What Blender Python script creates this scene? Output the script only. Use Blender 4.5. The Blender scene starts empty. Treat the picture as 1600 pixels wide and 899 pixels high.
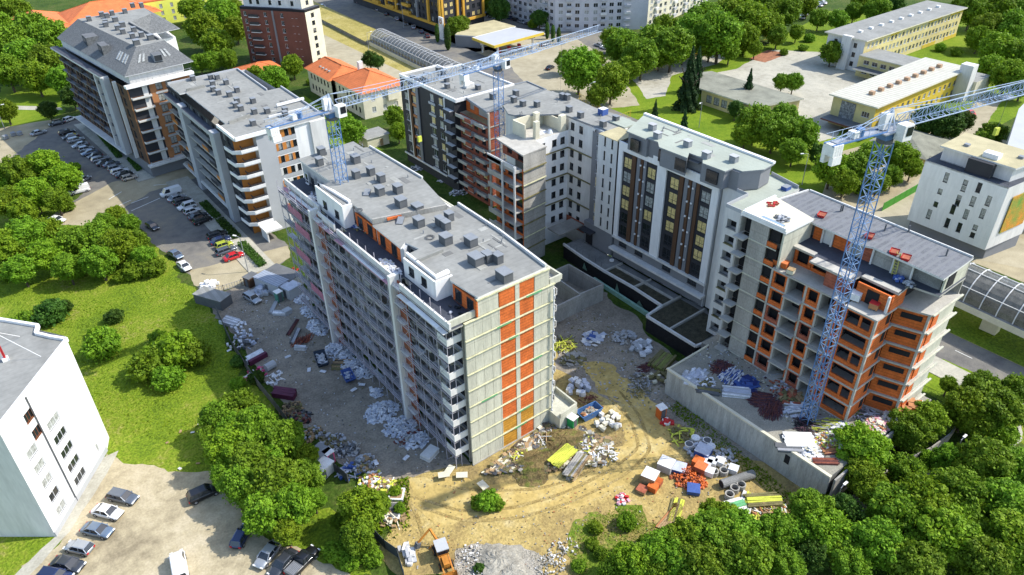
import bpy, math, random
import numpy as np
from mathutils import Vector
random.seed(7); np.random.seed(7)
R = math.radians
SC = bpy.context.scene
COL = SC.collection
# ------------------------------------------------------------------ camera (world: X = away to the right, Y = away to the left, metres)
F_PX, TH, RO, YAW, H = 1165.0, R(33.55), R(-1.05), R(37.4), 85.0
def _cam_axes():
    r = np.array([1, 0, 0.]); f = np.array([0, math.cos(TH), -math.sin(TH)]); u = np.cross(r, f)
    c, s = math.cos(RO), math.sin(RO)
    M = np.array([c*r+s*u, -s*r+c*u, f]); a = -YAW
    Z = np.array([[math.cos(a), -math.sin(a), 0], [math.sin(a), math.cos(a), 0], [0, 0, 1]])
    return M @ Z.T
AX = _cam_axes()
def G(px, py, z=0.0):
    """survey helper: ground (or height z) point seen at a place of the 1600x899 photograph"""
    d = (px-800)/F_PX*AX[0]-(py-449.5)/F_PX*AX[1]+AX[2]
    t = (z-H)/d[2]
    return (float(d[0]*t), float(d[1]*t))
def depth(x, y, z): return float(AX[2] @ np.array([x, y, z-H]))
from mathutils import Matrix
cam_d = bpy.data.cameras.new('camera'); cam = bpy.data.objects.new('camera', cam_d); COL.objects.link(cam)
mw = Matrix.Identity(4)
for i in range(3):
    mw[i][0] = AX[0][i]; mw[i][1] = AX[1][i]; mw[i][2] = -AX[2][i]
mw[0][3], mw[1][3], mw[2][3] = 0, 0, H
cam.matrix_world = mw
cam_d.sensor_width = 36; cam_d.lens = 36*F_PX/1600; cam_d.clip_start = .5; cam_d.clip_end = 6000
SC.camera = cam
# ------------------------------------------------------------------ world and sun
SUN_EL, SUN_AZ = R(46), R(-30)          # direction towards the sun, angle from +X
W = bpy.data.worlds.new('World'); SC.world = W; W.use_nodes = True
nt = W.node_tree; nt.nodes.clear()
sky = nt.nodes.new('ShaderNodeTexSky'); sky.sky_type = 'NISHITA'; sky.sun_disc = False
sky.sun_elevation = SUN_EL; sky.sun_rotation = math.pi/2-SUN_AZ; sky.air_density = 1.0; sky.dust_density = 1.0
bg = nt.nodes.new('ShaderNodeBackground'); bg.inputs[1].default_value = 0.15
wo = nt.nodes.new('ShaderNodeOutputWorld')
nt.links.new(sky.outputs[0], bg.inputs[0]); nt.links.new(bg.outputs[0], wo.inputs[0])
sd = bpy.data.lights.new('sun', 'SUN'); sd.energy = 2.75; sd.angle = R(.5); sd.color = (1, .955, .87)
sun = bpy.data.objects.new('sun', sd); COL.objects.link(sun)
dv = Vector((math.cos(SUN_EL)*math.cos(SUN_AZ), math.cos(SUN_EL)*math.sin(SUN_AZ), math.sin(SUN_EL)))
sun.rotation_euler = dv.to_track_quat('Z', 'Y').to_euler(); sun.location = (0, 0, 200)
SC.view_settings.view_transform = 'Standard'; SC.view_settings.look = 'None'
SC.view_settings.exposure = 1.10; SC.view_settings.gamma = 1.0
SC.cycles.max_bounces = 6; SC.cycles.transparent_max_bounces = 8

# ------------------------------------------------------------------ materials
MATS = {}
def mat(name, c, rough=.8, var=.18, scale=.6, bump=0., metal=0., stretch=(1, 1, 1), c2=None, fine=6., alpha=1., spec=.3, objvar=0., trans=0.):
    if name in MATS: return MATS[name]
    m = bpy.data.materials.new(name); m.use_nodes = True; n = m.node_tree; L = n.links
    b = n.nodes['Principled BSDF']; b.inputs['Roughness'].default_value = rough; b.inputs['Metallic'].default_value = metal
    b.inputs['Specular IOR Level'].default_value = spec
    c = tuple(c)
    ge = n.nodes.new('ShaderNodeNewGeometry'); mp = n.nodes.new('ShaderNodeMapping'); mp.inputs['Scale'].default_value = stretch
    L.new(ge.outputs['Position'], mp.inputs[0])
    n1 = n.nodes.new('ShaderNodeTexNoise'); n1.inputs['Scale'].default_value = scale; n1.inputs['Detail'].default_value = 6; n1.inputs['Roughness'].default_value = .65
    n2 = n.nodes.new('ShaderNodeTexNoise'); n2.inputs['Scale'].default_value = fine; n2.inputs['Detail'].default_value = 4
    L.new(mp.outputs[0], n1.inputs[0]); L.new(mp.outputs[0], n2.inputs[0])
    r1 = n.nodes.new('ShaderNodeMapRange'); r1.inputs[1].default_value = .32; r1.inputs[2].default_value = .68
    L.new(n1.outputs[0], r1.inputs[0])
    mx = n.nodes.new('ShaderNodeMix'); mx.data_type = 'RGBA'
    a = tuple(max(0, x*(1-var)) for x in c) if c2 is None else c
    d = tuple(min(1, x*(1+var)) for x in c) if c2 is None else tuple(c2)
    mx.inputs[6].default_value = (*a, 1); mx.inputs[7].default_value = (*d, 1)
    L.new(r1.outputs[0], mx.inputs[0])
    mul = n.nodes.new('ShaderNodeMix'); mul.data_type = 'RGBA'; mul.blend_type = 'MULTIPLY'; mul.inputs[0].default_value = 1
    r2 = n.nodes.new('ShaderNodeMapRange'); r2.inputs[1].default_value = .3; r2.inputs[2].default_value = .7
    r2.inputs[3].default_value = 1-var*.8; r2.inputs[4].default_value = 1+var*.5
    L.new(n2.outputs[0], r2.inputs[0]); L.new(mx.outputs[2], mul.inputs[6]); L.new(r2.outputs[0], mul.inputs[7])
    out = mul.outputs[2]
    if objvar:
        oi = n.nodes.new('ShaderNodeObjectInfo'); hs = n.nodes.new('ShaderNodeHueSaturation')
        ma = n.nodes.new('ShaderNodeMapRange'); ma.inputs[3].default_value = 1-objvar*.8; ma.inputs[4].default_value = 1+objvar*1.2
        mb_ = n.nodes.new('ShaderNodeMapRange'); mb_.inputs[3].default_value = .5-objvar*.02; mb_.inputs[4].default_value = .5+objvar*.10
        L.new(oi.outputs['Random'], ma.inputs[0]); L.new(ma.outputs[0], hs.inputs['Value'])
        L.new(oi.outputs['Random'], mb_.inputs[0]); L.new(mb_.outputs[0], hs.inputs['Hue'])
        L.new(out, hs.inputs['Color']); out = hs.outputs[0]
    L.new(out, b.inputs['Base Color'])
    if bump:
        bp = n.nodes.new('ShaderNodeBump'); bp.inputs['Strength'].default_value = bump; bp.inputs['Distance'].default_value = .1
        L.new(n2.outputs[0], bp.inputs['Height']); L.new(bp.outputs[0], b.inputs['Normal'])
    if alpha < 1: b.inputs['Alpha'].default_value = alpha
    if trans:
        tr = n.nodes.new('ShaderNodeBsdfTranslucent'); L.new(out, tr.inputs[0]); ms = n.nodes.new('ShaderNodeMixShader'); ms.inputs[0].default_value = trans
        L.new(b.outputs[0], ms.inputs[1]); L.new(tr.outputs[0], ms.inputs[2]); L.new(ms.outputs[0], n.nodes['Material Output'].inputs[0])
    MATS[name] = m; return m
def wavemat(name, c, c2, scale, direction='X', rough=.7, width=.5, noise=.15):
    """two-tone stripes (sheet seams, formwork joints, print)"""
    m = mat(name, c, rough, noise, .7)
    n = m.node_tree; L = n.links; b = n.nodes['Principled BSDF']
    ge = n.nodes.new('ShaderNodeNewGeometry'); w = n.nodes.new('ShaderNodeTexWave'); w.bands_direction = direction; w.inputs['Scale'].default_value = scale
    w.inputs['Distortion'].default_value = .15
    L.new(ge.outputs['Position'], w.inputs[0]); r = n.nodes.new('ShaderNodeMapRange'); r.inputs[1].default_value = width; r.inputs[2].default_value = width+.12
    L.new(w.outputs['Fac'], r.inputs[0]); mx = n.nodes.new('ShaderNodeMix'); mx.data_type = 'RGBA'
    old = b.inputs['Base Color'].links[0].from_socket
    L.new(old, mx.inputs[6]); mx.inputs[7].default_value = (*c2, 1); L.new(r.outputs[0], mx.inputs[0]); L.new(mx.outputs[2], b.inputs['Base Color'])
    return m
CONC = mat('concrete', (.34, .325, .29), .85, .22, .35, .2, stretch=(1, 1, .35))
CONCY = mat('formed concrete', (.50, .49, .39), .85, .16, .5, .2, stretch=(2.5, 2.5, .3))
CONCD = mat('deep grey concrete', (.20, .20, .19), .85, .3, .3, .2)  # darker, more mottled grey than the plain concrete
SLAB = mat('slab edge', (.42, .40, .35), .85, .15, .6)
ROOF = mat('roof felt', (.25, .25, .23), .9, .14, .22, .1, fine=1.2)
ROOFG = mat('green roof sheet', (.34, .37, .31), .85, .12, .15)
ROOFD = mat('dark roofing', (.13, .135, .14), .85, .2, .3)
ROOFT = mat('terrace membrane', (.055, .062, .08), .8, .2, .4)
SHINGLE = mat('roof shingle', (.13, .135, .135), .9, .35, 2.2, .3, fine=9)
ROOFB = wavemat('bitumen rolls', (.15, .155, .165), (.165, .17, .175), .33, 'Y', .8, .6, .3)
ROOFW = wavemat('tin roof', (.50, .48, .40), (.36, .34, .27), .19, 'X', .6, .72, .12)
ROOFC = mat('cream roof', (.42, .37, .22), .9, .2, .2)
TILE = mat('orange roof tile', (.60, .17, .055), .8, .16, .5, .4, c2=None, fine=5)
WHITE = mat('white render', (.76, .75, .73), .8, .07, .5, stretch=(1, 1, .18), fine=2.5)
OFFW = mat('off white render', (.62, .61, .58), .8, .10, .5, stretch=(1, 1, .2), fine=2.5)
LGREY = mat('light grey render', (.40, .41, .42), .8, .06, .2)
GREY = mat('grey render', (.20, .205, .215), .8, .08, .2)
CHAR = mat('charcoal cladding', (.035, .036, .042), .7, .12, .3)
BROWN = mat('brown cladding', (.10, .052, .028), .7, .12, .3)
MAROON = mat('red brown render', (.17, .065, .045), .85, .12, .3)
ORANGE = mat('orange cladding', (.50, .19, .04), .75, .08, .3)
TAN = mat('orange brick cladding', (.42, .19, .08), .8, .15, .5)
BRICK = mat('hollow brick', (.60, .14, .03), .85, .22, .9, .3, fine=4)
BRICKO = mat('ochre brick', (.52, .25, .03), .85, .2, .9, .3, fine=4)
BRICKD = mat('dark red brick', (.34, .10, .055), .85, .25, .9, .3, fine=4)
YELLOW = mat('yellow render', (.58, .42, .05), .8, .1, .3)
LIME = mat('lime yellow render', (.70, .72, .12), .8, .08, .3)
CREAM = mat('cream render', (.62, .58, .44), .8, .12, .3)
CREAMY = mat('warm cream render', (.62, .52, .24), .8, .12, .3)
PANEL = mat('panel block grey', (.50, .49, .50), .85, .1, .25)
PINKY = mat('pink board', (.58, .30, .36), .7, .2, .6)
GLASS = mat('window glass', (.018, .022, .026), .08, .3, .5, spec=.7)
GLASSW = mat('curtained glass', (.66, .52, .22), .25, .35, 2.5, spec=.5)  # yellow interior reflection painted into the warm curtain colour
GLASSL = mat('pale curtained glass', (.34, .35, .33), .2, .45, 2., spec=.5)
FRAME = mat('window frame white', (.70, .70, .70), .5, .04)
FRAMED = mat('window frame dark', (.04, .04, .045), .5, .05)
STEEL = mat('galvanised steel', (.36, .37, .39), .45, .15, metal=.4)
SCAF = mat('scaffold steel', (.42, .40, .44), .6, .25)
PLANK = mat('scaffold plank', (.40, .38, .39), .85, .25, .8)
PLANKG = mat('plank with green net', (.12, .36, .16), .8, .2)
PLANKY = mat('yellowish board', (.56, .54, .34), .8, .22, 1.2)
NETPINK = mat('pink debris net', (.50, .20, .28), .9, .3, 1.5, alpha=.6)
BLUE = mat('crane blue paint', (.075, .17, .36), .45, .12, spec=.5)
BLUEL = mat('pale crane paint', (.36, .44, .56), .45, .12, spec=.5)
MASTB = mat('mast bracing blue', (.16, .27, .46), .45, .12, spec=.5)
CWHITE = mat('crane white', (.74, .73, .70), .6, .12, 1.)
DARK = mat('dark void', (.018, .018, .02), .9, .2)  # near black stands in for the shade inside rooms and openings
DUCT = mat('vent box grey', (.105, .11, .115), .8, .12, .8)  # vent sides darkened to carry the look of their shaded faces
CAP = mat('vent cap', (.22, .235, .25), .6, .1, .8)
MEMB = mat('black studded membrane', (.014, .013, .015), .75, .3, 1.5, .3)
MINT = mat('mint insulation', (.25, .42, .33), .8, .2, 1.)
FOAM = mat('white insulation foam', (.66, .67, .69), .8, .28, .7)
WOOD = mat('timber', (.34, .23, .12), .85, .3, 1.5)
WOODY = mat('yellow formwork beam', (.52, .55, .07), .8, .15, 1.5)
WOODO = mat('mossy timber', (.18, .16, .07), .9, .3, 1.)
RUST = mat('rusty rebar', (.16, .055, .045), .8, .3, 1.5)
REBAR = mat('purple rebar', (.09, .045, .06), .8, .3, 1.5)
TARP = mat('blue tarpaulin', (.05, .10, .30), .6, .15, 1.)
RED = mat('red paint', (.50, .03, .03), .5, .1)
PINK = mat('pink plastic', (.60, .06, .18), .5, .1)
TYRE = mat('tyre rubber', (.02, .02, .02), .9, .1)
DIGY = mat('orange machine paint', (.48, .19, .03), .55, .2, 1.)
RUBBLE = mat('rubble', (.30, .28, .23), .9, .35, 1.2, .6)
GALV = mat('clear cover sheet', (.15, .145, .12), .25, .35, .6, alpha=.8, spec=.6)
BARK = mat('bark', (.09, .07, .05), .9, .3, 3.)
def leafmat(name, c, c2): return mat(name, c, .6, .35, .55, 0, c2=c2, fine=2.2, objvar=.22, trans=.28, spec=.15)
LEAF = leafmat('leaf green', (.10, .180, .010), (.22, .33, .020))
LEAFY = leafmat('leaf yellow green', (.125, .210, .010), (.255, .345, .018))
LEAFD = leafmat('leaf dark green', (.038, .085, .012), (.09, .155, .020))
NEEDLE = leafmat('conifer needle', (.022, .055, .018), (.05, .10, .028))
DRY = mat('dry brush', (.25, .16, .05), .9, .3, .6, objvar=.2, trans=.2)

def seams(m, dirs, scale, f=.72, w=.04):
    """thin darker laid seams / courses on an existing material"""
    n = m.node_tree; L = n.links; b = n.nodes['Principled BSDF']; ge = n.nodes.new('ShaderNodeNewGeometry')
    for d_, sc in zip(dirs, scale):
        wv = n.nodes.new('ShaderNodeTexWave'); wv.wave_type = 'BANDS'; wv.bands_direction = d_; wv.inputs['Scale'].default_value = sc; wv.inputs['Distortion'].default_value = .05
        L.new(ge.outputs['Position'], wv.inputs[0]); r = n.nodes.new('ShaderNodeMapRange'); r.inputs[1].default_value = 0; r.inputs[2].default_value = w; r.inputs[3].default_value = f; r.inputs[4].default_value = 1
        L.new(wv.outputs['Fac'], r.inputs[0]); mx = n.nodes.new('ShaderNodeMix'); mx.data_type = 'RGBA'; mx.blend_type = 'MULTIPLY'; mx.inputs[0].default_value = 1
        old = b.inputs['Base Color'].links[0].from_socket; L.new(old, mx.inputs[6]); L.new(r.outputs[0], mx.inputs[7]); L.new(mx.outputs[2], b.inputs['Base Color'])
seams(ROOF, ['Y'], [.31], .86, .03); seams(ROOFG, ['X'], [.31], .9, .03)
for _m in (BRICK, BRICKO, BRICKD): seams(_m, ['Z'], [.62], .62, .12)
for _m in (CONCY, CONC): seams(_m, ['Z'], [.11], .85, .02)
seams(WHITE, ['Z'], [.113], .93, .004); seams(TILE, ['X', 'Y'], [.5, .5], .85, .1)
# ------------------------------------------------------------------ mesh builder
class MB:
    def __init__(s): s.v = []; s.f = []; s.m = []; s.mats = []
    def mi(s, m):
        if m not in s.mats: s.mats.append(m)
        return s.mats.index(m)
    def add(s, vs, fs, m):
        b = len(s.v); k = s.mi(m); s.v += [tuple(map(float, q)) for q in vs]
        s.f += [tuple(b+i for i in f) for f in fs]; s.m += [k]*len(fs)
        return s
    def box(s, x0, x1, y0, y1, z0, z1, m, top=None):
        b = [(x0, y0, z0), (x1, y0, z0), (x1, y1, z0), (x0, y1, z0), (x0, y0, z1), (x1, y0, z1), (x1, y1, z1), (x0, y1, z1)]
        s.add(b, [(3, 2, 1, 0), (0, 1, 5, 4), (1, 2, 6, 5), (2, 3, 7, 6), (3, 0, 4, 7)], m)
        s.add(b[4:], [(0, 1, 2, 3)], top or m); return s
    def obox(s, c, l, w, h, ang, m, tilt=0., top=None):
        """box of length l, width w, height h, base centre c, heading ang, pitched by tilt"""
        if not isinstance(tilt, (int, float)): top, tilt = tilt, 0.
        ca, sa = math.cos(ang), math.sin(ang); ct, st = math.cos(tilt), math.sin(tilt); vs = []
        for z in (0, h):
            for x, y in ((-l/2, -w/2), (l/2, -w/2), (l/2, w/2), (-l/2, w/2)):
                X = x*ct-z*st; Z = x*st+z*ct
                vs.append((c[0]+X*ca-y*sa, c[1]+X*sa+y*ca, c[2]+Z))
        s.add(vs, [(3, 2, 1, 0), (0, 1, 5, 4), (1, 2, 6, 5), (2, 3, 7, 6), (3, 0, 4, 7)], m); s.add(vs[4:], [(0, 1, 2, 3)], top or m); return s
    def prism(s, pts, z0, z1, m, top=None):
        n = len(pts); a = sum(pts[i][0]*pts[(i+1) % n][1]-pts[(i+1) % n][0]*pts[i][1] for i in range(n))
        if a < 0: pts = pts[::-1]
        vs = [(x, y, z0) for x, y in pts]+[(x, y, z1) for x, y in pts]
        s.add(vs, [tuple(range(n))[::-1]]+[(i, (i+1) % n, n+(i+1) % n, n+i) for i in range(n)], m)
        s.add(vs[n:], [tuple(range(n))], top or m); return s
    def beam(s, p, q, w, m, h=None, sides=4):
        p = Vector(p); q = Vector(q); d = q-p
        if d.length < 1e-6: return s
        d.normalize(); up = Vector((0, 0, 1)) if abs(d.z) < .95 else Vector((1, 0, 0))
        a = d.cross(up).normalized(); b = a.cross(d).normalized(); h = h or w; vs = []
        for e in (p, q):
            for i in range(sides):
                t = 2*math.pi*(i+.5)/sides; k = math.sqrt(2) if sides == 4 else 1
                vs.append(e+a*(math.cos(t)*w/2*k)+b*(math.sin(t)*h/2*k))
        fs = [(i, (i+1) % sides, sides+(i+1) % sides, sides+i) for i in range(sides)]+[tuple(range(sides))[::-1], tuple(range(sides, 2*sides))]
        s.add(vs, fs, m); return s
    def cyl(s, c, r, h, m, n=12, r2=None, top=None):
        r2 = r if r2 is None else r2
        vs = [(c[0]+r*math.cos(2*math.pi*i/n), c[1]+r*math.sin(2*math.pi*i/n), c[2]) for i in range(n)]+[(c[0]+r2*math.cos(2*math.pi*i/n), c[1]+r2*math.sin(2*math.pi*i/n), c[2]+h) for i in range(n)]
        s.add(vs, [(i, (i+1) % n, n+(i+1) % n, n+i) for i in range(n)]+[tuple(range(n))[::-1]], m); s.add(vs[n:], [tuple(range(n))], top or m); return s
    def mesh(s, name):
        me = bpy.data.meshes.new(name); me.from_pydata(s.v, [], s.f)
        for m in s.mats: me.materials.append(m)
        me.polygons.foreach_set('material_index', s.m); me.update(); return me
    def build(s, name, parent=None, smooth=False, origin=None):
        o0 = origin or (tuple(parent.location) if parent is not None else None)
        if o0:
            s.v = [(a-o0[0], b-o0[1], c-o0[2]) for a, b, c in s.v]
        me = s.mesh(name)
        if smooth: me.shade_smooth()
        return link(name, me, parent, origin if (origin and parent is None) else None)
def link(name, me, parent=None, loc=None, rz=0.):
    o = bpy.data.objects.new(name, me); COL.objects.link(o)
    if parent is not None: o.parent = parent
    if loc: o.location = loc
    if rz: o.rotation_euler = (0, 0, rz)
    return o
USED = {}
def tag(o, label, cat, group=None, kind=None):
    o['label'] = label; o['category'] = cat
    if group: o['group'] = group
    if kind: o['kind'] = kind
    return o
def thing(name, label, cat, loc, rz=0., group=None):
    o = bpy.data.objects.new(name, None); COL.objects.link(o); o.location = loc; o.rotation_euler = (0, 0, rz); o.empty_display_size = .3
    return tag(o, label, cat, group)
def structure(o): o['kind'] = 'structure'; return o
def copy_tree(o, parent=None):
    c = o.copy(); COL.objects.link(c); c.parent = parent
    for ch in KIDS.get(o.name, [k for k in o.children]): copy_tree(ch, c)
    return c
KIDS = {}
ORD = ['first', 'second', 'third', 'fourth', 'fifth', 'sixth', 'seventh', 'eighth', 'ninth', 'tenth', 'eleventh', 'twelfth', 'thirteenth', 'fourteenth', 'fifteenth', 'sixteenth', 'seventeenth', 'eighteenth', 'nineteenth', 'twentieth']
ORD += ['twenty-'+w for w in ORD[:9]]+['thirtieth']+['thirty-'+w for w in ORD[:9]]+['fortieth']+['forty-'+w for w in ORD[:9]]

# ------------------------------------------------------------------ ground
def ragged(pts, amp, step=2.5, seed=1):
    rnd = random.Random(seed); out = []
    n = len(pts)
    for i in range(n):
        a, b = pts[i], pts[(i+1) % n]; d = math.dist(a, b); k = max(1, int(d/step))
        nx, ny = (b[1]-a[1])/max(d, 1e-6), -(b[0]-a[0])/max(d, 1e-6)
        for j in range(k):
            t = j/k; w = rnd.uniform(-amp, amp)
            out.append((a[0]+(b[0]-a[0])*t+nx*w, a[1]+(b[1]-a[1])*t+ny*w))
    return out
def sheet(name, pts, z, m, amp=0, seed=1, px=True, thick=0., side=None):
    if px: pts = [G(*p, z) for p in pts]
    if amp:
        pts = ragged(pts, amp, 2.5 if amp < 2 else 5, seed); pts = ragged(pts, amp*.35, .9, seed+1)
    b = MB()
    if thick: b.prism(pts, z-thick, z, side or m, m)
    else:
        n = len(pts); a = sum(pts[i][0]*pts[(i+1) % n][1]-pts[(i+1) % n][0]*pts[i][1] for i in range(n))
        if a < 0: pts = pts[::-1]
        b.add([(x, y, z) for x, y in pts], [tuple(range(len(pts)))], m)
    return structure(b.build(name))
def groundmat(name, stops, scale=.08, scale2=.9, bump=.25, rough=.95, fine=4., detail=8, finevar=.35):
    m = bpy.data.materials.new(name); m.use_nodes = True; n = m.node_tree; L = n.links; b = n.nodes['Principled BSDF']
    b.inputs['Roughness'].default_value = rough; b.inputs['Specular IOR Level'].default_value = .15
    ge = n.nodes.new('ShaderNodeNewGeometry')
    t1 = n.nodes.new('ShaderNodeTexNoise'); t1.inputs['Scale'].default_value = scale; t1.inputs['Detail'].default_value = detail; t1.inputs['Roughness'].default_value = .62
    t2 = n.nodes.new('ShaderNodeTexNoise'); t2.inputs['Scale'].default_value = scale2; t2.inputs['Detail'].default_value = 6
    t3 = n.nodes.new('ShaderNodeTexNoise'); t3.inputs['Scale'].default_value = fine; t3.inputs['Detail'].default_value = 3
    for t in (t1, t2, t3): L.new(ge.outputs['Position'], t.inputs[0])
    ad = n.nodes.new('ShaderNodeMath'); ad.operation = 'MULTIPLY_ADD'; ad.inputs[1].default_value = .35; L.new(t2.outputs[0], ad.inputs[0]); 
    s1 = n.nodes.new('ShaderNodeMath'); s1.operation = 'MULTIPLY'; s1.inputs[1].default_value = .65; L.new(t1.outputs[0], s1.inputs[0]); L.new(s1.outputs[0], ad.inputs[2])
    cr = n.nodes.new('ShaderNodeValToRGB'); e = cr.color_ramp.elements
    while len(e) > 1: e.remove(e[-1])
    e[0].position = stops[0][0]; e[0].color = (*stops[0][1], 1)
    for p, c in stops[1:]:
        q = e.new(p); q.color = (*c, 1)
    L.new(ad.outputs[0], cr.inputs[0])
    r = n.nodes.new('ShaderNodeMapRange'); r.inputs[1].default_value = .3; r.inputs[2].default_value = .7; r.inputs[3].default_value = 1-finevar; r.inputs[4].default_value = 1+finevar*.6
    L.new(t3.outputs[0], r.inputs[0]); mu = n.nodes.new('ShaderNodeMix'); mu.data_type = 'RGBA'; mu.blend_type = 'MULTIPLY'; mu.inputs[0].default_value = 1
    L.new(cr.outputs[0], mu.inputs[6]); L.new(r.outputs[0], mu.inputs[7]); L.new(mu.outputs[2], b.inputs['Base Color'])
    if bump:
        bp = n.nodes.new('ShaderNodeBump'); bp.inputs['Strength'].default_value = bump; bp.inputs['Distance'].default_value = .3
        L.new(t3.outputs[0], bp.inputs['Height']); L.new(bp.outputs[0], b.inputs['Normal'])
    return m
M_GRASS = groundmat('meadow', [(.32, (.06, .11, .012)), (.42, (.115, .18, .012)), (.50, (.155, .225, .014)), (.57, (.20, .245, .025)), (.64, (.26, .24, .07)), (.72, (.14, .20, .015))], .085, 1.3, .9, fine=2.6)
M_LAWN = groundmat('lawn', [(.38, (.10, .17, .008)), (.52, (.15, .22, .012)), (.66, (.21, .26, .022))], .05, .6, .5, fine=2.5, finevar=.2)
M_UNDER = groundmat('undergrowth', [(.35, (.02, .045, .008)), (.5, (.05, .09, .01)), (.65, (.10, .11, .03))], .1, .9, .8, fine=2.)
M_ASPH = groundmat('asphalt worn', [(.35, (.115, .11, .105)), (.5, (.18, .17, .15)), (.65, (.24, .215, .165))], .08, .5, .1, fine=5, finevar=.12)
M_TANASPH = groundmat('sunlit dusty asphalt', [(.35, (.27, .23, .15)), (.5, (.36, .31, .20)), (.65, (.43, .37, .25))], .07, .4, .1, fine=4, finevar=.12)  # dusty tan that also holds the sunlit tone of the asphalt
M_PALEASPH = groundmat('pale old asphalt', [(.35, (.28, .245, .165)), (.5, (.35, .31, .215)), (.65, (.41, .365, .26))], .05, .4, .1, fine=4, finevar=.1)
M_DIRT = groundmat('ochre dirt', [(.34, (.20, .15, .07)), (.46, (.33, .245, .095)), (.55, (.43, .325, .12)), (.68, (.50, .41, .21))], .10, .6, .5, fine=2.5, finevar=.25)
M_SITE = groundmat('packed site dirt', [(.35, (.18, .155, .12)), (.5, (.27, .235, .185)), (.65, (.35, .305, .235))], .12, .7, .4, fine=3., finevar=.25)
M_PAVE = groundmat('pavement', [(.35, (.30, .28, .22)), (.5, (.40, .38, .31)), (.65, (.48, .45, .36))], .1, .6, .1, fine=3., finevar=.15)
M_DRYG = groundmat('dry grass', [(.35, (.25, .22, .06)), (.5, (.36, .30, .09)), (.65, (.42, .36, .15))], .1, .8, .3, fine=3.)

sheet('ground', [(-900, -700), (2600, -700), (2600, 2600), (-900, 2600)], 0, M_UNDER, px=False)
sheet('meadow', [(-70, 60), (21, 60), (24, 100), (27, 140), (25, 175), (10, 215), (-120, 260)], .012, M_GRASS, 1.5, px=False)
sheet('parking_lot', [(0, 205), (55, 205), (100, 190), (165, 180), (262, 235), (320, 280), (450, 385), (452, 402), (400, 436), (320, 462), (296, 430), (258, 395), (225, 365), (190, 330), (150, 322), (140, 345), (95, 352), (84, 335), (130, 303), (118, 285), (75, 275), (0, 265)], .024, M_ASPH, .6)
sheet('far_car_park', [(0, 200), (95, 185), (40, 228), (0, 264)], .03, M_TANASPH, .4)  # tan puts the sunlit look of the sandy asphalt into its colour
sheet('sunlit_crossing', [(215, 278), (300, 262), (318, 274), (235, 300), (150, 352), (90, 352), (84, 335), (130, 310), (175, 285)], .034, M_TANASPH, .3)  # sunlit strip between the block shadows, painted as a tan sheet
sheet('parking_apron', [(296, 423), (400, 396), (450, 384), (452, 402), (400, 440), (322, 462), (305, 445)], .034, M_TANASPH, .3)  # tan colour paints the sunlit end of the same asphalt
sheet('walkway', [(37.6, 141), (43.4, 141), (43.4, 200), (40.5, 200), (37.6, 200)], .16, M_PAVE, px=False, thick=.15, side=CONC)
sheet('far_walkway', [(32, 205), (36.5, 205), (34, 262), (28, 262)], .16, M_PAVE, px=False, thick=.15, side=CONC)
sheet('site_road', [(322, 462), (375, 445), (470, 450), (560, 560), (737, 727), (700, 742), (600, 748), (540, 735), (450, 645), (390, 560), (335, 485)], .03, M_SITE, .7)
sheet('site_yard', [(737, 727), (862, 600), (860, 480), (905, 470), (1060, 580), (1290, 790), (1240, 830), (1180, 800), (1100, 815), (1040, 850), (960, 870), (890, 899), (620, 899), (585, 860), (640, 800), (600, 748)], .036, M_DIRT, .8)
sheet('shaded_yard', [(868, 575), (862, 440), (910, 430), (985, 490), (1065, 575), (1060, 620), (1200, 730), (1130, 700), (1000, 640), (930, 620)], .048, M_SITE, .8)  # greyer dirt sheet paints the yard's shade into the ground
sheet('dirt_track', [(640, 748), (700, 742), (760, 760), (905, 735), (975, 690), (980, 640), (920, 600), (900, 570), (960, 570), (1030, 640), (1050, 690), (1000, 740), (900, 790), (760, 815), (690, 820), (640, 790)], .06, groundmat('tracked dirt', [(.36, (.34, .255, .09)), (.5, (.46, .34, .12)), (.64, (.52, .42, .19))], .14, .5, .3, fine=1.6, finevar=.18), 1.)
sheet('weedy_strip', [(905, 815), (935, 795), (958, 800), (962, 792), (1000, 790), (1012, 815), (1075, 815), (1075, 830), (960, 875), (895, 905), (880, 880)], .072, groundmat('weedy bank', [(.36, (.30, .23, .08)), (.45, (.24, .22, .06)), (.52, (.13, .19, .02)), (.64, (.10, .17, .012))], .16, 1.6, .8, fine=3.), 1.3)
sheet('car_yard', [(165, 712), (215, 722), (262, 738), (335, 735), (368, 800), (430, 850), (520, 880), (560, 920), (30, 960), (40, 890), (90, 850)], .03, groundmat('bleached yard', [(.36, (.24, .20, .13)), (.5, (.40, .34, .22)), (.64, (.50, .43, .30))], .1, .6, .2, fine=3, finevar=.15), .9)
sheet('house_apron', [(88, 838), (150, 720), (186, 704), (168, 740), (162, 745), (110, 830), (40, 905), (20, 900)], .05, M_PAVE, .2)
sheet('near_footpath', [(1238, 815), (1330, 775), (1405, 748), (1500, 705), (1600, 665), (1600, 690), (1500, 725), (1410, 770), (1340, 800), (1245, 850), (1150, 899), (1110, 899)], .06, M_PAVE, .3)
sheet('avenue_lawn', [(112, -90), (152, -90), (152, 190), (146, 420), (112, 420)], .012, M_DRYG, px=False)
sheet('avenue', [(122.8, -60), (131.5, -60), (131.5, 60), (134, 190), (138, 420), (115, 420), (118, 190), (122.8, 60)], .03, M_PALEASPH, px=False)
sheet('road_verge', [(112, -90), (117.4, -90), (117.4, 100), (112, 100)], .02, M_GRASS, px=False); sheet('road_verge', [(131.7, -90), (150, -90), (150, 100), (131.7, 100)], .02, M_GRASS, px=False)
sheet('roadway', [(122.8, -60), (131.5, -60), (131.5, 80), (122.8, 80)], .045, M_ASPH, px=False)
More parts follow.
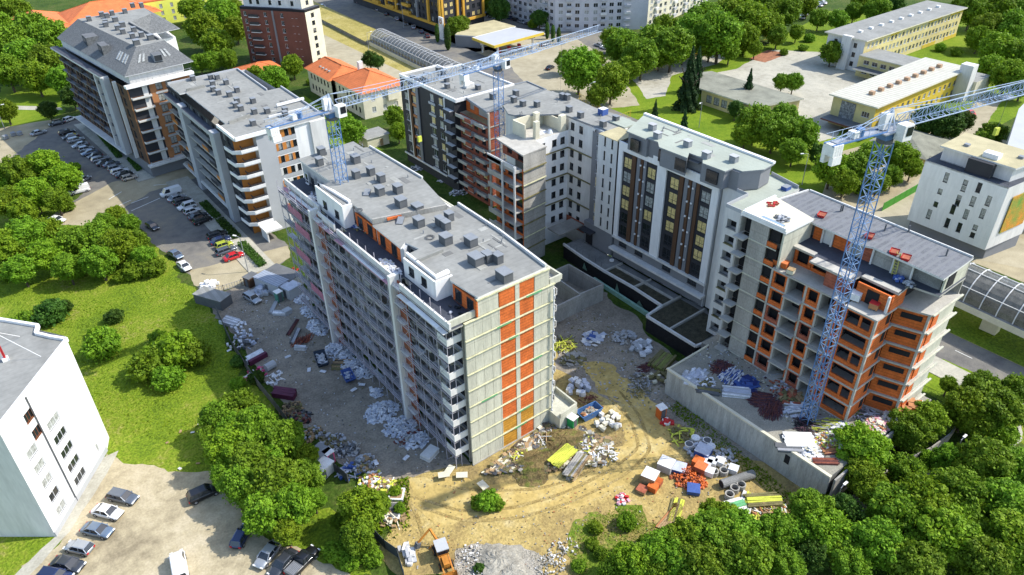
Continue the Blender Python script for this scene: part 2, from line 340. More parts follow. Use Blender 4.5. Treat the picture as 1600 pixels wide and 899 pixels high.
sheet('avenue_pavement', [(117.5, -60), (122.6, -60), (122.6, 80), (117.5, 80)], .15, M_PAVE, px=False, thick=.13, side=CONC)
sheet('far_avenue', [(152, 90), (163, 90), (170, 240), (178, 460), (158, 460), (152, 240)], .03, M_ASPH, px=False)
sheet('station_forecourt', [(640, 60), (740, 70), (800, 90), (905, 125), (900, 165), (800, 130), (700, 90), (860, 60), (700, 25), (560, 0)], .028, M_PALEASPH, .3)
sheet('bus_yard', [(760, 60), (900, 60), (960, 100), (1000, 165), (900, 175), (820, 130)], .034, M_PALEASPH, .3)
sheet('service_road', [(168, 215), (172, 460), (230, 520), (230, 215), (196, 205)], .02, M_ASPH, px=False)
sheet('school_lawn', [(158, 84), (165, 195), (190, 205), (262, 175), (330, 190), (380, 150), (370, 80), (200, 78)], .014, M_LAWN, px=False)
sheet('school_yard', [(1098, 118), (1150, 108), (1205, 78), (1288, 82), (1330, 100), (1360, 122), (1330, 180), (1305, 215), (1270, 225), (1225, 195), (1195, 150), (1120, 120)], .03, M_PAVE, .3)
sheet('school_path', [(985, 118), (1045, 100), (1110, 75), (1150, 78), (1120, 100), (1050, 118), (1040, 150), (1010, 155)], .026, M_PAVE, .3)
sheet('playground', [(1170, 92), (1200, 78), (1232, 84), (1195, 98)], .042, mat('playground rubber', (.30, .13, .07), .9, .3), .2)
sheet('hotel_yard', [(160, 20), (230, 10), (235, 90), (190, 98), (160, 84)], .03, M_TANASPH, px=False)
sheet('hotel_lot', [(1500, 400), (1560, 350), (1600, 375), (1600, 420)], .045, M_PALEASPH)
sheet('right_lane', [(1365, 335), (1420, 290), (1445, 270), (1530, 150), (1570, 150), (1480, 290), (1420, 370)], .04, M_PALEASPH, .3)
sheet('grass_verge', [(1440, 565), (1475, 560), (1600, 620), (1600, 660), (1440, 600)], .06, M_LAWN, .3)
sheet('garden_lawn', [(66, 124), (92, 165), (96, 240), (70, 240), (64, 160)], .02, M_LAWN, px=False)
sheet('left_lawn', [(0, 135), (95, 135), (100, 175), (60, 200), (0, 200)], .02, M_LAWN, .6)
sheet('left_path', [(0, 165), (55, 166), (95, 168), (98, 172), (50, 172), (0, 171)], .035, M_PAVE)
# lane paint
PAINT = mat('road paint', (.62, .62, .58), .7, .15, 2.)
for t0 in range(-40, 80, 9):
    structure(MB().box(127.0, 127.15, t0, t0+3, .05, .056, PAINT).build('lane_mark'))
for (a, b) in [((170, 312), (190, 300)), ((205, 318), (232, 308)), ((240, 290), (262, 288)), ((205, 330), (250, 310)), ((185, 322), (205, 313))]:
    structure(MB().beam((*G(*a), .045), (*G(*b), .045), .22, PAINT, .012).build('parking_mark'))

# ------------------------------------------------------------------ grass tufts on the meadow (uncountable)
def tufts(name, pts, n, label, m, s0=.07, s1=.26, seed=3):
    rs = np.random.RandomState(seed); P = np.array(pts); lo = P.min(0); hi = P.max(0); out = []
    nn = len(P)
    while len(out) < n:
        q = lo+rs.rand(n, 2)*(hi-lo); ins = np.zeros(n, bool); j = nn-1
        for i in range(nn):
            c = ((P[i, 1] > q[:, 1]) != (P[j, 1] > q[:, 1])) & (q[:, 0] < (P[j, 0]-P[i, 0])*(q[:, 1]-P[i, 1])/(P[j, 1]-P[i, 1]+1e-9)+P[i, 0]); ins ^= c; j = i
        out += q[ins].tolist()
    q = np.array(out[:n]); s = s0+(s1-s0)*rs.rand(n)**2
    keep = np.sin(q[:, 0]*.35+1.3*np.sin(q[:, 1]*.21))+np.sin(q[:, 1]*.43+q[:, 0]*.12)+rs.rand(n)*2.2 > .3
    q = q[keep]; s = s[keep]; n = len(q); a = rs.rand(n)*6.283; V = np.zeros((n, 3, 3))
    V[:, 0, 0] = q[:, 0]-np.cos(a)*s*.6; V[:, 0, 1] = q[:, 1]-np.sin(a)*s*.6
    V[:, 1, 0] = q[:, 0]+np.cos(a)*s*.6; V[:, 1, 1] = q[:, 1]+np.sin(a)*s*.6
    V[:, 2, 0] = q[:, 0]+rs.randn(n)*s*.5; V[:, 2, 1] = q[:, 1]+rs.randn(n)*s*.5; V[:, 2, 2] = s*1.1
    o = fastmesh(name, V.reshape(-1, 3), 3, [m]); return tag(o, label, 'grass', kind='stuff')
def fastmesh(name, V, k, mats, parent=None, loc=None, mi=None, linkit=True):
    me = bpy.data.meshes.new(name); nv = len(V); nf = nv//k
    me.vertices.add(nv); me.vertices.foreach_set('co', V.astype(np.float32).ravel()); me.loops.add(nv); me.loops.foreach_set('vertex_index', np.arange(nv, dtype=np.int32))
    me.polygons.add(nf); me.polygons.foreach_set('loop_start', np.arange(0, nv, k, dtype=np.int32)); me.polygons.foreach_set('loop_total', np.full(nf, k, dtype=np.int32))
    for m in mats: me.materials.append(m)
    if mi is not None: me.polygons.foreach_set('material_index', mi.astype(np.int32))
    me.update(calc_edges=True)
    if not linkit: return me
    return link(name, me, parent, loc)
GT = mat('grass blades', (.13, .215, .008), .8, .2, .25, 0, c2=(.215, .295, .012), fine=1.5, trans=.25, spec=.1)
tufts('meadow_grass', [(-60, 128), (-4, 120), (1, 111), (7, 103), (13, 96), (21, 93), (24, 110), (26, 135), (22, 170), (8, 200), (-60, 205)], 60000, 'long bright green grass of the open meadow left of the building site', GT)
tufts('weeds', [G(*p) for p in [(915, 815), (955, 798), (1000, 792), (1010, 815), (1070, 825), (900, 895), (890, 875)]], 5000, 'weeds on the bank below the dirt track', GT, seed=5)

# ------------------------------------------------------------------ vegetation
def rnd_dirs(rs, n):
    v = rs.randn(n, 3); return v/np.linalg.norm(v, axis=1)[:, None]
def leaves(rs, C, N, size, n):
    """n quads at centres C, roughly facing N"""
    N = N+rs.randn(n, 3)*.55; N /= np.linalg.norm(N, axis=1)[:, None]
    T = np.cross(N, rnd_dirs(rs, n)); T /= np.linalg.norm(T, axis=1)[:, None]+1e-9; B = np.cross(N, T)
    s = (size*(.6+.8*rs.rand(n)))[:, None]; a = .5+.5*rs.rand(n)[:, None]
    return np.stack([C-T*s, C-B*s*a, C+T*s*1.1, C+B*s*a], 1).reshape(-1, 3)
def crown_mesh(seed, n=8500, kind='round', m=None, lobes=120, size=.046):
    """unit-radius crown, centre at origin"""
    rs = np.random.RandomState(seed); parts = []
    if kind in ('round', 'bush'):
        zsq = 1.0 if kind == 'round' else .72
        L = rnd_dirs(rs, lobes)*(.42+.5*rs.rand(lobes)[:, None]); L[:, 2] = L[:, 2]*.85*zsq+.06
        Lr = .07+.17*rs.rand(lobes); w = Lr**2; w /= w.sum()
        k = rs.choice(lobes, n, p=w); d = rnd_dirs(rs, n); d[:, 2] = np.where((d[:, 2] < -.3) & (rs.rand(n) < .6), -d[:, 2], d[:, 2])
        rr = Lr[k]*(1-.45*rs.rand(n)**2)*(1+.22*rs.randn(n)*.7)
        C = L[k]+d*rr[:, None]; parts.append(leaves(rs, C, d+np.array([0, 0, .35]), size, n))
        n2 = n//4; C2 = rnd_dirs(rs, n2)*(.86*rs.rand(n2)**.4)[:, None]*(1+.12*rs.randn(n2))[:, None]; C2[:, 2] *= zsq; parts.append(leaves(rs, C2, rnd_dirs(rs, n2), size*1.25, n2))
    elif kind == 'conifer':       # height 2, radius .5 at foot, centre 0
        z = 1-2*rs.rand(n)**.62; r = (1-z)/2*.5+.02; tier = np.sin((z*14)+rs.rand(n)*.9); a = rs.rand(n)*6.283
        arm = .75+.25*np.cos(a*7+z*9); rad = r*(.55+.45*rs.rand(n)**.5)*arm*(1+.18*tier)
        C = np.stack([np.cos(a)*rad, np.sin(a)*rad, z-.12*rad/.5], 1); N = np.stack([np.cos(a), np.sin(a), np.full(n, .5)], 1)
        parts.append(leaves(rs, C, N, size*.8, n))
    elif kind == 'column':
        z = -1+2*rs.rand(n); r = .28*np.sqrt(np.clip(1-np.abs(z)**3, 0, 1)); a = rs.rand(n)*6.283; rad = r*(.75+.3*rs.rand(n))
        C = np.stack([np.cos(a)*rad, np.sin(a)*rad, z], 1); parts.append(leaves(rs, C, np.stack([np.cos(a), np.sin(a), np.full(n, .6)], 1), size*.75, n))
    return fastmesh('crown', np.concatenate(parts), 4, [m], linkit=False)
CR = {'round': [crown_mesh(s, 17000, 'round', LEAF) for s in (1, 2, 3, 33)]+[crown_mesh(s, 17000, 'round', LEAFY) for s in (4, 5, 31)],
      'dark': [crown_mesh(s, 13000, 'round', LEAFD) for s in (6, 7)],
      'bush': [crown_mesh(s, 9500, 'bush', LEAF, 70, .06) for s in (8, 9)]+[crown_mesh(10, 9500, 'bush', LEAFY, 70, .06)],
      'dbush': [crown_mesh(11, 9500, 'bush', LEAFD, 70, .06)],
      'conifer': [crown_mesh(s, 8000, 'conifer', NEEDLE) for s in (12, 13)],
      'column': [crown_mesh(14, 5000, 'column', LEAFD)],
      'dry': [crown_mesh(15, 3000, 'bush', DRY, 12, .09)]}
CR['far'] = [crown_mesh(s, 3600, 'round', LEAF, 20, .10) for s in (21, 22)]
def trunk_mesh():
    b = MB(); b.cyl((0, 0, 0), .05, .5, BARK, 7, .035)
    rs = random.Random(4)
    for i in range(7):
        a = i*6.283/7+rs.random(); b.beam((0, 0, .38+.03*i), (math.cos(a)*.3, math.sin(a)*.3, .72+.25*rs.random()), .028, BARK, sides=5)
    b.beam((0, 0, .48), (.03, 0, .9), .045, BARK, sides=5); return b.mesh('trunk')
TRUNK = trunk_mesh()
TREES = []
def tree(px, py, rpx, kind='round', hz=None, squash=1.):
    """tree whose crown is seen round (px,py) with radius rpx in the photograph"""
    if kind in ('round', 'dark') and py > 600: rpx *= 1.14
    elif kind == 'round': rpx *= 1.05
    x, y = G(px, py, 5); r = rpx*depth(x, y, 5)/F_PX
    low = kind in ('bush', 'dbush', 'dry')
    if kind in ('conifer', 'column'): hh = r; zc = r*1.03
    else: hh = r*squash; zc = (.55*r if low else (hz if hz else max(1.25*r, r*1.0+1.2)))
    x, y = G(px, py, zc)
    TREES.append((px, py, x, y, zc, r, hh, kind))
    return TREES[-1]
def plant_all(items, where, kindword, group):
    items = sorted(items, key=lambda t: t[0]+.001*t[1]); n = len(items)
    for i, (px, py, x, y, zc, r, hh, kind) in enumerate(items):
        nm = {'bush': 'bush', 'dbush': 'bush', 'dry': 'dry_bush', 'conifer': 'spruce_tree', 'column': 'cypress_tree'}.get(kind, 'leafy_tree')
        word = {'bush': 'green bush', 'dbush': 'dark green bush', 'dry': 'brown dry bush', 'conifer': 'dark spruce tree', 'column': 'narrow cypress', 'dark': 'dark leafy tree', 'far': 'leafy tree'}.get(kind, 'broad leafy tree')
        if n == 1: lb = f'{word} {where}'
        elif i == 0: lb = f'{word} {where}, leftmost of its group'
        elif i == n-1: lb = f'{word} {where}, rightmost of its group'
        else: lb = f'{word} {where}, {ORD[i]} from the left'
        t = thing(nm, lb, 'bush' if 'bush' in nm else 'tree', (x, y, 0), random.uniform(0, 6.28), group if n > 1 else None)
        me = random.choice(CR[kind]); c = link('crown', me, t, (0, 0, zc)); c.scale = (r*random.uniform(.92, 1.08), r*random.uniform(.92, 1.08), hh*random.uniform(.92, 1.08)); 
        if kind in ('conifer', 'column'): c.scale = (r*.9, r*.9, r)
        if 'bush' not in nm:
            k = link('trunk', TRUNK, t); k.scale = (zc*1.1, zc*1.1, zc*1.35)
def grove(where, word, group, lst):
    its = [tree(*a) for a in lst]; plant_all(its, where, word, group)
grove('in the wood behind the slate mansard building', '', 'trees of the wood at the upper left', [(12, 12, 24), (50, 50, 28), (18, 72, 28), (80, 62, 28), (42, 92, 28), (78, 98, 26), (10, 110, 26), (100, 125, 22), (55, 120, 24), (112, 150, 17, 'dark'), (75, 172, 15, 'dark'), (8, 172, 18), (30, 20, 20), (98, 95, 20), (0, 45, 24), (115, 110, 16)])
grove('between the mansard building and the brown tower', '', 'trees beside the mansard building', [(318, 45, 26), (345, 22, 26), (300, 12, 20), (340, 70, 24), (312, 98, 14), (330, 95, 16), (368, 45, 18), (362, 15, 18), (355, 92, 16)])
grove('behind the flat roofed orange and white block', '', 'garden trees near the tiled houses', [(425, 122, 20), (400, 115, 12), (440, 130, 13), (457, 102, 17), (548, 205, 22), (540, 190, 14), (616, 182, 17), (622, 205, 14), (598, 215, 12, 'bush'), (578, 92, 14, 'dark'), (590, 96, 12, 'dark'), (485, 128, 8, 'bush')])
grove('by the petrol station', '', 'trees round the petrol station', [(683, 52, 14, 'column'), (699, 58, 20, 'column'), (714, 42, 16), (722, 36, 12), (833, 38, 10, 'bush'), (855, 48, 13, 'column'), (864, 52, 13, 'column'), (873, 56, 13, 'column'), (882, 20, 16, 'dark'), (843, 28, 14, 'dark'), (780, 15, 18, 'dark'), (765, 5, 14)])
grove('along the yellow school fence', '', 'trees along the school fence', [(905, 108, 30), (885, 95, 16), (955, 128, 27), (935, 148, 18), (972, 72, 27), (1003, 88, 28), (985, 105, 20), (1020, 66, 26), (1050, 72, 30), (1040, 45, 20), (1078, 50, 28), (1100, 30, 26), (1125, 52, 34), (1145, 20, 28), (1110, 68, 22), (1172, 30, 28), (1165, 60, 20), (1195, 15, 24), (1205, 40, 20), (1152, 80, 13, 'bush'), (955, 60, 18), (930, 95, 16), (1030, 90, 16), (1140, 80, 16), (1180, 75, 12), (1095, 80, 12, 'bush'), (1068, 78, 18), (1230, 18, 22), (1215, 55, 16)])
grove('behind the school', '', 'trees behind the school', [(1280, 28, 15), (1262, 8, 16), (1310, 30, 15), (1300, 82, 17), (1265, 60, 10, 'bush'), (1245, 50, 12), (1335, 18, 14), (1370, 14, 20), (1345, 2, 14), (1400, 6, 14, 'dark'), (1225, 82, 8, 'bush'), (1255, 75, 8, 'bush')])
grove('in the wood right of the school', '', 'trees of the wood at the upper right', [(1520, 15, 24), (1555, 10, 26), (1590, 12, 24), (1545, 45, 24), (1580, 45, 26), (1530, 60, 18), (1560, 75, 26), (1595, 85, 24), (1575, 118, 24), (1548, 105, 20), (1600, 130, 22), (1500, 8, 14), (1470, 75, 10, 'bush'), (1495, 82, 10, 'bush')])
grove('on the lawn before the school hall', '', 'trees on the school lawn', [(1078, 122, 46, 'conifer'), (1090, 108, 34, 'conifer'), (1024, 170, 16, 'conifer'), (1070, 185, 17, 'conifer'), (1170, 135, 28, 'conifer'), (1222, 128, 13), (1240, 128, 14), (1180, 192, 28), (1210, 205, 28), (1165, 210, 20), (1150, 170, 14, 'dark'), (1225, 180, 20), (1255, 210, 26), (1240, 235, 20)])
grove('between the right crane and the avenue', '', 'trees under the right crane jib', [(1300, 262, 28), (1278, 240, 16, 'dark'), (1335, 262, 26), (1360, 245, 22), (1320, 285, 20), (1372, 285, 18), (1408, 245, 25), (1425, 262, 16), (1395, 275, 16), (1455, 188, 26, 'dark'), (1480, 195, 26, 'dark'), (1505, 190, 18, 'dark'), (1550, 210, 20), (1535, 222, 16), (1430, 210, 14, 'bush'), (1345, 295, 14, 'bush')])
grove('beside the far car park on the left', '', 'trees beside the far car park', [(30, 272, 28), (72, 262, 27), (102, 278, 22), (52, 302, 26), (14, 315, 26), (88, 312, 20), (0, 285, 22), (115, 262, 12, 'bush'), (105, 322, 14, 'bush'), (35, 330, 22)])
grove('in the thicket along the parking lot', '', 'trees of the thicket', [(182, 338, 18), (202, 350, 16), (40, 368, 30), (8, 385, 30), (72, 398, 28), (110, 382, 28), (148, 372, 28), (185, 385, 27), (212, 378, 20), (105, 418, 22), (32, 420, 24), (155, 408, 26), (212, 420, 24, 'bush'), (238, 418, 22, 'bush'), (125, 425, 12, 'bush'), (190, 432, 15, 'bush'), (165, 350, 18), (75, 360, 22), (10, 425, 22, 'bush'), (225, 400, 18)])
grove('standing in the open meadow', '', 'bushes in the meadow', [(78, 490, 28, 'dbush'), (40, 502, 22, 'bush'), (100, 480, 14, 'dbush'), (178, 495, 17, 'dbush'), (160, 540, 32, 'bush'), (232, 572, 34, 'bush'), (272, 548, 42, 'bush'), (302, 552, 30, 'bush'), (262, 592, 28, 'bush'), (250, 530, 18, 'bush'), (150, 520, 14, 'bush')])
grove('in the belt between meadow and site road', '', 'trees between meadow and site', [(345, 652, 26), (375, 638, 28), (400, 672, 34), (358, 700, 32), (395, 722, 32), (440, 690, 32), (380, 758, 30), (430, 758, 38), (462, 790, 32), (412, 800, 32), (478, 745, 26), (448, 828, 22), (330, 680, 18), (372, 600, 14, 'bush'), (400, 590, 14, 'dbush'), (420, 720, 26), (372, 565, 14, 'dbush'), (415, 660, 20), (350, 740, 20), (478, 712, 18), (490, 780, 18), (405, 770, 28), (365, 670, 24)])
grove('in the corner by the backhoe', '', 'bushes by the backhoe', [(566, 795, 32, 'round'), (560, 838, 26), (592, 788, 22, 'bush'), (525, 862, 22, 'bush'), (548, 875, 20, 'bush'), (580, 870, 20, 'bush'), (625, 795, 12, 'bush'), (530, 812, 16, 'bush'), (618, 768, 12, 'bush')])
grove('beside the sandy track', '', 'bushes beside the track', [(762, 783, 22, 'bush'), (748, 787, 15, 'bush'), (776, 788, 14, 'bush'), (980, 815, 20, 'bush'), (930, 825, 13, 'bush'), (925, 850, 13, 'bush'), (938, 865, 14, 'bush'), (905, 885, 14, 'bush'), (748, 888, 10, 'dbush')])
grove('in the near grove below the site', '', 'trees of the near grove', [(985, 880, 30), (1030, 862, 32), (1075, 848, 34), (1110, 835, 38), (1150, 830, 34), (1165, 872, 36), (1090, 885, 34), (1112, 802, 20), (1135, 812, 22), (1020, 890, 26), (1185, 845, 22), (955, 892, 20), (1060, 880, 30), (1130, 865, 32), (1200, 885, 20, 'bush'), (1010, 850, 18, 'bush'), (970, 865, 16, 'bush')])
grove('in the big grove at the lower right', '', 'trees of the lower right grove', [(1232, 882, 24), (1215, 830, 28), (1268, 800, 32), (1295, 832, 34), (1205, 860, 18), (1345, 700, 38), (1350, 745, 28), (1335, 660, 20), (1420, 672, 30), (1450, 655, 28), (1398, 800, 38), (1370, 850, 38), (1440, 785, 42), (1475, 838, 42), (1500, 770, 38), (1535, 725, 38), (1570, 790, 36), (1510, 640, 32), (1558, 640, 36), (1535, 605, 24), (1590, 610, 24), (1482, 600, 14), (1592, 850, 44), (1535, 878, 40), (1430, 882, 38), (1330, 880, 30), (1420, 742, 28), (1480, 720, 24), (1560, 745, 26), (1592, 735, 30), (1320, 800, 26, 'dark'), (1270, 870, 24, 'dark'), (1565, 680, 22), (1530, 665, 24), (1455, 720, 20, 'bush'), (1395, 735, 18, 'bush'), (1500, 820, 30), (1405, 868, 30), (1560, 850, 30), (1250, 835, 24), (1310, 860, 26), (1365, 770, 24), (1515, 745, 26), (1595, 790, 26), (1290, 780, 16, 'bush')])

# ------------------------------------------------------------------ building kit
_WM = {}
def win_meshes(w, h, fm, gm, div=2, d=.14):
    k = (round(w, 2), round(h, 2), fm.name, gm.name, div)
    if k in _WM: return _WM[k]
    f = MB(); t = .07 if w > .9 else .05; x0, x1 = -w/2, w/2
    for a, b, c, e in ((x0, x1, 0, t), (x0, x1, h-t, h), (x0, x0+t, t, h-t), (x1-t, x1, t, h-t)): f.box(a, b, d-.05, d+.03, c, e, fm)
    for i in range(1, div):
        x = x0+w*i/div; f.box(x-t*.45, x+t*.45, d-.048, d+.028, t, h-t, fm)
    if h > 1.9: f.box(x0+t, x1-t, d-.046, d+.026, h*.32, h*.32+.05, fm)
    f.box(x0-.04, x1+.04, -.07, d-.05, -.05, 0, fm)
    p = MB(); p.add([(x0, d, 0), (x1, d, 0), (x1, d, h), (x0, d, h)], [(0, 1, 2, 3)], gm)
    _WM[k] = (f.mesh('window'), p.mesh('pane')); return _WM[k]
class Bld:
    def __init__(s, name, label, cat, x, y, group=None):
        s.root = thing(name, label, cat, (x, y, 0), group=group); s.w = MB(); s.nw = 0; s.rs = random.Random(hash(name) % 999 if False else len(label)*7+int(x))
    def face(s, p0, p1, z0, z1, m, holes=(), depth=.22, rev=None, back=None):
        """wall plane from p0 to p1 (outside on the right-hand side of travel) with recessed openings (u0,u1,v0,v1)"""
        W = math.dist(p0, p1); U = ((p1[0]-p0[0])/W, (p1[1]-p0[1])/W); N = (U[1], -U[0])
        P = lambda u, v, d=0: (p0[0]+U[0]*u-N[0]*d, p0[1]+U[1]*u-N[1]*d, v)
        hs = [h for h in holes if h[1] > 0 and h[0] < W]
        us = sorted(set([0, W]+[c for h in hs for c in (max(0, h[0]), min(W, h[1]))])); vs = sorted(set([z0, z1]+[c for h in hs for c in (h[2], h[3])]))
        for i in range(len(us)-1):
            if us[i+1]-us[i] < 1e-5: continue
            j = 0
            while j < len(vs)-1:
                cu = (us[i]+us[i+1])/2
                if any(h[0] < cu < h[1] and h[2] < (vs[j]+vs[j+1])/2 < h[3] for h in hs): j += 1; continue
                k = j+1
                while k < len(vs)-1 and not any(h[0] < cu < h[1] and h[2] < (vs[k]+vs[k+1])/2 < h[3] for h in hs): k += 1
                s.w.add([P(us[i], vs[j]), P(us[i+1], vs[j]), P(us[i+1], vs[k]), P(us[i], vs[k])], [(0, 1, 2, 3)], m); j = k
        for h in hs:
            a, b, c, d = max(0, h[0]), min(W, h[1]), h[2], h[3]; r = rev or m
            for q in (((a, c), (b, c)), ((b, c), (b, d)), ((b, d), (a, d)), ((a, d), (a, c))):
                s.w.add([P(*q[0]), P(*q[0], depth), P(*q[1], depth), P(*q[1])], [(0, 1, 2, 3)], r)
            if back: s.w.add([P(a, c, depth), P(b, c, depth), P(b, d, depth), P(a, d, depth)], [(0, 1, 2, 3)], back)
        return U, N
    def windows(s, p0, p1, us, zs, w, h, z0=None, z1=None, m=None, fm=None, gm=None, div=2, extra=(), wallface=True, child=True, depth=.22, gms=None):
        W = math.dist(p0, p1); ang = math.atan2(p1[1]-p0[1], p1[0]-p0[0]); U = ((p1[0]-p0[0])/W, (p1[1]-p0[1])/W)
        holes = [(u-w/2, u+w/2, z, z+h) for u in us for z in zs]+list(extra)
        if wallface: s.face(p0, p1, z0, z1, m, holes, depth)
        fm = fm or FRAME; r = s.root.location
        for u in us:
            for z in zs:
                g = s.rs.choice(gms) if gms else (gm or GLASS)
                a, b = win_meshes(w, h, fm, g, div); s.nw += 1
                x, y = p0[0]+U[0]*u, p0[1]+U[1]*u
                o = link('window', a, s.root, (x-r[0], y-r[1], z), ang)
                if child: link('pane', b, o)
                else: link('window_pane', b, s.root, (x-r[0], y-r[1], z), ang)
        return holes
    def body(s, poly, z0, z1, m, skip=()):
        """closed wall loop (counter-clockwise seen from above); skip lists edge numbers drawn elsewhere"""
        n = len(poly)
        for i in range(n):
            if i not in skip: s.face(poly[i], poly[(i+1) % n], z0, z1, m)
    def part(s, name, mb, smooth=False): return mb.build(name, s.root, smooth)
    def roof(s, poly, z, m, t=.25, par=.45, pw=.3, pm=None, name='roof', skip=()):
        """slab with a parapet made of end-to-end pieces standing on its rim"""
        n = len(poly); a = sum(poly[i][0]*poly[(i+1) % n][1]-poly[(i+1) % n][0]*poly[i][1] for i in range(n))
        if a < 0: poly = poly[::-1]
        s.part(name, MB().prism(poly, z-t, z, pm or m, m))
        if par:
            b = MB()
            c = [sum(p[0] for p in poly)/n, sum(p[1] for p in poly)/n]
            for i in range(n):
                if i in skip: continue
                p, q = poly[i], poly[(i+1) % n]; L = math.dist(p, q); u = ((q[0]-p[0])/L, (q[1]-p[1])/L); nn = (-u[1], u[0])
                e = pw*.5
                A = (p[0]+nn[0]*e-u[0]*.02, p[1]+nn[1]*e-u[1]*.02); B_ = (q[0]+nn[0]*e+u[0]*.02-u[0]*pw*0, q[1]+nn[1]*e+u[1]*.02)
                b.obox(((A[0]+B_[0])/2, (A[1]+B_[1])/2, z+.001*(i % 3)), L+.04-(i % 2)*.0, pw, par+.006*(i % 4), math.atan2(u[1], u[0]), pm or m)
            s.part('parapet', b)
    def finish(s): return s.part('wall', s.w)
def PX(pts, z): return [G(*p, z) for p in pts]
_VB = {}
def vent(b, px, py, z, w=1.3, h=1.5, l=1.9, ang=0., m=DUCT, c=CAP):
    """chimney/vent box standing on a roof of height z, base seen at (px,py)"""
    x, y = G(px, py, z); vent_at(b, x, y, z, w, h, l, ang, m, c)
def vent_at(b, x, y, z, w=1.3, h=1.5, l=1.9, ang=0., m=DUCT, c=CAP):
    w *= .8; l *= .78; h *= .85; k = (round(w, 1), round(h, 1), round(l, 1), m.name)
    if k not in _VB:
        q = MB(); q.box(-w/2, w/2, -l/2, l/2, 0, h-.22, m); q.box(-w/2+.1, w/2-.1, -l/2+.1, l/2-.1, h-.22, h-.1, DARK); q.box(-w/2-.08, w/2+.08, -l/2-.08, l/2+.08, h-.1, h, c); _VB[k] = q.mesh('vent_box')
    r = b.root.location; link('vent_box', _VB[k], b.root, (x-r[0], y-r[1], z), ang)
def balcony(b, p0, U, N, u0, u1, z, d, ph=1.0, m=SLAB, pm=None, rail=False, name='balcony'):
    """slab from u0 to u1 sticking out d along N with a parapet"""
    q = MB(); P = lambda u, e: (p0[0]+U[0]*u+N[0]*e, p0[1]+U[1]*u+N[1]*e)
    ang = math.atan2(U[1], U[0]); L = u1-u0; c = P((u0+u1)/2, d/2)
    q.obox((c[0], c[1], z-.2), L, d, .2, ang, m)
    c = P((u0+u1)/2, d-.06); pm = pm or m
    q.obox((c[0], c[1], z), L, .12, ph, ang, pm)
    for u in (u0+.06, u1-.06):
        c = P(u, (d-.13)/2); q.obox((c[0], c[1], z), .12, d-.13, ph, ang, pm)
    o = b.part(name, q)
    return o
def terrace_rail(b, a, c, z, h=1.0, m=FRAMED, step=1.5, name='railing'):
    q = MB(); L = math.dist(a, c); n = max(1, int(L/step))
    for i in range(n+1):
        t = i/n; x, y = a[0]+(c[0]-a[0])*t, a[1]+(c[1]-a[1])*t; q.box(x-.02, x+.02, y-.02, y+.02, z, z+h, m)
    q.beam((*a, z+h), (*c, z+h), .05, m); q.beam((*a, z+h*.5), (*c, z+h*.5), .03, m)
    return b.part(name, q)

# ------------------------------------------------------------------ A: long block under construction in the middle
A = Bld('construction_block', 'long grey block in the centre with scaffolded side and bare brick and concrete end', 'apartment building', 50, 95)
X0, X1, YF, YB = 43.2, 58.9, 67.0, 122.8; FL = 2.95
zf = [i*FL for i in range(10)]      # 0..26.55
# front end wall, piece by piece
A.part('end_core', MB().box(X0+.25, X1-.25, YF+.25, YF+.9, 0, 26.4, CONC))
edges = [43.2, 44.65, 46.1, 47.55, 48.9]
for k in range(9):
    z0 = zf[k]+.18; z1 = zf[k+1]-.02
    for a, c in zip(edges[:-1], edges[1:]): A.part('concrete_panel', MB().box(a+.02, c-.02, YF+.02+.02*random.random(), YF+.25, z0, z1, CONCY))
    for a, c in ((55.25, 56.45), (56.45, 57.65), (57.65, 58.9)): A.part('concrete_panel', MB().box(a+.02, c-.02, YF+.02+.02*random.random(), YF+.25, z0, z1, CONCY))
    bm = BRICKO if (k in (0, 1)) else BRICK
    A.part('brick_infill', MB().box(49.05, 51.75, YF+.06, YF+.25, z0, z1, bm)); A.part('brick_infill', MB().box(52.5, 55.1, YF+.06, YF+.25, z0, z1, BRICKO if k == 1 else BRICK))
    A.part('floor_band', MB().box(X0-.04, X1+.04, YF-.16, YF+.24, zf[k+1]-.02, zf[k+1]+.10, PLANKY))
    if k not in (2, 5):
        u = random.uniform(44, 55); A.part('green_netting', MB().box(u, u+random.uniform(1.2, 3), YF-.19, YF-.165, zf[k+1]-.12, zf[k+1]+.15, PLANKG))
A.part('floor_band', MB().box(X0-.04, X1+.04, YF-.12, YF+.24, 0, .17, CONC))
for a, c in ((48.9, 49.05), (51.75, 52.5), (55.1, 55.25)): A.part('concrete_column', MB().box(a, c, YF-.005, YF+.25, .17, 29.3 if a > 51 and a < 53 else 26.5, CONCY))
# top storey of the end wall
A.part('top_wall', MB().box(45.4, 57.9, YF+.25, YF+.6, 26.6, 29.55, CONC))
for a, c, m in ((45.4, 48.9, CONCY), (49.05, 51.75, BRICK), (52.5, 55.1, BRICK), (55.25, 57.9, CONCY)): A.part('brick_infill' if m is BRICK else 'concrete_panel', MB().box(a, c, YF+.05, YF+.25, 26.75, 29.3, m))
A.part('floor_band', MB().box(45.35, 57.95, YF-.1, YF+.24, 29.32, 29.55, PLANKY))
A.part('white_downpipe', MB().beam((X1-.35, YF-.3, 2), (X1-.35, YF-.3, 26), .22, FRAME, sides=6))
for k in range(24): A.part('hook_loop', MB().obox((X1-.30, YF-.42+.12*(k % 2), 2.3+k), .12, .16, .5, .6*(k % 2), FRAME))
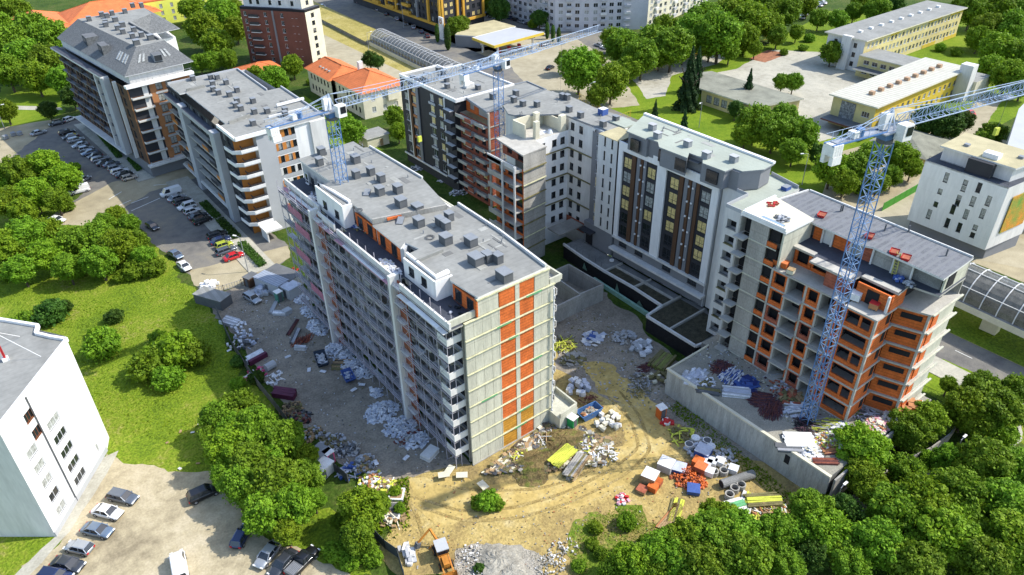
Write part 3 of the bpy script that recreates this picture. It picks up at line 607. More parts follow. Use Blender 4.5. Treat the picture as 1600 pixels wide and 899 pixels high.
# inner body (dark rooms) and floor slabs
A.part('inner_wall', MB().box(X0+2.0, X1-1.6, YF+.9, YB-.3, 0, 26.3, GREY))
for k in range(1, 9): A.part('floor_slab', MB().box(X0+.25, X1-.2, YF+.9, YB, zf[k]-.12, zf[k]+.12, SLAB))
A.part('terrace_slab', MB().box(X0-.3, X1+.3, YF+.62, YB, 26.45, 26.75, SLAB, ROOFT))
A.part('rear_wall', MB().box(X0, X1, YB-.28, YB, 0, 26.4, OFFW))
# long left facade: cross walls, infill with windows, balconies
rsA = random.Random(5); ys = [YF+.9+i*3.35 for i in range(17)]
for i, y in enumerate(ys): A.part('cross_wall', MB().box(X0+.02, X0+2.0, y-.12, y+.12, .1, 26.4, CONC))
cm = {}
for k in range(9):
    for i in range(16):
        y0, y1 = ys[i]+.14, ys[i+1]-.14; z0 = zf[k]+.13; z1 = zf[k+1]-.13; c = (i*7+k*3) % 5
        kind = i % 4
        if kind in (0, 1):    # window panels, some toned darker to paint in the facade's deep shadows
            q = MB(); xx = X0+.35; PM = (GREY, DUCT, LGREY)[(i+k*2) % 3]; q.box(xx, xx+.22, y0, y1, z0, z0+.85, PM); q.box(xx, xx+.22, y0, y1, z1-.25, z1, LGREY); q.box(xx, xx+.22, y0, y0+.45, z0+.85, z1-.25, LGREY); q.box(xx, xx+.22, y1-.5, y1, z0+.85, z1-.25, LGREY)
            A.part('facade_panel', q)
            a, b_ = win_meshes(y1-y0-.95, z1-z0-1.1, FRAMED, GLASS, 2); o = link('window', a, A.root, (xx-50, (y0+y1)/2-.02-95, z0+.85), -math.pi/2); link('pane', b_, o)
        else:
            q = MB(); q.box(X0+1.7, X0+1.9, y0, y1, z0, z1, BRICKD if (i+k) % 3 == 0 else CHAR); A.part('back_wall', q)  # recess backs mostly near black, shade of the gaps put into colour
            q = MB(); q.box(X0-1.15, X0+.1, y0-.1, y1+.1, zf[k]-.1, zf[k]+.1, SLAB); PB = (GREY, DUCT, LGREY, GREY, PLANK)[(i*3+k) % 5]; q.box(X0-1.15, X0-1.03, y0-.1, y1+.1, zf[k]+.1, zf[k]+(1.05 if (i+k) % 5 else .5), PB)
            q.box(X0-1.03, X0+.05, y0-.1, y0+.02, zf[k]+.1, zf[k]+1.05, LGREY)
            A.part('balcony', q)
# corner balconies at the near end
for k in range(1, 9):
    q = MB(); z = zf[k]; q.box(X0-2.3, X0-.02, YF+.95, YF+3.2, z-.12, z+.12, SLAB, CONCD); q.box(X0-2.3, X0-.02, YF+.83, YF+.95, z-.12, z+1.05, OFFW); q.box(X0-2.42, X0-2.3, YF+.83, YF+3.2, z-.12, z+1.05, OFFW); A.part('corner_balcony', q)
# tall pilaster strips and the red hoist strips between them
for y in (81.8, 107.9):
    A.part('pilaster', MB().box(X0-2.85, X0-1.3, y-.35, y+.35, 0, 27.9, OFFW)); A.part('red_infill', MB().box(X0-1.75, X0-1.6, y-2.6, y-.36, 0, 27, BRICKD))
    for k in range(9): A.part('strip_tie', MB().box(X0-2.6, X0-1.76, y-2.6, y-.36, zf[k+1]-.05, zf[k+1]+.05, OFFW))
    q = MB()
    for k in range(26):
        z = .5+k; q.beam((X0-1.82, y-2.5, z), (X0-1.82, y-.8, z+1), .07, WOOD)
    A.part('hoist_ladder', q)
# edge of the terrace: parapet and white/pink boards
for (y0, y1, xo) in ((66.9, 79.5, -2.3), (81.9, 99.5, -1.9), (101, 107, -1.6), (108.6, 122.7, -.6)):
    A.part('edge_parapet', MB().box(X0+xo-.15, X0+xo+.15, y0, y1, 26.75, 27.75, OFFW)); A.part('edge_slab', MB().box(X0+xo-.2, X0-.3, y0, y1, 26.5, 26.74, SLAB, ROOFT))
    A.part('edge_board', MB().box(X0+xo-.95, X0+xo-.2, y0+.3, y1-.4, 26.2, 26.3, PINKY if y0 > 80 else OFFW)); A.part('edge_board', MB().box(X0+xo-.9, X0+xo-.25, y0+2, y1-3, 26.32, 26.38, WHITE))
A.part('end_parapet', MB().box(X0-2.4, 45.3, YF+.3, YF+.6, 26.76, 27.8, CONCY))
A.part('roof_terrace_right', MB().box(58.0, 60.4, YF+.4, YB-22, 26.3, 26.7, SLAB)); A.part('terrace_parapet', MB().box(60.1, 60.4, YF+.1, YB-22.3, 26.7, 27.5, CONCY)); A.part('terrace_parapet', MB().box(58.1, 60.09, YF+.1, YF+.4, 26.4, 27.5, CONCY))
for k in range(1, 9): A.part('side_balcony', MB().box(X1+.02, X1+1.4, YF+1, YF+4, zf[k]-.12, zf[k]+.12, SLAB)); A.part('side_balcony', MB().box(X1+1.28, X1+1.4, YF+1, YF+4, zf[k]+.13, zf[k]+1.0, OFFW))
# penthouse walls and the stepped roofs
rear = PX([(466, 249), (552, 221), (568, 231), (578, 230), (600, 243), (660, 279), (698, 320), (581, 343), (548, 316), (538, 319), (512, 301), (501, 290), (516, 284)], 30.6)
front = PX([(700, 325), (716, 320), (780, 362), (853, 417.5), (746.5, 465), (703, 438), (703, 428), (681, 436.5), (650, 412), (634, 398.6), (655, 389), (633, 379), (626, 388), (582, 352)], 29.8)
A.part('rear_roof', MB().prism(rear, 30.3, 30.6, OFFW, ROOF)); A.part('front_roof', MB().prism(front, 29.55, 29.8, OFFW, ROOF))
def shrink(poly, f=.35):
    n = len(poly); cx = sum(p[0] for p in poly)/n; cy = sum(p[1] for p in poly)/n
    return [(p[0]+(f if p[0] < cx else -f), p[1]+(f if p[1] < cy else -f)) for p in poly]
A.part('penthouse_wall', MB().prism(shrink(rear), 26.76, 30.28, LGREY)); A.part('penthouse_wall', MB().prism(shrink(front), 26.76, 29.54, LGREY))
A.part('step_wall', MB().beam((*rear[6], 30.2), (*rear[7], 30.2), .3, CONC, .9)); A.part('brick_patch', MB().beam((51.5, 92.2, 30.3), (54, 91.6, 30.3), .34, BRICK, .35)); A.part('brick_patch', MB().beam((46.9, 92.85, 30.3), (49.2, 92.5, 30.3), .34, BRICK, .35))
q = MB()
for i in (3, 4): q.beam((*rear[i], 30.75), (*rear[i+1], 30.75), .25, OFFW, .4)
A.part('roof_coping', q); q = MB()
for i in (1, 2): q.beam((*front[i], 30.0), (*front[i+1], 30.0), .3, OFFW, .5)
q.beam((59.4, 91.5, 27.4), (59.4, 122, 27.4), .35, OFFW, .9); A.part('roof_coping', q)
A.part('roof_wall', MB().beam((*G(650, 411, 29.8), 30.0), (*G(692, 393, 29.8), 30.0), .3, ROOF, .55))
# white plastered stair and room volumes on the left edge
for (pts, zt) in ((PX([(500, 290), (516, 300), (545, 318), (548, 316), (522, 300)], 30.6), 31.0), (PX([(634, 398.6), (681, 436.5), (703, 427), (699, 424), (681, 433), (637, 397)], 29.8), 30.2)): A.part('white_parapet', MB().prism(pts, zt-.5, zt, WHITE))
A.part('white_wall', MB().box(43.15, 43.45, 73.9, 82.0, 25.5, 29.85, WHITE)); A.part('white_wall', MB().box(43.16, 46.0, 73.55, 73.85, 26.8, 29.95, WHITE)); A.part('white_wall', MB().box(43.0, 43.3, 100.4, 110, 26.8, 30.9, WHITE)); A.part('white_wall', MB().box(43.02, 44.8, 100.2, 100.5, 26.8, 30.8, WHITE))
for (x, y, a) in ((43.14, 76.5, -math.pi/2), (43.14, 79.8, -math.pi/2), (42.99, 106.8, -math.pi/2), (42.99, 102.5, -math.pi/2)):
    f, p = win_meshes(1.3, 1.3, FRAMED, GLASS, 1); o = link('window', f, A.root, (x-50-.15, y-95, 27.9), a); link('pane', p, o)
for (y0, y1, x) in ((82.5, 85.2, 46.1), (85.6, 92.5, 44.75), (66.95, 72.5, 45.25), (93.4, 99.8, 44.9)):
    n = max(1, int((y1-y0)/2.6))
    A.part('brick_wall', MB().box(x-.03, x+.2, y0, y1, 26.8, 29.4, BRICK if x < 46 else GREY))
    for i in range(n):
        f, p = win_meshes(1.5, 1.9, FRAMED, GLASS, 2); yc = y0+(i+.5)*(y1-y0)/n; o = link('window', f, A.root, (x-50-.2, yc-95, 27.2), -math.pi/2); link('pane', p, o)
for i, y in enumerate((112, 114.5, 117, 119.5)):
    f, p = win_meshes(1.2, 2.0, FRAME if i % 2 else FRAMED, GLASS, 1); o = link('window', f, A.root, (45.4-50, y-95, 27.0), -math.pi/2); link('pane', p, o)
# clutter kept as part of the terrace: vents
for (px, py, s) in ((500, 258, 1), (503, 242, 1.1), (556, 254, 1.2), (557, 278, 1), (580, 273, 1), (596, 284, 1), (594, 304, 1.1), (622, 301, 1.1), (627, 322, 1.3)): vent(A, px, py, 30.6, 1.3*s, 1.7, 1.7*s)
for (px, py, s) in ((653, 332, 1.3), (655, 353, 1.2), (702, 344, 1), (688, 352, 1), (697, 358, 1), (697, 380, 1.3), (736, 383, 1.3), (744, 412, 1.5), (778, 410, 1), (788, 437, 1.5), (762, 408, 1.1)): vent(A, px, py, 29.8, 1.3*s, 1.7, 1.7*s)
for (px, py) in ((574, 303), (626, 347)): A.part('fallen_cap', MB().obox((*G(px, py, 30.61 if px < 600 else 29.81), 30.65 if px < 600 else 29.85), 1.6, 1.0, .35, .8, DUCT, .3, CAP))
# annexe box with rubble at the foot
an = PX([(836, 640), (862, 604), (897, 628), (871, 664)], 3.5)
A.part('annexe', MB().prism([(58.2, 64.3), (62.2, 64.6), (62.2, 69.9), (59.0, 69.9), (59.0, 66.9), (58.2, 66.9)], 0, 2.6, CONCY)); q = MB()
for a, c in (((58.35, 64.45), (62.05, 64.75)), ((62.05, 64.75), (62.05, 69.8)), ((62.05, 69.8), (59.2, 69.8))): q.beam((*a, 3.05), (*c, 3.05), .3, CONCY, .9)
A.part('annexe_rim', q)

# scaffolding on the left side (a thing of its own)
S = thing('scaffolding', 'grey tube scaffolding covering the whole left side of the central block', 'scaffolding', (41, 95, 0))
sx = 41.85; stds = MB().box(-.04, .04, -.04, .04, 0, 28.2, SCAF).mesh('standard')
yy = [68+i*2.57 for i in range(22)]
for y in yy:
    for x in (sx-1.0, sx): link('standard', stds, S, (x-41, y-95, 0))
dk = MB().box(-.42, .42, -1.26, 1.26, -.03, .03, PLANK).mesh('scaffold_deck'); dk2 = MB().box(-.5, .5, -1.26, 1.26, -.03, .03, FOAM).mesh('scaffold_deck')
for k in range(1, 10):
    for i in range(21):
        if (i*5+k*3) % 7 == 0 or any(yv-2.9 < (yy[i]+yy[i+1])/2 < yv+.6 for yv in (81.8, 107.9)): continue
        link('scaffold_deck', dk2 if (i*3+k*7) % 17 == 0 else dk, S, (sx-.5-41, (yy[i]+yy[i+1])/2-95, zf[k]-.6))
for k in range(1, 10):
    for dz in (.06, .5, 1.0):
        for j in range(3): S_ = MB().box(-.04, .04, 0, 17.9, -.04, .04, SCAF); o = S_.mesh('guard_rail'); link('guard_rail', o, S, (sx-1.05-41, yy[0]+j*17.99-95, zf[k]-.6+dz))
tb = MB().box(-.03, .03, -1.26, 1.26, 0, .34, mat('toe board', (.16, .13, .15), .8, .3, 1.)).mesh('toe_board')
for k in range(1, 10):
    for i in range(21):
        if (i*3+k*5) % 6 and not any(yv-2.9 < (yy[i]+yy[i+1])/2 < yv+.6 for yv in (81.8, 107.9)): link('toe_board', tb, S, (sx-1.0-41, (yy[i]+yy[i+1])/2-95, zf[k]-.56))
br = MB().beam((0, 0, 0), (0, 2.57, 2.95), .05, SCAF).mesh('brace'); br2 = MB().beam((0, 2.57, 0), (0, 0, 2.95), .05, SCAF).mesh('brace')
for i in range(21):
    for k in range(9):
        if (i+k) % 2 == 0: link('brace', br if k % 2 else br2, S, (sx-1.1-41, yy[i]-95, zf[k]-.6+(0 if k else .6)))
for y0, y1 in ((108.5, 122.5), (82.5, 92), (68, 73)):
    for k in (3, 5, 7, 8):
        if (y0 > 100): link('debris_net', MB().box(-.01, .01, 0, min(6, y1-y0), 0, 1.6, NETPINK).mesh('debris_net'), S, (sx-1.15-41, y0+(k % 3)*2-95, zf[k]))
A.finish() if A.w.v else None

# ------------------------------------------------------------------ C: orange and white flat-roofed block, upper left
C = Bld('orange_white_block', 'flat roofed block with white piers and orange cladding left of the scaffolded one', 'apartment building', 55, 180)
xW, xE, yS, yN, zT = 45.2, 66.0, 156.2, 203.5, 23.7; cz = [i*2.95 for i in range(8)]
g3 = [GLASS, GLASS, GLASSL]
# south (sunlit) face: balcony bay, white pier, mixed bay, white pier
hol = C.windows((xW+4.4, yS), (xE, yS), [5.1+.0, 7.0, 8.6], [z+1.2 for z in cz], 1.15, 1.55, 0, zT, WHITE, FRAMED, gms=g3, div=1)
for k in range(8):
    for j, (a, c) in enumerate(((4.2, 4.5), (5.72, 6.38), (7.62, 7.98))):
        C.part('cladding_panel', MB().box(xW+4.4+a, xW+4.4+c+.25, yS-.05, yS-.005, cz[k]+1.1, cz[k]+2.8, ORANGE if (k+j) % 2 or k > 4 else OFFW))
    C.part('cladding_band', MB().box(xW+8.55, xW+13.6, yS-.06, yS-.006, cz[k]+.15, cz[k]+1.05, LGREY))
C.part('white_pier', MB().box(xW+4.4, xW+8.4, yS-.35, yS-.01, 0, zT+.1, LGREY)); C.part('white_pier', MB().box(xE-3.6, xE+.1, yS-.5, yS-.01, 0, zT, OFFW, WHITE))
C.face((xW, yS+1.8), (xW+4.4, yS+1.8), 0, zT, ORANGE); C.face((xW+4.4, yS+1.8), (xW+4.4, yS), 0, zT, OFFW)
C.windows((xW, yS+1.8), (xW+4.4, yS+1.8), [2.6], [z+.3 for z in cz], 1.7, 2.2, fm=FRAMED, wallface=False, gms=g3, div=2, depth=.02)
for k in range(1, 8):
    q = MB(); z = cz[k]; pts = [(xW-1.3, yS+4.5), (xW-1.0, yS+.6), (xW+.6, yS-.6), (xW+4.35, yS-.6), (xW+4.35, yS+1.78), (xW-.02, yS+1.78), (xW-.02, yS+5.4)]
    q.prism(pts, z-.2, z, OFFW, CONCD)
    for a, c in zip(pts[:3], pts[1:4]): q.beam((*a, z+.35), (*c, z+.35), .14, WHITE, .72)
    C.part('balcony', q)
    q = MB(); q.box(xW+1.1, xW+1.15, yS-.4, yS+1.5, z+.72, z+1.15, FRAMED); q.box(xW+1.2, xW+3.9, yS-.42, yS-.36, z+.72, z+1.1, FRAMED); C.part('railing', q)
# west (shaded) face
wp0, wp1 = (xW, yN), (xW, yS+1.8)
yc = lambda y: yN-y
us = [1.6, 4.2, 6.8, 9.4, 14.8, 17.6, 20.4, 23.2, 26.0, 28.6, 33.6, 36.6, 39.6, 42.6]
C.windows(wp0, wp1, us, [z+.5 for z in cz], 1.7, 2.0, 0, zT, CHAR, FRAMED, gms=g3, div=2)
for y in (190.4, 167.6): C.part('white_pier', MB().box(xW-1.55, xW-.01, y-1.5, y+1.5, 0, zT-1.2, LGREY))
for y0, y1 in ((169.2, 188.8), (192.0, 203)):
    for k in range(1, 8): C.part('balcony', MB().box(xW-1.1, xW-.01, y0, y1, cz[k]-.14, cz[k]+.14, SLAB)); C.part('balcony_screen', MB().box(xW-1.1, xW-1.04, y0+.2+3*(k % 3), y0+.2+3*(k % 3)+4, cz[k]+.14, cz[k]+1.1, ORANGE if k % 2 else CHAR))
    C.part('ledge', MB().box(xW-1.5, xW-.02, y0, y1, 21.2, 22.2, LGREY, ROOFT)); C.part('ledge', MB().box(xW-1.5, xW-.02, y0, y1, 2.4, 2.75, OFFW)); C.part('frame_pier', MB().box(xW-1.5, xW-1.2, y0, y0+.35, 2.75, 21.2, OFFW))
C.face((xE, yS), (xE, yN), 0, zT, OFFW); C.face((xE, yN), (xW, yN), 0, zT, OFFW)
rc = PX([(288, 143), (276, 128), (384, 111), (420, 138), (424, 142), (441, 136), (498, 177), (425, 203), (407, 203), (366, 218), (344, 196), (356, 193)], 24.0)
rc = [(xW+.3, 194), (xW+.3, 203.5), (64, 203.7), (63.3, 182), (67.0, 182), (66.2, 156.0), (52, 155.6), (45.0, 155.4), (45.0, 166), (47, 166.3), (47, 194)]
C.part('roof', MB().prism(rc, 23.7, 24.0, OFFW, ROOF))
for a, c in ((rc[6], rc[7]), (rc[7], rc[8])): C.part('parapet', MB().beam((*a, 24.15), (*c, 24.15), .5, WHITE, .75))
for a, c in ((4, 5), (2, 3), (1, 2)): C.part('parapet', MB().beam((*rc[a], 24.2), (*rc[c], 24.2), .3, LGREY, .5))
C.part('roof_wall', MB().beam((*G(292, 143, 24), 24.3), (*G(320, 136, 24), 24.3), .3, ROOF, .7)); C.part('roof_wall', MB().beam((*G(358, 194, 24), 24.3), (*G(391, 182, 24), 24.3), .3, ROOF, .7)); C.part('roof_wall', MB().box(56, 66, 163.4, 163.8, 24, 24.4, OFFW))
for (px, py) in ((302, 126), (330, 124), (340, 124), (333, 134), (354, 132), (334, 143), (342, 148), (371, 144), (359, 151), (371, 161), (396, 161), (369, 168), (377, 173), (398, 178), (418, 177), (396, 196), (446, 176), (446, 182)): vent(C, px, py, 24.0, 1.3, 1.5, 1.7)
C.part('duct', MB().beam((*G(433, 168, 24), 24.5), (*G(475, 157, 24), 24.5), .5, WHITE)); C.part('porch', MB().box(46, 50, 151.6, 155.6, 2.4, 2.8, OFFW)); C.part('porch_wall', MB().box(46.2, 46.5, 151.8, 155.5, 0, 2.4, OFFW))
C.finish()

# ------------------------------------------------------------------ mansard building, top left
M2 = Bld('mansard_block', 'tall block with slate mansard roof and orange brick end at the upper left', 'apartment building', 42, 232)
p_fl, p_fr = (36.0, 205.5), (52.6, 207.3); d = ((30.4-36.0)/52.5, (257.7-205.5)/52.5)
p_bl = (30.4, 257.7); p_br = (47.0, 259.5)
mz = [3.9+i*2.95 for i in range(7)]; tz = 24.6
M2.windows(p_fl, p_fr, [8.0, 10.6], [z+.7 for z in mz], 1.7, 1.9, 3.8, tz, TAN, FRAMED, gms=[GLASSL, GLASSL, GLASS], div=2)
M2.windows(p_fl, p_fr, [13.9], [z+.9 for z in mz], 1.1, 1.5, fm=FRAMED, gms=[GLASSL, GLASS], wallface=False)
U = ((p_fr[0]-p_fl[0])/16.7, (p_fr[1]-p_fl[1])/16.7); N = (U[1], -U[0])
aU = math.atan2(U[1], U[0])
for k, z in enumerate(mz):
    c = (p_fl[0]+U[0]*2.9+N[0]*.1, p_fl[1]+U[1]*2.9+N[1]*.1); M2.part('balcony_opening', MB().obox((*c, z+.3), 5.2, .14, 2.5, aU, CHAR))
    balcony(M2, p_fl, U, N, .4, 5.4, z, 1.1, .35, SLAB, OFFW); c = (p_fl[0]+U[0]*4.3+N[0]*.22, p_fl[1]+U[1]*4.3+N[1]*.22); M2.part('white_infill', MB().obox((*c, z+.1), 1.3, .12, 2.4, aU, OFFW))
    c = (p_fl[0]+U[0]*11.6+N[0]*.03, p_fl[1]+U[1]*11.6+N[1]*.03); M2.part('grey_band', MB().obox((*c, z-.25), 9.6, .08, .55, aU, LGREY))
wU = ((p_fl[0]-p_bl[0])/52.5, (p_fl[1]-p_bl[1])/52.5); wN = (wU[1], -wU[0]); wa = math.atan2(wU[1], wU[0])
M2.windows(p_bl, p_fl, [1.8+i*2.75 for i in range(18)], [z+.45 for z in mz], 1.6, 2.0, 3.8, tz, BROWN, FRAMED, gms=[GLASS, GLASS, GLASS, GLASSL], div=2)
for u, w, m, pr in ((32.5, .8, OFFW, 1.3), (39.3, 3.2, LGREY, 1.6), (45.5, .6, OFFW, .9)):
    c = (p_bl[0]+wU[0]*u+wN[0]*pr/2, p_bl[1]+wU[1]*u+wN[1]*pr/2); M2.part('pier', MB().obox((*c, 3.8), w, pr-.02, tz-3.6, wa, m))
for u0, u1 in ((33.0, 37.6), (1.5, 31.8)):
    for z in mz[1:]: 
        c = (p_bl[0]+wU[0]*(u0+u1)/2+wN[0]*.5, p_bl[1]+wU[1]*(u0+u1)/2+wN[1]*.5); M2.part('balcony', MB().obox((*c, z-.12), u1-u0, .98, .24, wa, GREY)); c = (c[0]+wN[0]*.45, c[1]+wN[1]*.45)
        for j in range(int((u1-u0)/4)):
            if (j+int(z)) % 2: cc = (c[0]+wU[0]*(-(u1-u0)/2+2+j*4), c[1]+wU[1]*(-(u1-u0)/2+2+j*4)); M2.part('balcony_screen', MB().obox((*cc, z+.12), 2.6, .06, .9, wa, BROWN if j % 2 else CHAR))
c = lambda u, e: (p_bl[0]+wU[0]*u+wN[0]*e, p_bl[1]+wU[1]*u+wN[1]*e)
M2.part('ledge', MB().obox((*c(20, .9), 3.4), 41, 1.8, .4, wa, OFFW)); M2.part('ledge', MB().obox((*c(20, .9), tz), 40.5, 1.9, .5, wa, OFFW, ROOFT))
q = MB().obox(((p_fl[0]+p_fr[0])/2+N[0]*.8, (p_fl[1]+p_fr[1])/2+N[1]*.8, tz), 17.6, 1.6, .7, aU, WHITE, OFFW); M2.part('terrace_band', q); M2.part('terrace_band', MB().obox(((p_fl[0]+p_fr[0])/2+N[0]*.8, (p_fl[1]+p_fr[1])/2+N[1]*.8, 3.3), 17.6, 1.8, .5, aU, OFFW))
M2.body([p_fl, p_fr, p_br, p_bl], .1, 3.8, GREY); M2.face(p_fr, p_br, 3.8, tz, OFFW); M2.face(p_br, p_bl, 3.8, tz, OFFW)
M2.part('wing', MB().prism([(46.9, 245), (61, 246.5), (61.5, 262), (46, 260)], 0, tz, WHITE)); M2.part('wing_recess', MB().box(53, 59, 245.2, 245.6, 3, 22, MAROON))
ring = lambda z, e: [(p_fl[0]+e, p_fl[1]+e), (p_fr[0]-e, p_fr[1]+e), (p_br[0]-e, p_br[1]-e), (p_bl[0]+e, p_bl[1]-e)]
M2.part('attic_wall', MB().prism([(p_fl[0]+1.6, p_fl[1]+1.6), (p_fr[0]-1, p_fr[1]+1.6), (p_br[0]+10, p_br[1]-.5), (p_bl[0]+1.4, p_bl[1]-.5)], tz, 27.3, OFFW))
lo = [(36.6, 206.2), (54.4, 208.2), (52.6, 243), (62.5, 245), (62.5, 261.5), (31.2, 258.5)]; hi = [(43.2, 216.0), (50.8, 217.6), (49.6, 244.5), (57.0, 251), (57.5, 260), (38.2, 259.0)]
q = MB(); n = 6; q.add([(x, y, 27.2) for x, y in lo]+[(x, y, 31.3) for x, y in hi], [(i, (i+1) % n, n+(i+1) % n, n+i) for i in range(n)], SHINGLE); q.add([(x, y, 31.3) for x, y in hi], [tuple(range(n))], ROOF); M2.part('mansard_roof', q)
M2.part('eave', MB().prism(lo, 27.0, 27.18, LGREY))
def on_slope(i, t, v):
    a, b, c2, d2 = lo[i], lo[(i+1) % 6], hi[(i+1) % 6], hi[i]; B0 = (a[0]+(b[0]-a[0])*t, a[1]+(b[1]-a[1])*t); T0 = (d2[0]+(c2[0]-d2[0])*t, d2[1]+(c2[1]-d2[1])*t)
    return (B0[0]+(T0[0]-B0[0])*v, B0[1]+(T0[1]-B0[1])*v, 27.2+4.1*v)
def skylight(i, t, v, w=.8, h=.3):
    t2 = t+w/math.dist(lo[i], lo[(i+1) % 6]); q = MB(); P_ = [Vector(on_slope(i, t, v)), Vector(on_slope(i, t2, v)), Vector(on_slope(i, t2, v+h)), Vector(on_slope(i, t, v+h))]; nn = (P_[1]-P_[0]).cross(P_[3]-P_[0]).normalized()*.12
    q.add([p+nn for p in P_]+P_, [(0, 1, 2, 3), (4, 5, 1, 0), (5, 6, 2, 1), (6, 7, 3, 2), (7, 4, 0, 3)], GLASSL); M2.part('skylight', q)
for t in (.16, .24, .66, .74): skylight(0, t, .38)
for t in (.08, .12, .18, .22, .45, .5): skylight(5, 1-t*.8, .35, .9)
for t in (.25, .4): skylight(3, t, .4, .8)
M2.part('dormer', MB().box(45.2, 47.4, 209.3, 212, 28.4, 30.2, CAP, ROOFD)); M2.part('dormer_window', MB().box(45.4, 47.2, 209.2, 209.29, 28.6, 30.0, GLASS))
for (y, l) in ((240, 5), (228, 5)): M2.part('dormer', MB().box(33.6+(258-y)*.1, 38.5, y-l/2, y+l/2, 27.3, 30.6, SHINGLE, ROOFD)); M2.part('dormer_window', MB().box(33.5+(258-y)*.1, 33.6+(258-y)*.1-.001, y-l/2+.4, y+l/2-.4, 27.5, 30.2, GLASS))
for (px, py, s) in ((140, 33, 1), (160, 26, 1.1), (166, 38, 1), (176, 24, 1), (168, 28, 1), (196, 21, 1), (208, 12, 1), (222, 12, .9), (166, 42, 1), (181, 34, 1.2), (192, 42, 1.2), (185, 47, 1.1), (193, 53, 1), (208, 60, 1), (210, 50, 1), (236, 62, 1.3), (214, 70, 1.3), (222, 58, 1)): vent(M2, px, py, 31.3, 1.4*s, 1.6, 1.8*s)
M2.part('ridge_wall', MB().beam((48.5, 243, 31.5), (49.8, 219, 31.5), .3, DUCT, .5)); 
for u in np.linspace(.03, .97, 9):
    x, y = p_fl[0]+(p_fr[0]-p_fl[0])*u, p_fl[1]+(p_fr[1]-p_fl[1])*u; M2.part('rail_post', MB().box(x+N[0]*1.7-.03, x+N[0]*1.7+.03, y+N[1]*1.7-.03, y+N[1]*1.7+.03, tz+.9, tz+1.7, STEEL))
M2.part('handrail', MB().beam((p_fl[0]+N[0]*1.7, p_fl[1]+N[1]*1.7, tz+1.7), (p_fr[0]+N[0]*1.7, p_fr[1]+N[1]*1.7, tz+1.7), .06, STEEL))
M2.windows((p_fl[0]+1.6, p_fl[1]+1.55), (p_fr[0]-1, p_fr[1]+1.55), [3.5, 9.5], [tz+.2], 2.2, 2.1, fm=FRAMED, gm=GLASS, wallface=False)
M2.finish()

# ------------------------------------------------------------------ B row behind: B1 dark block
B1 = Bld('dark_clad_block', 'charcoal block with thin white frame lines and a flat grey roof', 'apartment building', 100, 158)
zB = 23.6; bz = [2.9+i*2.95 for i in range(7)]
B1.windows((95, 171), (94.6, 145.2), [2.6, 6.7, 15.6, 19.6], [z+.6 for z in bz], 1.7, 1.8, 0, zB, CHAR, FRAME, gms=[GLASSL, GLASS, GLASSW], div=2)
for (u, w, m) in ((4.6, .45, OFFW), (5.3, .9, BROWN), (8.8, 1.2, GREY), (21.5, .5, OFFW)): B1.part('facade_strip', MB().box(94.45+.0, 94.7, 171-u-w/2, 171-u+w/2, 2.7, zB, m))
for k, z in enumerate(bz):
    B1.part('panel', MB().box(94.62, 94.66+.02*k, 171-7.9, 171-5.9, z-.2, z+.5, TAN)); B1.part('panel', MB().box(94.5, 94.66, 171-17.2, 171-14.2, z-.25, z+.35, LGREY)); B1.part('balcony', MB().box(93.4, 94.6, 145.4, 148.6, z-.15, z+.9, CHAR, OFFW))
B1.part('base_band', MB().box(94.3, 94.58, 145.3, 171, 2.5, 2.9, OFFW))
B1.face((94.6, 145.2), (112.6, 145.2), 0, zB, CHAR); B1.face((112.6, 145.2), (112, 171), 0, zB, OFFW); B1.face((112, 171), (95, 171), 0, zB, OFFW)
B1.roof([(94.8, 144.8), (112.7, 144.9), (112.2, 167.2), (106.9, 167.4), (106.9, 171), (94.9, 171)], 24, ROOF, .4, .4, .4, WHITE)
for (px, py) in ((645, 125), (666, 120), (664, 124), (685, 112), (693, 117), (698, 128), (727, 110), (699, 138), (747, 140), (655, 128)): vent(B1, px, py, 24.0, 1.2, 1.4, 1.6)
B1.part('stair_head', MB().box(97, 100, 160, 163, 24, 25.2, ROOF)); B1.part('block_stack', MB().box(102, 104.5, 150.5, 152, 24, 25, OFFW))
B1.finish()
# B2 brick balcony block
B2 = Bld('brick_balcony_block', 'unfinished red brick block with concrete balconies behind the middle crane mast', 'apartment building', 100, 140)
B2.windows((96, 145), (96, 133.2), [1.4, 4.2, 6.6, 9.6], [i*2.95+.9 for i in range(7)], 1.6, 1.7, 0, 21, BRICKD, FRAMED, gms=[GLASS, GLASSW, GLASS], div=2)
B2.face((96, 133.2), (99, 133.2), 0, 24, BRICKD); B2.face((99, 133.2), (103, 133.2), 0, 24, CONC); B2.part('concrete_edge', MB().box(95.8, 96.2, 133.0, 133.4, 0, 24, SLAB))
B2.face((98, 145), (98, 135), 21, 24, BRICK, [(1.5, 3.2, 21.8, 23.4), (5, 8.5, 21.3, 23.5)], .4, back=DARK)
for k in range(1, 8):
    z = k*2.95
    for (y0, y1, m2) in ((140.6, 144.9, SLAB), (137.6, 140.0, BRICKD), (133.4, 137.2, SLAB)): q = MB(); dd = 1.5 if m2 is SLAB else 2.2; q.box(96-dd, 95.98, y0, y1, z-.2, z, SLAB); q.box(96-dd, 96-dd+.12, y0, y1, z, z+(.6 if m2 is SLAB else .9), m2); B2.part('balcony', q)
    B2.part('floor_band', MB().box(96.3, 103, 133.08, 133.19, z-.15, z+.1, SLAB))
B2.roof([(98.1, 146.3), (96.0, 134.0), (101.8, 135.3), (116.5, 136.9), (116.9, 145)][::-1], 24, ROOF, .3, .25, .3, CAP)
B2.body([(96.1, 133.4), (116, 133.6), (116, 145), (96.1, 145)], 0, 21, CONC, (0, 3)); B2.part('top_core', MB().box(98.1, 116, 136, 144.8, 21, 23.7, CONC))
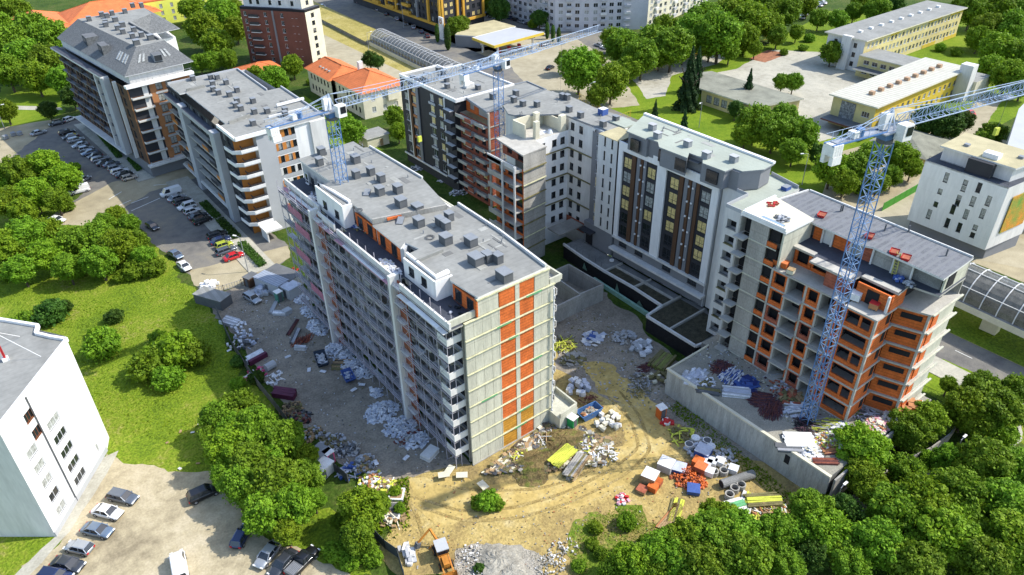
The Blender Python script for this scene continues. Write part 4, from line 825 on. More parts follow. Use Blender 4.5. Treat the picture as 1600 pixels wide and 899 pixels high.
for (px, py) in ((770, 155), (806, 150)): vent(B2, px, py, 24.0, 1.3, 1.6, 1.7)
B2.finish()
# B3 unfinished white block
B3 = Bld('white_unfinished_block', 'unfinished white walled block with a ladder on its open top', 'apartment building', 100, 112)
r3 = PX([(786, 165), (854, 141), (890, 150), (929, 168), (986, 186), (968, 212), (939, 199), (924, 195), (879, 178), (804, 180), (794, 178)], 28.6)
B3.part('roof', MB().prism(r3, 28.3, 28.6, CAP, ROOF))
z3 = [4.2+i*3.0 for i in range(7)]
B3.windows((91.4, 110.7), (100.4, 110.7), [2.0, 5.1, 7.4], [z+.9 for z in z3], 1.25, 1.5, 0, 25.8, WHITE, FRAMED, gm=GLASS, div=1)
B3.windows((100.4, 110.7), (100.4, 102.6), [1.2, 3.8], [z+.9 for z in z3+[25.2]], 1.15, 1.6, 0, 28.4, OFFW, FRAMED, gm=GLASS, div=2)
B3.windows((99.6, 102.6), (99.0, 98.2), [2.2], [z+.4 for z in z3+[25.2]], 1.5, 2.2, 0, 28.3, GREY, FRAME, gms=[GLASSW, GLASSL, GLASS], div=1)
for z in z3[1::2]: B3.part('scaffold_plank', MB().box(91, 100.3, 110.35, 110.6, z+2.7, z+2.9, WOODO)); B3.part('scaffold_plank', MB().box(100.05, 100.3, 102.8, 110.3, z+2.7, z+2.9, WOODO))
B3.part('terrace_slab', MB().prism([(84.8, 106.6), (91.4, 107.2), (91.4, 110.72), (100.38, 110.72), (100.38, 117), (86, 117)], 25.4, 25.7, CONC, SLAB))
B3.part('open_wall', MB().box(90.4, 90.7, 113, 117, 25.7, 28.6, CREAM)); B3.part('open_wall', MB().box(90.71, 100.3, 117, 117.3, 25.7, 28.5, CREAM)); B3.part('open_wall', MB().box(98.6, 98.9, 110.9, 116.9, 25.7, 28.3, CREAM)); B3.part('open_column', MB().box(91.9, 93, 111.3, 112.2, 25.7, 29.3, CREAM)); B3.part('open_column', MB().box(95.6, 96.8, 115.8, 116.9, 25.7, 29, CREAM)); B3.part('open_column', MB().box(98.3, 99.7, 110.8, 111.8, 25.7, 29.2, CREAM))
B3.windows((84.9, 116), (84.9, 106.6), [2.3, 5.4, 8.0], [z+.8 for z in z3[:6]], 2.2, 1.7, 0, 22.6, BRICK, FRAMED, gms=[GLASS, GLASSL], div=1)
B3.face((84.9, 106.6), (91.4, 107.4), 0, 25.4, CONC); B3.face((91.4, 107.4), (91.4, 110.7), 0, 25.5, WHITE); B3.part('lower_terrace', MB().box(83.2, 84.88, 107, 116.5, 22.3, 22.6, SLAB)); B3.part('lower_terrace', MB().box(83.2, 83.4, 107, 116.5, 22.6, 23.5, OFFW))
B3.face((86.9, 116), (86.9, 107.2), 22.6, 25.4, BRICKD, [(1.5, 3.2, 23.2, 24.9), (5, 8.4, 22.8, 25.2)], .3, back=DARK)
for z in z3[:7]:
    q = MB(); q.box(83.2, 84.88, 107, 116.5, z-.15, z+.1, SLAB); q.box(83.2, 83.32, 111.5, 116.5, z+.1, z+.95, SLAB); B3.part('balcony', q); B3.part('plank_band', MB().beam((84.7, 106.3, z), (91.3, 107.1, z), .2, PLANKY if int(z) % 2 else WOODO))
for y in (107.2, 111.2): B3.part('concrete_column', MB().box(82.95, 83.2, y-.2, y+.25, 0, 23.4, OFFW))
B3.part('back_wall', MB().prism([(101, 98), (109, 102), (109, 126), (94.5, 124.8), (92.5, 119), (101, 118)], 0, 28.2, OFFW)); B3.part('stacked_bags', MB().cyl((96.5, 112.2, 25.7), .7, .7, FOAM, 8, .4)); B3.part('board', MB().box(94, 96.5, 112.5, 114, 25.72, 25.8, FOAM))
for (px, py) in ((803, 160), (817, 166), (839, 167), (879, 155), (886, 156), (889, 175), (907, 184), (942, 198), (962, 190)): vent(B3, px, py, 28.6, 1.2, 1.5, 1.5)
B3.part('roof_recess', MB().box(104.5, 108.3, 98.6, 103, 28.61, 28.9, ROOFG)); B3.part('water_tank', MB().box(106, 107.6, 106.5, 108, 28.6, 29.9, TARP, CWHITE))
B3.part('pipe', MB().beam((100.3, 102.5, 0), (100.3, 102.5, 28.3), .15, CHAR)); B3.part('entrance_slab', MB().box(93, 100, 104.5, 108.5, 5.5, 5.8, CONC)); B3.part('entrance_wall', MB().box(100.2, 100.35, 103, 110.4, 3.5, 5.9, BRICKD))
B3.finish()
# B4/B5 finished brown-white block
B5 = Bld('brown_white_block', 'finished white framed block with brown stripes and yellow lit looking windows', 'apartment building', 102, 82)
zt = 29.0; z5 = [9.2+i*2.95 for i in range(7)]
y0, y1 = 93.6, 69.6; px_ = 98.0
def YU(u): return y0-u
fr = .35
# recessed dark field with windows, then white frame pieces proud of it
usw = [2.25, 8.35, 14.0, 20.6+.6]
gl = [GLASSW, GLASSW, GLASSW, GLASSW, GLASSL]
for j, u in enumerate(usw):
    hi_ = z5[2:] if j != 3 else z5[1:]
    B5.windows((px_+fr, y0), (px_+fr, y1), [u], [z+.35 for z in hi_], 2.0, 2.2, fm=FRAMED, gms=gl, wallface=False, div=2)
    B5.windows((px_+fr, y0), (px_+fr, y1), [u], [z+.35 for z in z5[:2 if j != 3 else 1]], 2.0, 2.2, fm=FRAMED, gm=GLASS, wallface=False, div=2)
B5.face((px_+fr, y0), (px_+fr, y1), 8.9, zt-.3, CHAR, [(u-1.0, u+1.0, z+.35, z+2.55) for u in usw for z in z5], .25)
for (u0, u1, m, pr) in ((3.5, 4.5, BROWN, .22), (4.75, 5.55, GREY, .1), (5.75, 6.3, BROWN, .2), (6.45, 7.15, GREY, .12), (15.3, 16.2, BROWN, .22), (16.4, 17.2, GREY, .1), (17.4, 18.0, BROWN, .2), (18.15, 18.9, GREY, .12), (19.2, 19.9, BROWN, .22)):
    B5.part('cladding_strip', MB().box(px_+fr-pr, px_+fr-.005, YU(u1), YU(u0), 8.9, zt-.9, m))
for z in z5:
    for u in (5.9, 6.9, 17.6, 18.6): B5.part('wall_lamp', MB().box(px_-.12, px_+.1, YU(u+.15), YU(u-.15), z+2.2, z+2.5, WHITE))
for (u0, u1) in ((0, 1.1), (10.0, 12.2), (22.6, 24.0)): B5.part('white_frame', MB().box(px_, px_+fr-.003, YU(u1), YU(u0), 8.9, zt-1.35, WHITE))
B5.part('white_frame', MB().box(px_, px_+fr-.003, y1, y0, zt-1.35, zt+.35, WHITE)); B5.part('white_frame', MB().box(px_-.25, px_+fr, y1-.1, y0+.1, 8.45, 8.9, OFFW)); B5.part('ledge', MB().box(px_-1.0, px_+.4, y1-.3, y0+.1, 5.9, 6.35, OFFW))
B5.windows((px_+.4, y0), (px_+.4, y1), [2.5, 7, 14.4, 20.8], [6.9], 2.2, 1.3, 3.5, 8.9, GREY, FRAMED, gm=GLASS, div=3); B5.windows((px_+.4, y0), (px_+.4, y1), [3, 8, 13, 18, 22], [3.7], 1.9, 1.9, fm=FRAMED, gms=[GLASS, GLASSW], wallface=False)
B5.part('south_wall', MB().box(px_+.36, 104, 69.62, 69.9, 3.5, zt+.3, LGREY)); B5.part('south_wall', MB().box(px_+.02, px_+.355, 69.62, 69.9, 8.9, zt+.33, OFFW))
B5.face((104, 69.65), (106.4, 66), 0, zt, OFFW); B5.face((106.4, 66), (106.6, 95), 0, zt, OFFW); B5.face((106.6, 95), (98.4, 94), 0, zt, OFFW)
B5.part('terrace_floor', MB().box(px_+.36, 106.3, 69.92, 93.8, zt-.55, zt-.3, ROOFT))
pen = PX([(979, 205), (1007, 179), (1210, 256), (1194, 265), (1160, 268), (1146, 263), (1133, 268), (1098, 255), (1098, 247), (1077, 239), (1074, 247), (1030, 230), (1028, 222), (1012, 216), (1008, 217)], 32.3)
B5.part('penthouse_roof', MB().prism(pen, 32.05, 32.3, CAP, ROOFG)); B5.part('penthouse_wall', MB().prism(shrink(pen, .3), zt-.28, 32.04, GREY))
for (pa, pb, w) in (((986, 216), (1000, 221), 2.2), ((1031, 233), (1046, 240), 2.2), ((1057, 245), (1072, 252), 2.2), ((1107, 263), (1122, 271), 2.4)):
    a = G(*pa, 31.5); b_ = G(*pb, 31.5); x = min(a[0], b_[0]); B5.part('penthouse_window', MB().box(x-.12, x-.04+.3, min(a[1], b_[1]), max(a[1], b_[1]), 29.3, 31.5, GLASS))
B5.part('white_coping', MB().beam((*pen[1], 32.45), (*pen[2], 32.45), .6, WHITE, .4))
B5.part('awning', MB().beam((*G(1012, 222, 31), 31.2), (*G(1026, 226, 31), 31.2), 1.6, ROOFD, .2)); B5.part('awning', MB().beam((*G(1080, 250, 31), 31.2), (*G(1096, 256, 31), 31.2), 1.8, ROOFD, .2))
for (px, py) in ((1019, 203), (1027, 216), (1074, 229), (1103, 247), (1146, 253)): vent(B5, px, py, 32.3, 1.3, 1.4, 1.6, 0, CAP, LGREY)
# narrow white wing left of it
B5.windows((px_, 99.3), (px_, 94.0), [1.9, 3.9], [z+.2 for z in z5], .5, 1.9, 8.6, 28.9, OFFW, FRAMED, gm=GLASS, div=1)
B5.part('wing_base', MB().box(px_+.1, 104, 94, 102.4, 3.5, 8.58, GREY)); B5.part('wing_roof', MB().box(px_+.02, 103.5, 94.02, 99.3, 28.9, 29.1, ROOFC)); B5.part('wing_door', MB().box(px_-.02, px_+.08, 99.6, 101.6, 3.6, 6.4, DARK)); B5.part('wing_canopy', MB().box(px_-1.6, px_+.1, 98.8, 102.2, 6.9, 7.2, CHAR)); B5.face((104, 94), (104, 99.3), 8.6, 28.9, OFFW); B5.face((104, 99.3), (98, 99.3), 8.6, 28.9, OFFW)
B5.finish()
# B6 low white connecting block
B6 = Bld('connecting_block', 'narrow white block with open dark windows between the brown one and the raw concrete tower', 'apartment building', 100, 65)
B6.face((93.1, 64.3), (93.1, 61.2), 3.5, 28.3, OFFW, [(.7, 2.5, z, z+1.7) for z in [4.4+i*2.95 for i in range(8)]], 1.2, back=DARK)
for z in [4.2+i*2.95 for i in range(8)]: B6.part('sill_board', MB().box(93.0, 93.5, 61.7, 63.7, z+.2, z+.35, WOODO if int(z) % 2 else CONCD))
B6.face((98.9, 64.4), (93.1, 64.3), 3.5, 28.3, OFFW); B6.face((98.9, 69.4), (98.9, 64.4), 3.5, 28.3, OFFW); B6.face((93.1, 61.2), (107.8, 60.6), 0, 28.3, OFFW); B6.face((107.8, 60.6), (109, 67), 0, 28.3, OFFW)
B6.part('roof', MB().prism([(93.1, 61.2), (107.8, 60.6), (109, 67), (104, 69.5), (98.9, 69.4), (98.9, 64.4), (93.1, 64.3)], 28.3, 28.55, OFFW, ROOFG))
for a, c in (((93.2, 64.3), (98.9, 64.4)), ((98.9, 64.4), (98.95, 69.3)), ((107.7, 60.8), (108.9, 67)), ((93.2, 61.3), (93.2, 64.2))): B6.part('parapet', MB().beam((*a, 28.85), (*c, 28.85), .12, LGREY, .6))
vent_at(B6, 103.5, 66.2, 28.55, .9, 2.6, .9, 0, CAP, LGREY)
B6.part('skylight', MB().box(105.2, 106.6, 61.4, 62.5, 28.55, 29.2, TARP, CAP)); B6.part('ac_unit', MB().box(101, 102, 67.5, 68.3, 28.56, 29.3, DUCT)); B6.finish()
# podium in front of B row
PO = thing('parking_podium', 'garage podium wrapped in black membrane with empty planting beds on top', 'podium', (92, 80, 0))
deck = [(98.3, 104), (93.8, 104), (93.2, 97), (93.0, 90.5), (93.2, 82.5), (92.8, 74.7), (88.2, 74.2), (88.2, 62.5), (92.6, 61.6), (99, 69), (98.3, 75)]
MB().prism(deck, -.1, 3.2, MEMB, CONCD).build('garage_wall', PO)
q = MB(); rim = [(93.8, 104), (93.2, 97), (93.0, 90.5), (93.2, 82.5), (92.8, 74.7), (88.2, 74.2), (88.2, 62.5), (92.6, 61.6)]
for a, c in zip(rim[:-1], rim[1:]): q.beam((*a, 3.45), (*c, 3.45), .4, OFFW, .5)
q.build('rim', PO)
for a, c in (((93.1, 90.5), (98, 90.4)), ((93.2, 82.6), (98, 82.4)), ((92.9, 74.7), (98, 74.6)), ((96, 90.4), (96.4, 82.5)), ((96.2, 82.4), (96.2, 74.7)), ((88.5, 68.8), (98.2, 68.9))): MB().beam((*a, 3.4), (*c, 3.4), .35, SLAB, .42).build('planter_kerb', PO)
for (a, c, d_, e) in ((93.4, 95.9, 82.9, 90.2), (93.3, 95.9, 75, 82.2), (88.6, 97.5, 69.3, 74.2), (88.6, 97.5, 62.9, 68.5)): MB().box(a, c, d_, e, 3.21, 3.3, mat('bed soil', (.06, .055, .035), .95, .5, 1.)).build('planting_bed', PO)
for y in np.arange(92, 103.5, 1.9): MB().box(93.6, 93.64, y-.02, y+.02, 3.7, 4.7, FRAMED).build('rail_post', PO)
for (yy_, zz, w, h) in ((86.5, .4, .9, 2.2), (80.2, .2, 1.6, 1.5), (75.5, 1.0, 1.8, 2.1), (96.2, 1.2, .9, 1.6)): MB().add([(92.78, yy_-w, zz), (92.78, yy_+w*.6, zz+.1), (92.76, yy_+w*.1, zz+h)], [(0, 1, 2), (2, 1, 0)], MINT).build('torn_patch', PO)
MB().beam((92.55, 93, .45), (91.9, 74.2, .45), .5, MINT, .9).build('exposed_insulation', PO); MB().cyl((97, 92.5, 3.4), .5, .3, CWHITE, 8).build('duct', PO)
# concrete box next to A
BX = thing('concrete_pit', 'open topped concrete box standing behind the central block', 'retaining wall', (84, 90, 0)); bx = [(88.9, 86.6), (83, 87.0), (83.4, 96.5), (88.6, 96.5)]
for a, c in zip(bx, bx[1:]+bx[:1]): MB().beam((*a, 1.9), (*c, 1.9), .3, CONC, 4.2).build('wall_panel', BX)
MB().box(66, 83, 86.6, 87.0, 0, 3.9, CONC).build('wall_panel', BX)

# ------------------------------------------------------------------ D: raw brick and concrete frame block on the right
D = Bld('brick_frame_block', 'unfinished concrete frame block with red brick infill and bitumen roof on the right', 'apartment building', 96, 45)
dz = [5+3.15*k for k in range(7)]; XD = 90.0       # last = 23.9
D.part('tower_wall', MB().box(XD+.02, XD+.3, 54.0, 57.2, 5, 30.3, CONC)); D.part('tower_wall', MB().box(XD+.02, XD+7.4, 51.3, 51.6, 23.9, 30.3, CONCY)); D.part('tower_core', MB().box(XD+1.6, 97.4, 51.7, 59.0, 5, 30.2, CONC))
D.part('tower_roof', MB().prism([(XD-.1, 59.2), (XD-.1, 51.1), (96.6, 51.0), (98.4, 58.9)], 30.3, 30.7, WHITE, CREAM)); D.part('tower_parapet', MB().box(XD, XD+.3, 51.3, 59, 30.7, 31.1, WHITE)); D.part('tower_parapet', MB().box(XD+.31, 98, 58.7, 59, 30.7, 31.2, WHITE)); D.part('light_well', MB().box(XD+.4, XD+1.3, 52.3, 56.2, 30.71, 30.9, CAP, mat('pale blue sheet', (.22, .30, .38), .6, .15)))
for k, z in enumerate(dz+[27.0]):
    h = 3.15 if k < 6 else 3.1
    q = MB(); q.box(XD-1.3, XD+.3, 57.25, 59.2, z-.12, z+.12, SLAB); D.part('balcony', q); D.part('cross_wall', MB().box(XD-.05, XD+1.6, 59.0, 59.25, z+.12, z+h-.12, CONC)); D.part('brick_infill', MB().box(XD+1.2, XD+1.5, 57.3, 57.9, z+.12, z+h-.12, BRICKD)); D.part('room_shade', MB().box(XD+1.3, XD+1.55, 57.95, 58.95, z+.12, z+h-.12, DARK))  # black panels paint in the shade of the unlit rooms
    D.part('brick_infill', MB().box(XD+.1, XD+.3, 52.3, 54.0, z+.12, z+.9, BRICK)); D.part('room_shade', MB().box(XD+.6, XD+.9, 52.2, 54.0, z+.92, z+h-.12, DARK)); D.part('tower_band', MB().box(XD-.06, XD+.01, 52.2, 57.2, z-.1, z+.1, CONCY))
bays = [(52.0, 49.2, 'b'), (49.2, 46.1, 'o'), (46.1, 43.7, 'b'), (43.7, 41.1, 'o'), (41.1, 39.75, 'b')]
for k in range(7): D.part('floor_slab', MB().box(XD-.12, 104.4, 40.0, 52.15, dz[k]-.13, dz[k]+.13, SLAB))
for y in (52.05, 49.2, 46.1, 43.7, 41.1):
    for k in range(6): D.part('concrete_column', MB().box(XD-.08, XD+.4, y-.16, y+.16, dz[k]+.13, dz[k+1]-.13, SLAB))
def ring_wall(x0, x1, ya, yb, za, zb, m, wy=.32, ws=.75, wt=.3, name='brick_infill'):
    q = MB(); q.box(x0, x1, yb, ya, za, za+ws, m); q.box(x0, x1, yb, ya, zb-wt, zb, m); q.box(x0, x1, yb, yb+wy, za+ws, zb-wt, m); q.box(x0, x1, ya-wy, ya, za+ws, zb-wt, m); return D.part(name, q)
D.part('shade_core', MB().box(XD+2.6, 103.9, 40.1, 51.4, 5, 23.8, CONCD)); D.part('shade_core', MB().box(92.2, 103.9, 35.4, 39.9, 5, 23.8, DARK)); D.part('shade_core', MB().box(97.2, 103.9, 31.6, 35.35, 5, 23.8, DARK))  # dark cores colour in the unlit interior behind the open frame
for k in range(6):
    za, zb = dz[k]+.13, dz[k+1]-.13
    for ya, yb, t in bays:
        ya -= .17; yb += .17
        if t == 'b':
            ring_wall(XD+.02, XD+.28, ya, yb, za, zb, BRICK if (k+int(ya)) % 3 else BRICKD); D.part('room_shade', MB().box(XD+1.2, XD+1.3, yb, ya, za, zb, DARK))
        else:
            D.part('cross_wall', MB().box(XD+.42, XD+2.5, ya-.02, ya+.15, za, zb, CONC)); D.part('brick_pier', MB().box(XD+1.0, XD+1.3, yb, yb+.75, za, zb, BRICK)); D.part('room_shade', MB().box(XD+2.3, XD+2.4, yb+.1, ya-.1, za, zb, DARK)); D.part('balcony_edge', MB().box(XD-.9, XD-.13, yb-.1, ya+.1, dz[k]-.14, dz[k]+.1, SLAB))
# protruding corner part
XQ = 89.5
for k in range(7):
    D.part('floor_slab', MB().prism([(XQ-.1, 39.7), (XQ-.1, 34.8), (94.7, 34.8), (94.7, 35.6), (96.4, 30.8), (104.6, 30.8), (104.6, 39.7)], dz[k]-.14, dz[k]+.14, SLAB))
    if k < 6:
        za, zb = dz[k]+.14, dz[k+1]-.14
        ring_wall(XQ+.02, XQ+.28, 39.5, 35.2, za, zb, BRICK, .35, .7, .25)
        D.part('brick_pier', MB().box(XQ+.02, XQ+.28, 36.9, 37.25, za+.7, zb-.25, BRICK)) if k % 2 else None
        D.part('concrete_column', MB().box(XQ, XQ+.4, 34.85, 35.15, za, zb, SLAB)); D.part('concrete_column', MB().box(XQ, XQ+.4, 39.55, 39.75, za, zb, SLAB))
        D.part('brick_infill', MB().box(XQ+.45, 94.0, 34.95, 35.2, za, zb, BRICK)); D.part('brick_opening', MB().box(92.7, 93.6, 34.9, 34.94, za+.9, zb-.3, DARK))
        q = MB().beam((95.3, 35.3, (za+zb)/2), (96.7, 31.3, (za+zb)/2), .25, BRICK, zb-za); D.part('brick_infill', q); D.part('brick_opening', MB().beam((95.45, 34.4, za+1.9), (96.4, 31.8, za+1.9), .31, DARK, .8))
        D.part('brick_infill', MB().box(96.7, 97.6, 31.0, 31.3, za, zb, BRICK)); D.part('brick_infill', MB().box(98.1, 99.6, 31.0, 31.3, za, zb, BRICK)); D.part('room_shade', MB().box(97.6, 98.1, 31.2, 31.3, za, zb, DARK)); D.part('concrete_panel', MB().box(99.7, 104.4, 31.0, 31.3, za, zb, CONCY)); D.part('concrete_column', MB().box(96.4, 96.7, 30.95, 31.25, za, zb, SLAB))
    D.part('slab_lip', MB().box(96.6, 105.0, 30.5, 30.78, dz[k]-.1, dz[k]+.12, CONCY))
D.part('east_wall', MB().box(104.4, 104.7, 31.1, 51.2, 5, 29.7, CONC))
# set-back storeys
D.part('terrace_slab', MB().box(XD-.15, 93.8, 40.0, 52.1, 23.77+.28, 24.1, CONCD, SLAB)); 
ring_wall(93.6, 93.85, 51.1, 48.2, 24.1, 26.7, BRICK, .5, .5, .2); ring_wall(93.6, 93.85, 48.1, 44.6, 24.1, 26.7, BRICK, .3, .5, .2); D.part('room_box', MB().box(91.6, 94, 41, 44.6, 24.1, 26.7, BRICKD)); D.part('shade_core', MB().box(94.4, 104, 35.5, 51.2, 24.1, 26.7, DARK))
D.part('upper_slab', MB().prism([(93.2, 52.0), (93.2, 47.6), (91.4, 47.4), (91.2, 40.6), (93.4, 40.4), (93.2, 34.6), (96.3, 34.8), (97.0, 30.9), (104.4, 30.9), (104.4, 52.0)], 26.7, 27.0, SLAB, ROOFT)); D.part('slab_edge', MB().box(93.1, 94.2, 47.8, 51.9, 27.02, 27.12, SLAB)); D.part('slab_edge', MB().box(91.2, 93.0, 40.8, 47.2, 27.02, 27.12, SLAB)); D.part('slab_edge', MB().box(93.2, 94.3, 34.8, 40.2, 27.02, 27.14, SLAB))
D.part('corner_room', MB().box(92.2, 92.5, 35, 40, 24.05, 26.68, BRICK)); D.part('corner_opening', MB().box(92.1, 92.19, 36.6, 38.4, 24.1, 26.3, DARK)); D.part('brick_infill', MB().box(92.5, 96.2, 34.9, 35.15, 24.05, 26.68, BRICK)); D.part('concrete_column', MB().box(91.8, 92.18, 35, 35.3, 24.05, 26.68, OFFW))
for (ya, yb, m) in ((51, 49.4, BRICK), (49.3, 47.9, OFFW), (47.6, 44.8, BRICK), (44.6, 43.0, CONC), (42.9, 41.4, BRICKD), (41.2, 35.6, CONC)): D.part('penthouse_wall', MB().box(97.6, 97.8, yb, ya, 27.02, 29.68, m))
for y in (49.35, 47.75, 44.7, 41.3, 38.2, 35.4): D.part('concrete_column', MB().box(97.2, 97.5, y-.12, y+.12, 27.02, 29.68, OFFW))
D.part('end_wall', MB().box(97.8, 104.3, 31.1, 31.35, 27.02, 29.68, CONCY)); D.part('end_opening', MB().box(98.5, 100.5, 31.0, 31.09, 27.4, 29.5, DARK)); D.part('penthouse_core', MB().box(98.2, 104.2, 31.6, 57, 27.02, 29.68, CONCD))
D.part('roof', MB().prism([(98.4, 59.0), (105.9, 57.7), (104.9, 31.0), (96.3, 30.9), (96.9, 41.3), (96.4, 42.3), (96.6, 51.0)], 29.7, 30.0, OFFW, ROOFB))
D.part('roof_rim', MB().beam((105.75, 57.6, 30.1), (104.8, 31.1, 30.1), .2, OFFW, .3)); D.part('roof_rim', MB().beam((98.5, 58.9, 30.1), (105.6, 57.75, 30.1), .2, OFFW, .3))
for k in range(7): D.part('plaster_panel', MB().box(XD-.02, XD+.02-.005, 54.2, 57.0, dz[0]+k*3.1+.25 if k else 5.3, dz[0]+k*3.1+2.9, CONC))
D.finish() if D.w.v else None
# plinth it stands on
PL = thing('concrete_plinth', 'long raw concrete retaining wall carrying the rubbish covered deck below the brick block', 'retaining wall', (90, 45, 0))
MB().prism([(78.2, 60), (78.2, 30.2), (104.5, 29.6), (104.5, 60.4), (88.2, 61.4), (88.2, 60)], .02, 4.98, CONCD, mat('dusty deck', (.22, .21, .17), .95, .35, .35, .2, c2=(.34, .32, .26))).build('deck', PL)
for i in range(20):
    y = 60-i*1.5; MB().box(77.9, 78.19, y-1.48, y, 0, 5.05+.02*(i % 2), mat('ribbed concrete', (.40, .40, .37), .85, .25, .5, .2, stretch=(1, 2.5, .35))).build('wall_panel', PL)
MB().box(77.8, 78.3, 30.0, 60.2, 5.08, 5.35, CREAM).build('coping', PL)
for i in range(17): MB().box(78.2+i*1.55, 78.2+i*1.55+1.53, 29.3, 29.58, 0, 5.0, CONC).build('wall_panel', PL)
MB().box(77.84, 77.895, 36.2, 37.0, 2.6, 4.2, DARK).build('wall_opening', PL)
MB().box(78.3, 88.3, 59.9, 60.1, 5, 5.3, CREAM).build('coping', PL)

# ------------------------------------------------------------------ tower cranes
def lattice_box(w, L, n, m, m2, name, tri=False):
    """one lattice section along +X, square (mast) or triangular (jib) in cross-section"""
    b = MB(); h = w/2; c = [(-h, -h), (h, -h), (h, h), (-h, h)] if not tri else [(-h, 0), (h, 0), (0, tri)]
    for y, z in c: b.beam((0, y, z), (L, y, z), .11 if not tri else .11, m)
    k = len(c)
    for i in range(n):
        x0, x1 = L*i/n, L*(i+1)/n
        for j in range(k):
            a, d = c[j], c[(j+1) % k]
            if (i+j) % 2: a, d = d, a
            if tri: b.beam((x0, *a), ((x0+x1)/2, *d), .06, m2); b.beam(((x0+x1)/2, *d), (x1, *a), .06, m2)
            else: b.beam((x0, *a), (x1, *d), .06, m2)
            if not tri: b.beam((x0, *c[j]), (x0, *c[(j+1) % k]), .07, m2)
    return b.mesh(name)
def crane(label, x, y, z0, ztop, ang, jib, cjib, mw_=1.6, jh=1.5, cabside=-1, wscale=1., trolley=.45, jw=1.3, cmat=BLUEL, hook=14):
    t = thing('tower_crane', label, 'tower crane', (x, y, z0), 0, 'tower cranes')
    n = max(1, round((ztop-z0-1.5)/3.)); L = (ztop-z0-1.5)/n; ms = lattice_box(mw_, L, 2, BLUE, MASTB, 'mast_section')
    for i in range(n): o = link('mast_section', ms, t, (0, 0, i*L)); o.rotation_euler = (0, -math.pi/2, ang)
    hz = ztop-z0; H0 = hz-1.5
    def place(name, mb): o = link(name, mb.mesh(name), t, (0, 0, 0), ang); return o
    place('slewing_ring', MB().cyl((0, 0, H0), mw_*.62, .5, DUCT, 14).box(-mw_*.55, mw_*.55, -mw_*.5, mw_*.5, H0+.5, H0+1.4, BLUE))
    place('slewing_platform', MB().box(-1.6, 1.8, -1.1, 1.1, H0+1.4, H0+1.55, STEEL))
    cb = MB(); cy = cabside*(mw_*.5+.8); cb.box(.1, 1.6, cy-.6, cy+.6, H0+.7, H0+2.6, CWHITE); cab = place('cab', cb)
    g = MB(); g.box(1.61, 1.66, cy-.5, cy+.5, H0+1.0, H0+2.45, GLASS).box(.5, 1.5, cy-.65, cy-.61, H0+1.3, H0+2.4, GLASS).box(.5, 1.5, cy+.61, cy+.65, H0+1.3, H0+2.4, GLASS); gm_ = g.mesh('cab_window'); link('cab_window', gm_, cab)
    place('tower_head', MB().beam((-.5, -.45, H0+1.5), (0, 0, H0+4.2), .12, BLUEL).beam((-.5, .45, H0+1.5), (0, 0, H0+4.2), .12, BLUEL).beam((.6, -.45, H0+1.5), (0, 0, H0+4.2), .12, BLUEL).beam((.6, .45, H0+1.5), (0, 0, H0+4.2), .12, BLUEL)); place('control_box', MB().box(-1.1, .1, cabside*-.2-.4, cabside*-.2+.4, H0+1.7, H0+3.6, CWHITE))
    nj = max(1, round((jib-1)/6)); Lj = (jib-1)/nj; js = lattice_box(jw, Lj, 4, cmat, cmat, 'jib_section', tri=jh)
    for i in range(nj): o = link('jib_section', js, t, (math.cos(ang)*(1+i*Lj), math.sin(ang)*(1+i*Lj), H0+1.7), ang)
    cj = MB(); cj.beam((-.8, -.6, H0+1.6), (-cjib, -.6, H0+1.6), .16, BLUE).beam((-.8, .6, H0+1.6), (-cjib, .6, H0+1.6), .16, BLUE)
    for i in range(int(cjib/1.2)): cj.beam((-.9-i*1.2, -.6, H0+1.6), (-.9-i*1.2-1.1, .6, H0+1.6), .07, BLUEL)
    place('counter_jib', cj); place('walkway', MB().box(-cjib+.8, -1.7, -.5, .5, H0+1.68, H0+1.72, STEEL))
    q = MB()
    for s in (-.62, .62):
        q.beam((-.8, s, H0+2.7), (-cjib, s, H0+2.7), .045, BLUEL)
        for i in range(int(cjib/1.5)): q.beam((-.9-i*1.5, s, H0+1.7), (-.9-i*1.5, s, H0+2.7), .045, BLUEL)
    place('handrail', q)
    for s in (-.35, .35): place('tie_bar', MB().beam((0, s*.3, H0+4.1), (-cjib+1.2, s, H0+1.8), .07, BLUEL)); 
    place('tie_bar', MB().beam((0, 0, H0+4.1), (jib*.5, 0, H0+1.7+jh), .07, BLUEL)); place('tie_bar', MB().beam((0, 0, H0+4.1), (min(jib*.22, 9), 0, H0+1.7+jh), .07, BLUEL))
    place('winch', MB().cyl((-cjib*.5, 0, H0+1.75), .5, .9, BLUE, 10).box(-cjib*.5-1.4, -cjib*.5-.6, -.5, .5, H0+1.75, H0+2.5, CWHITE))
    for i in range(4):
        xx = -cjib+.1+i*.44*wscale; place('counterweight', MB().box(xx, xx+.40*wscale, -.8, .8, H0+.3, H0+1.9*wscale, CWHITE))
    for s in (-.6, .6): place('counterweight', MB().box(-cjib+.2, -cjib+1.6, s-.3*wscale, s+.3*wscale, H0-.9*wscale, H0+.25, CWHITE))
    tx = jib*trolley; tr = place('trolley', MB().box(tx-.7, tx+.7, -.6, .6, H0+1.4, H0+1.6, STEEL)); link('hook_rope', MB().beam((tx, 0, H0+1.4), (tx, 0, H0+1.4-hook), .03, DUCT).mesh('hook_rope'), tr); link('hook_block', MB().box(tx-.35, tx+.35, -.2, .2, H0+.4-hook, H0+1.4-hook, WOODY).mesh('hook_block'), tr)
    return t
def dirof(a, b): return math.atan2(b[1]-a[1], b[0]-a[0])
c0 = G(1385, 205, 51); cw = G(1288, 228, 51); ct = G(1600, 134, 52)
crane('large blue tower crane on the right standing on the rubbish covered deck', 85.2, 38.6, 5, 51.5, dirof(cw, ct), 62, 9.5, 1.5, 1.5, -1, .85, .36, hook=4)
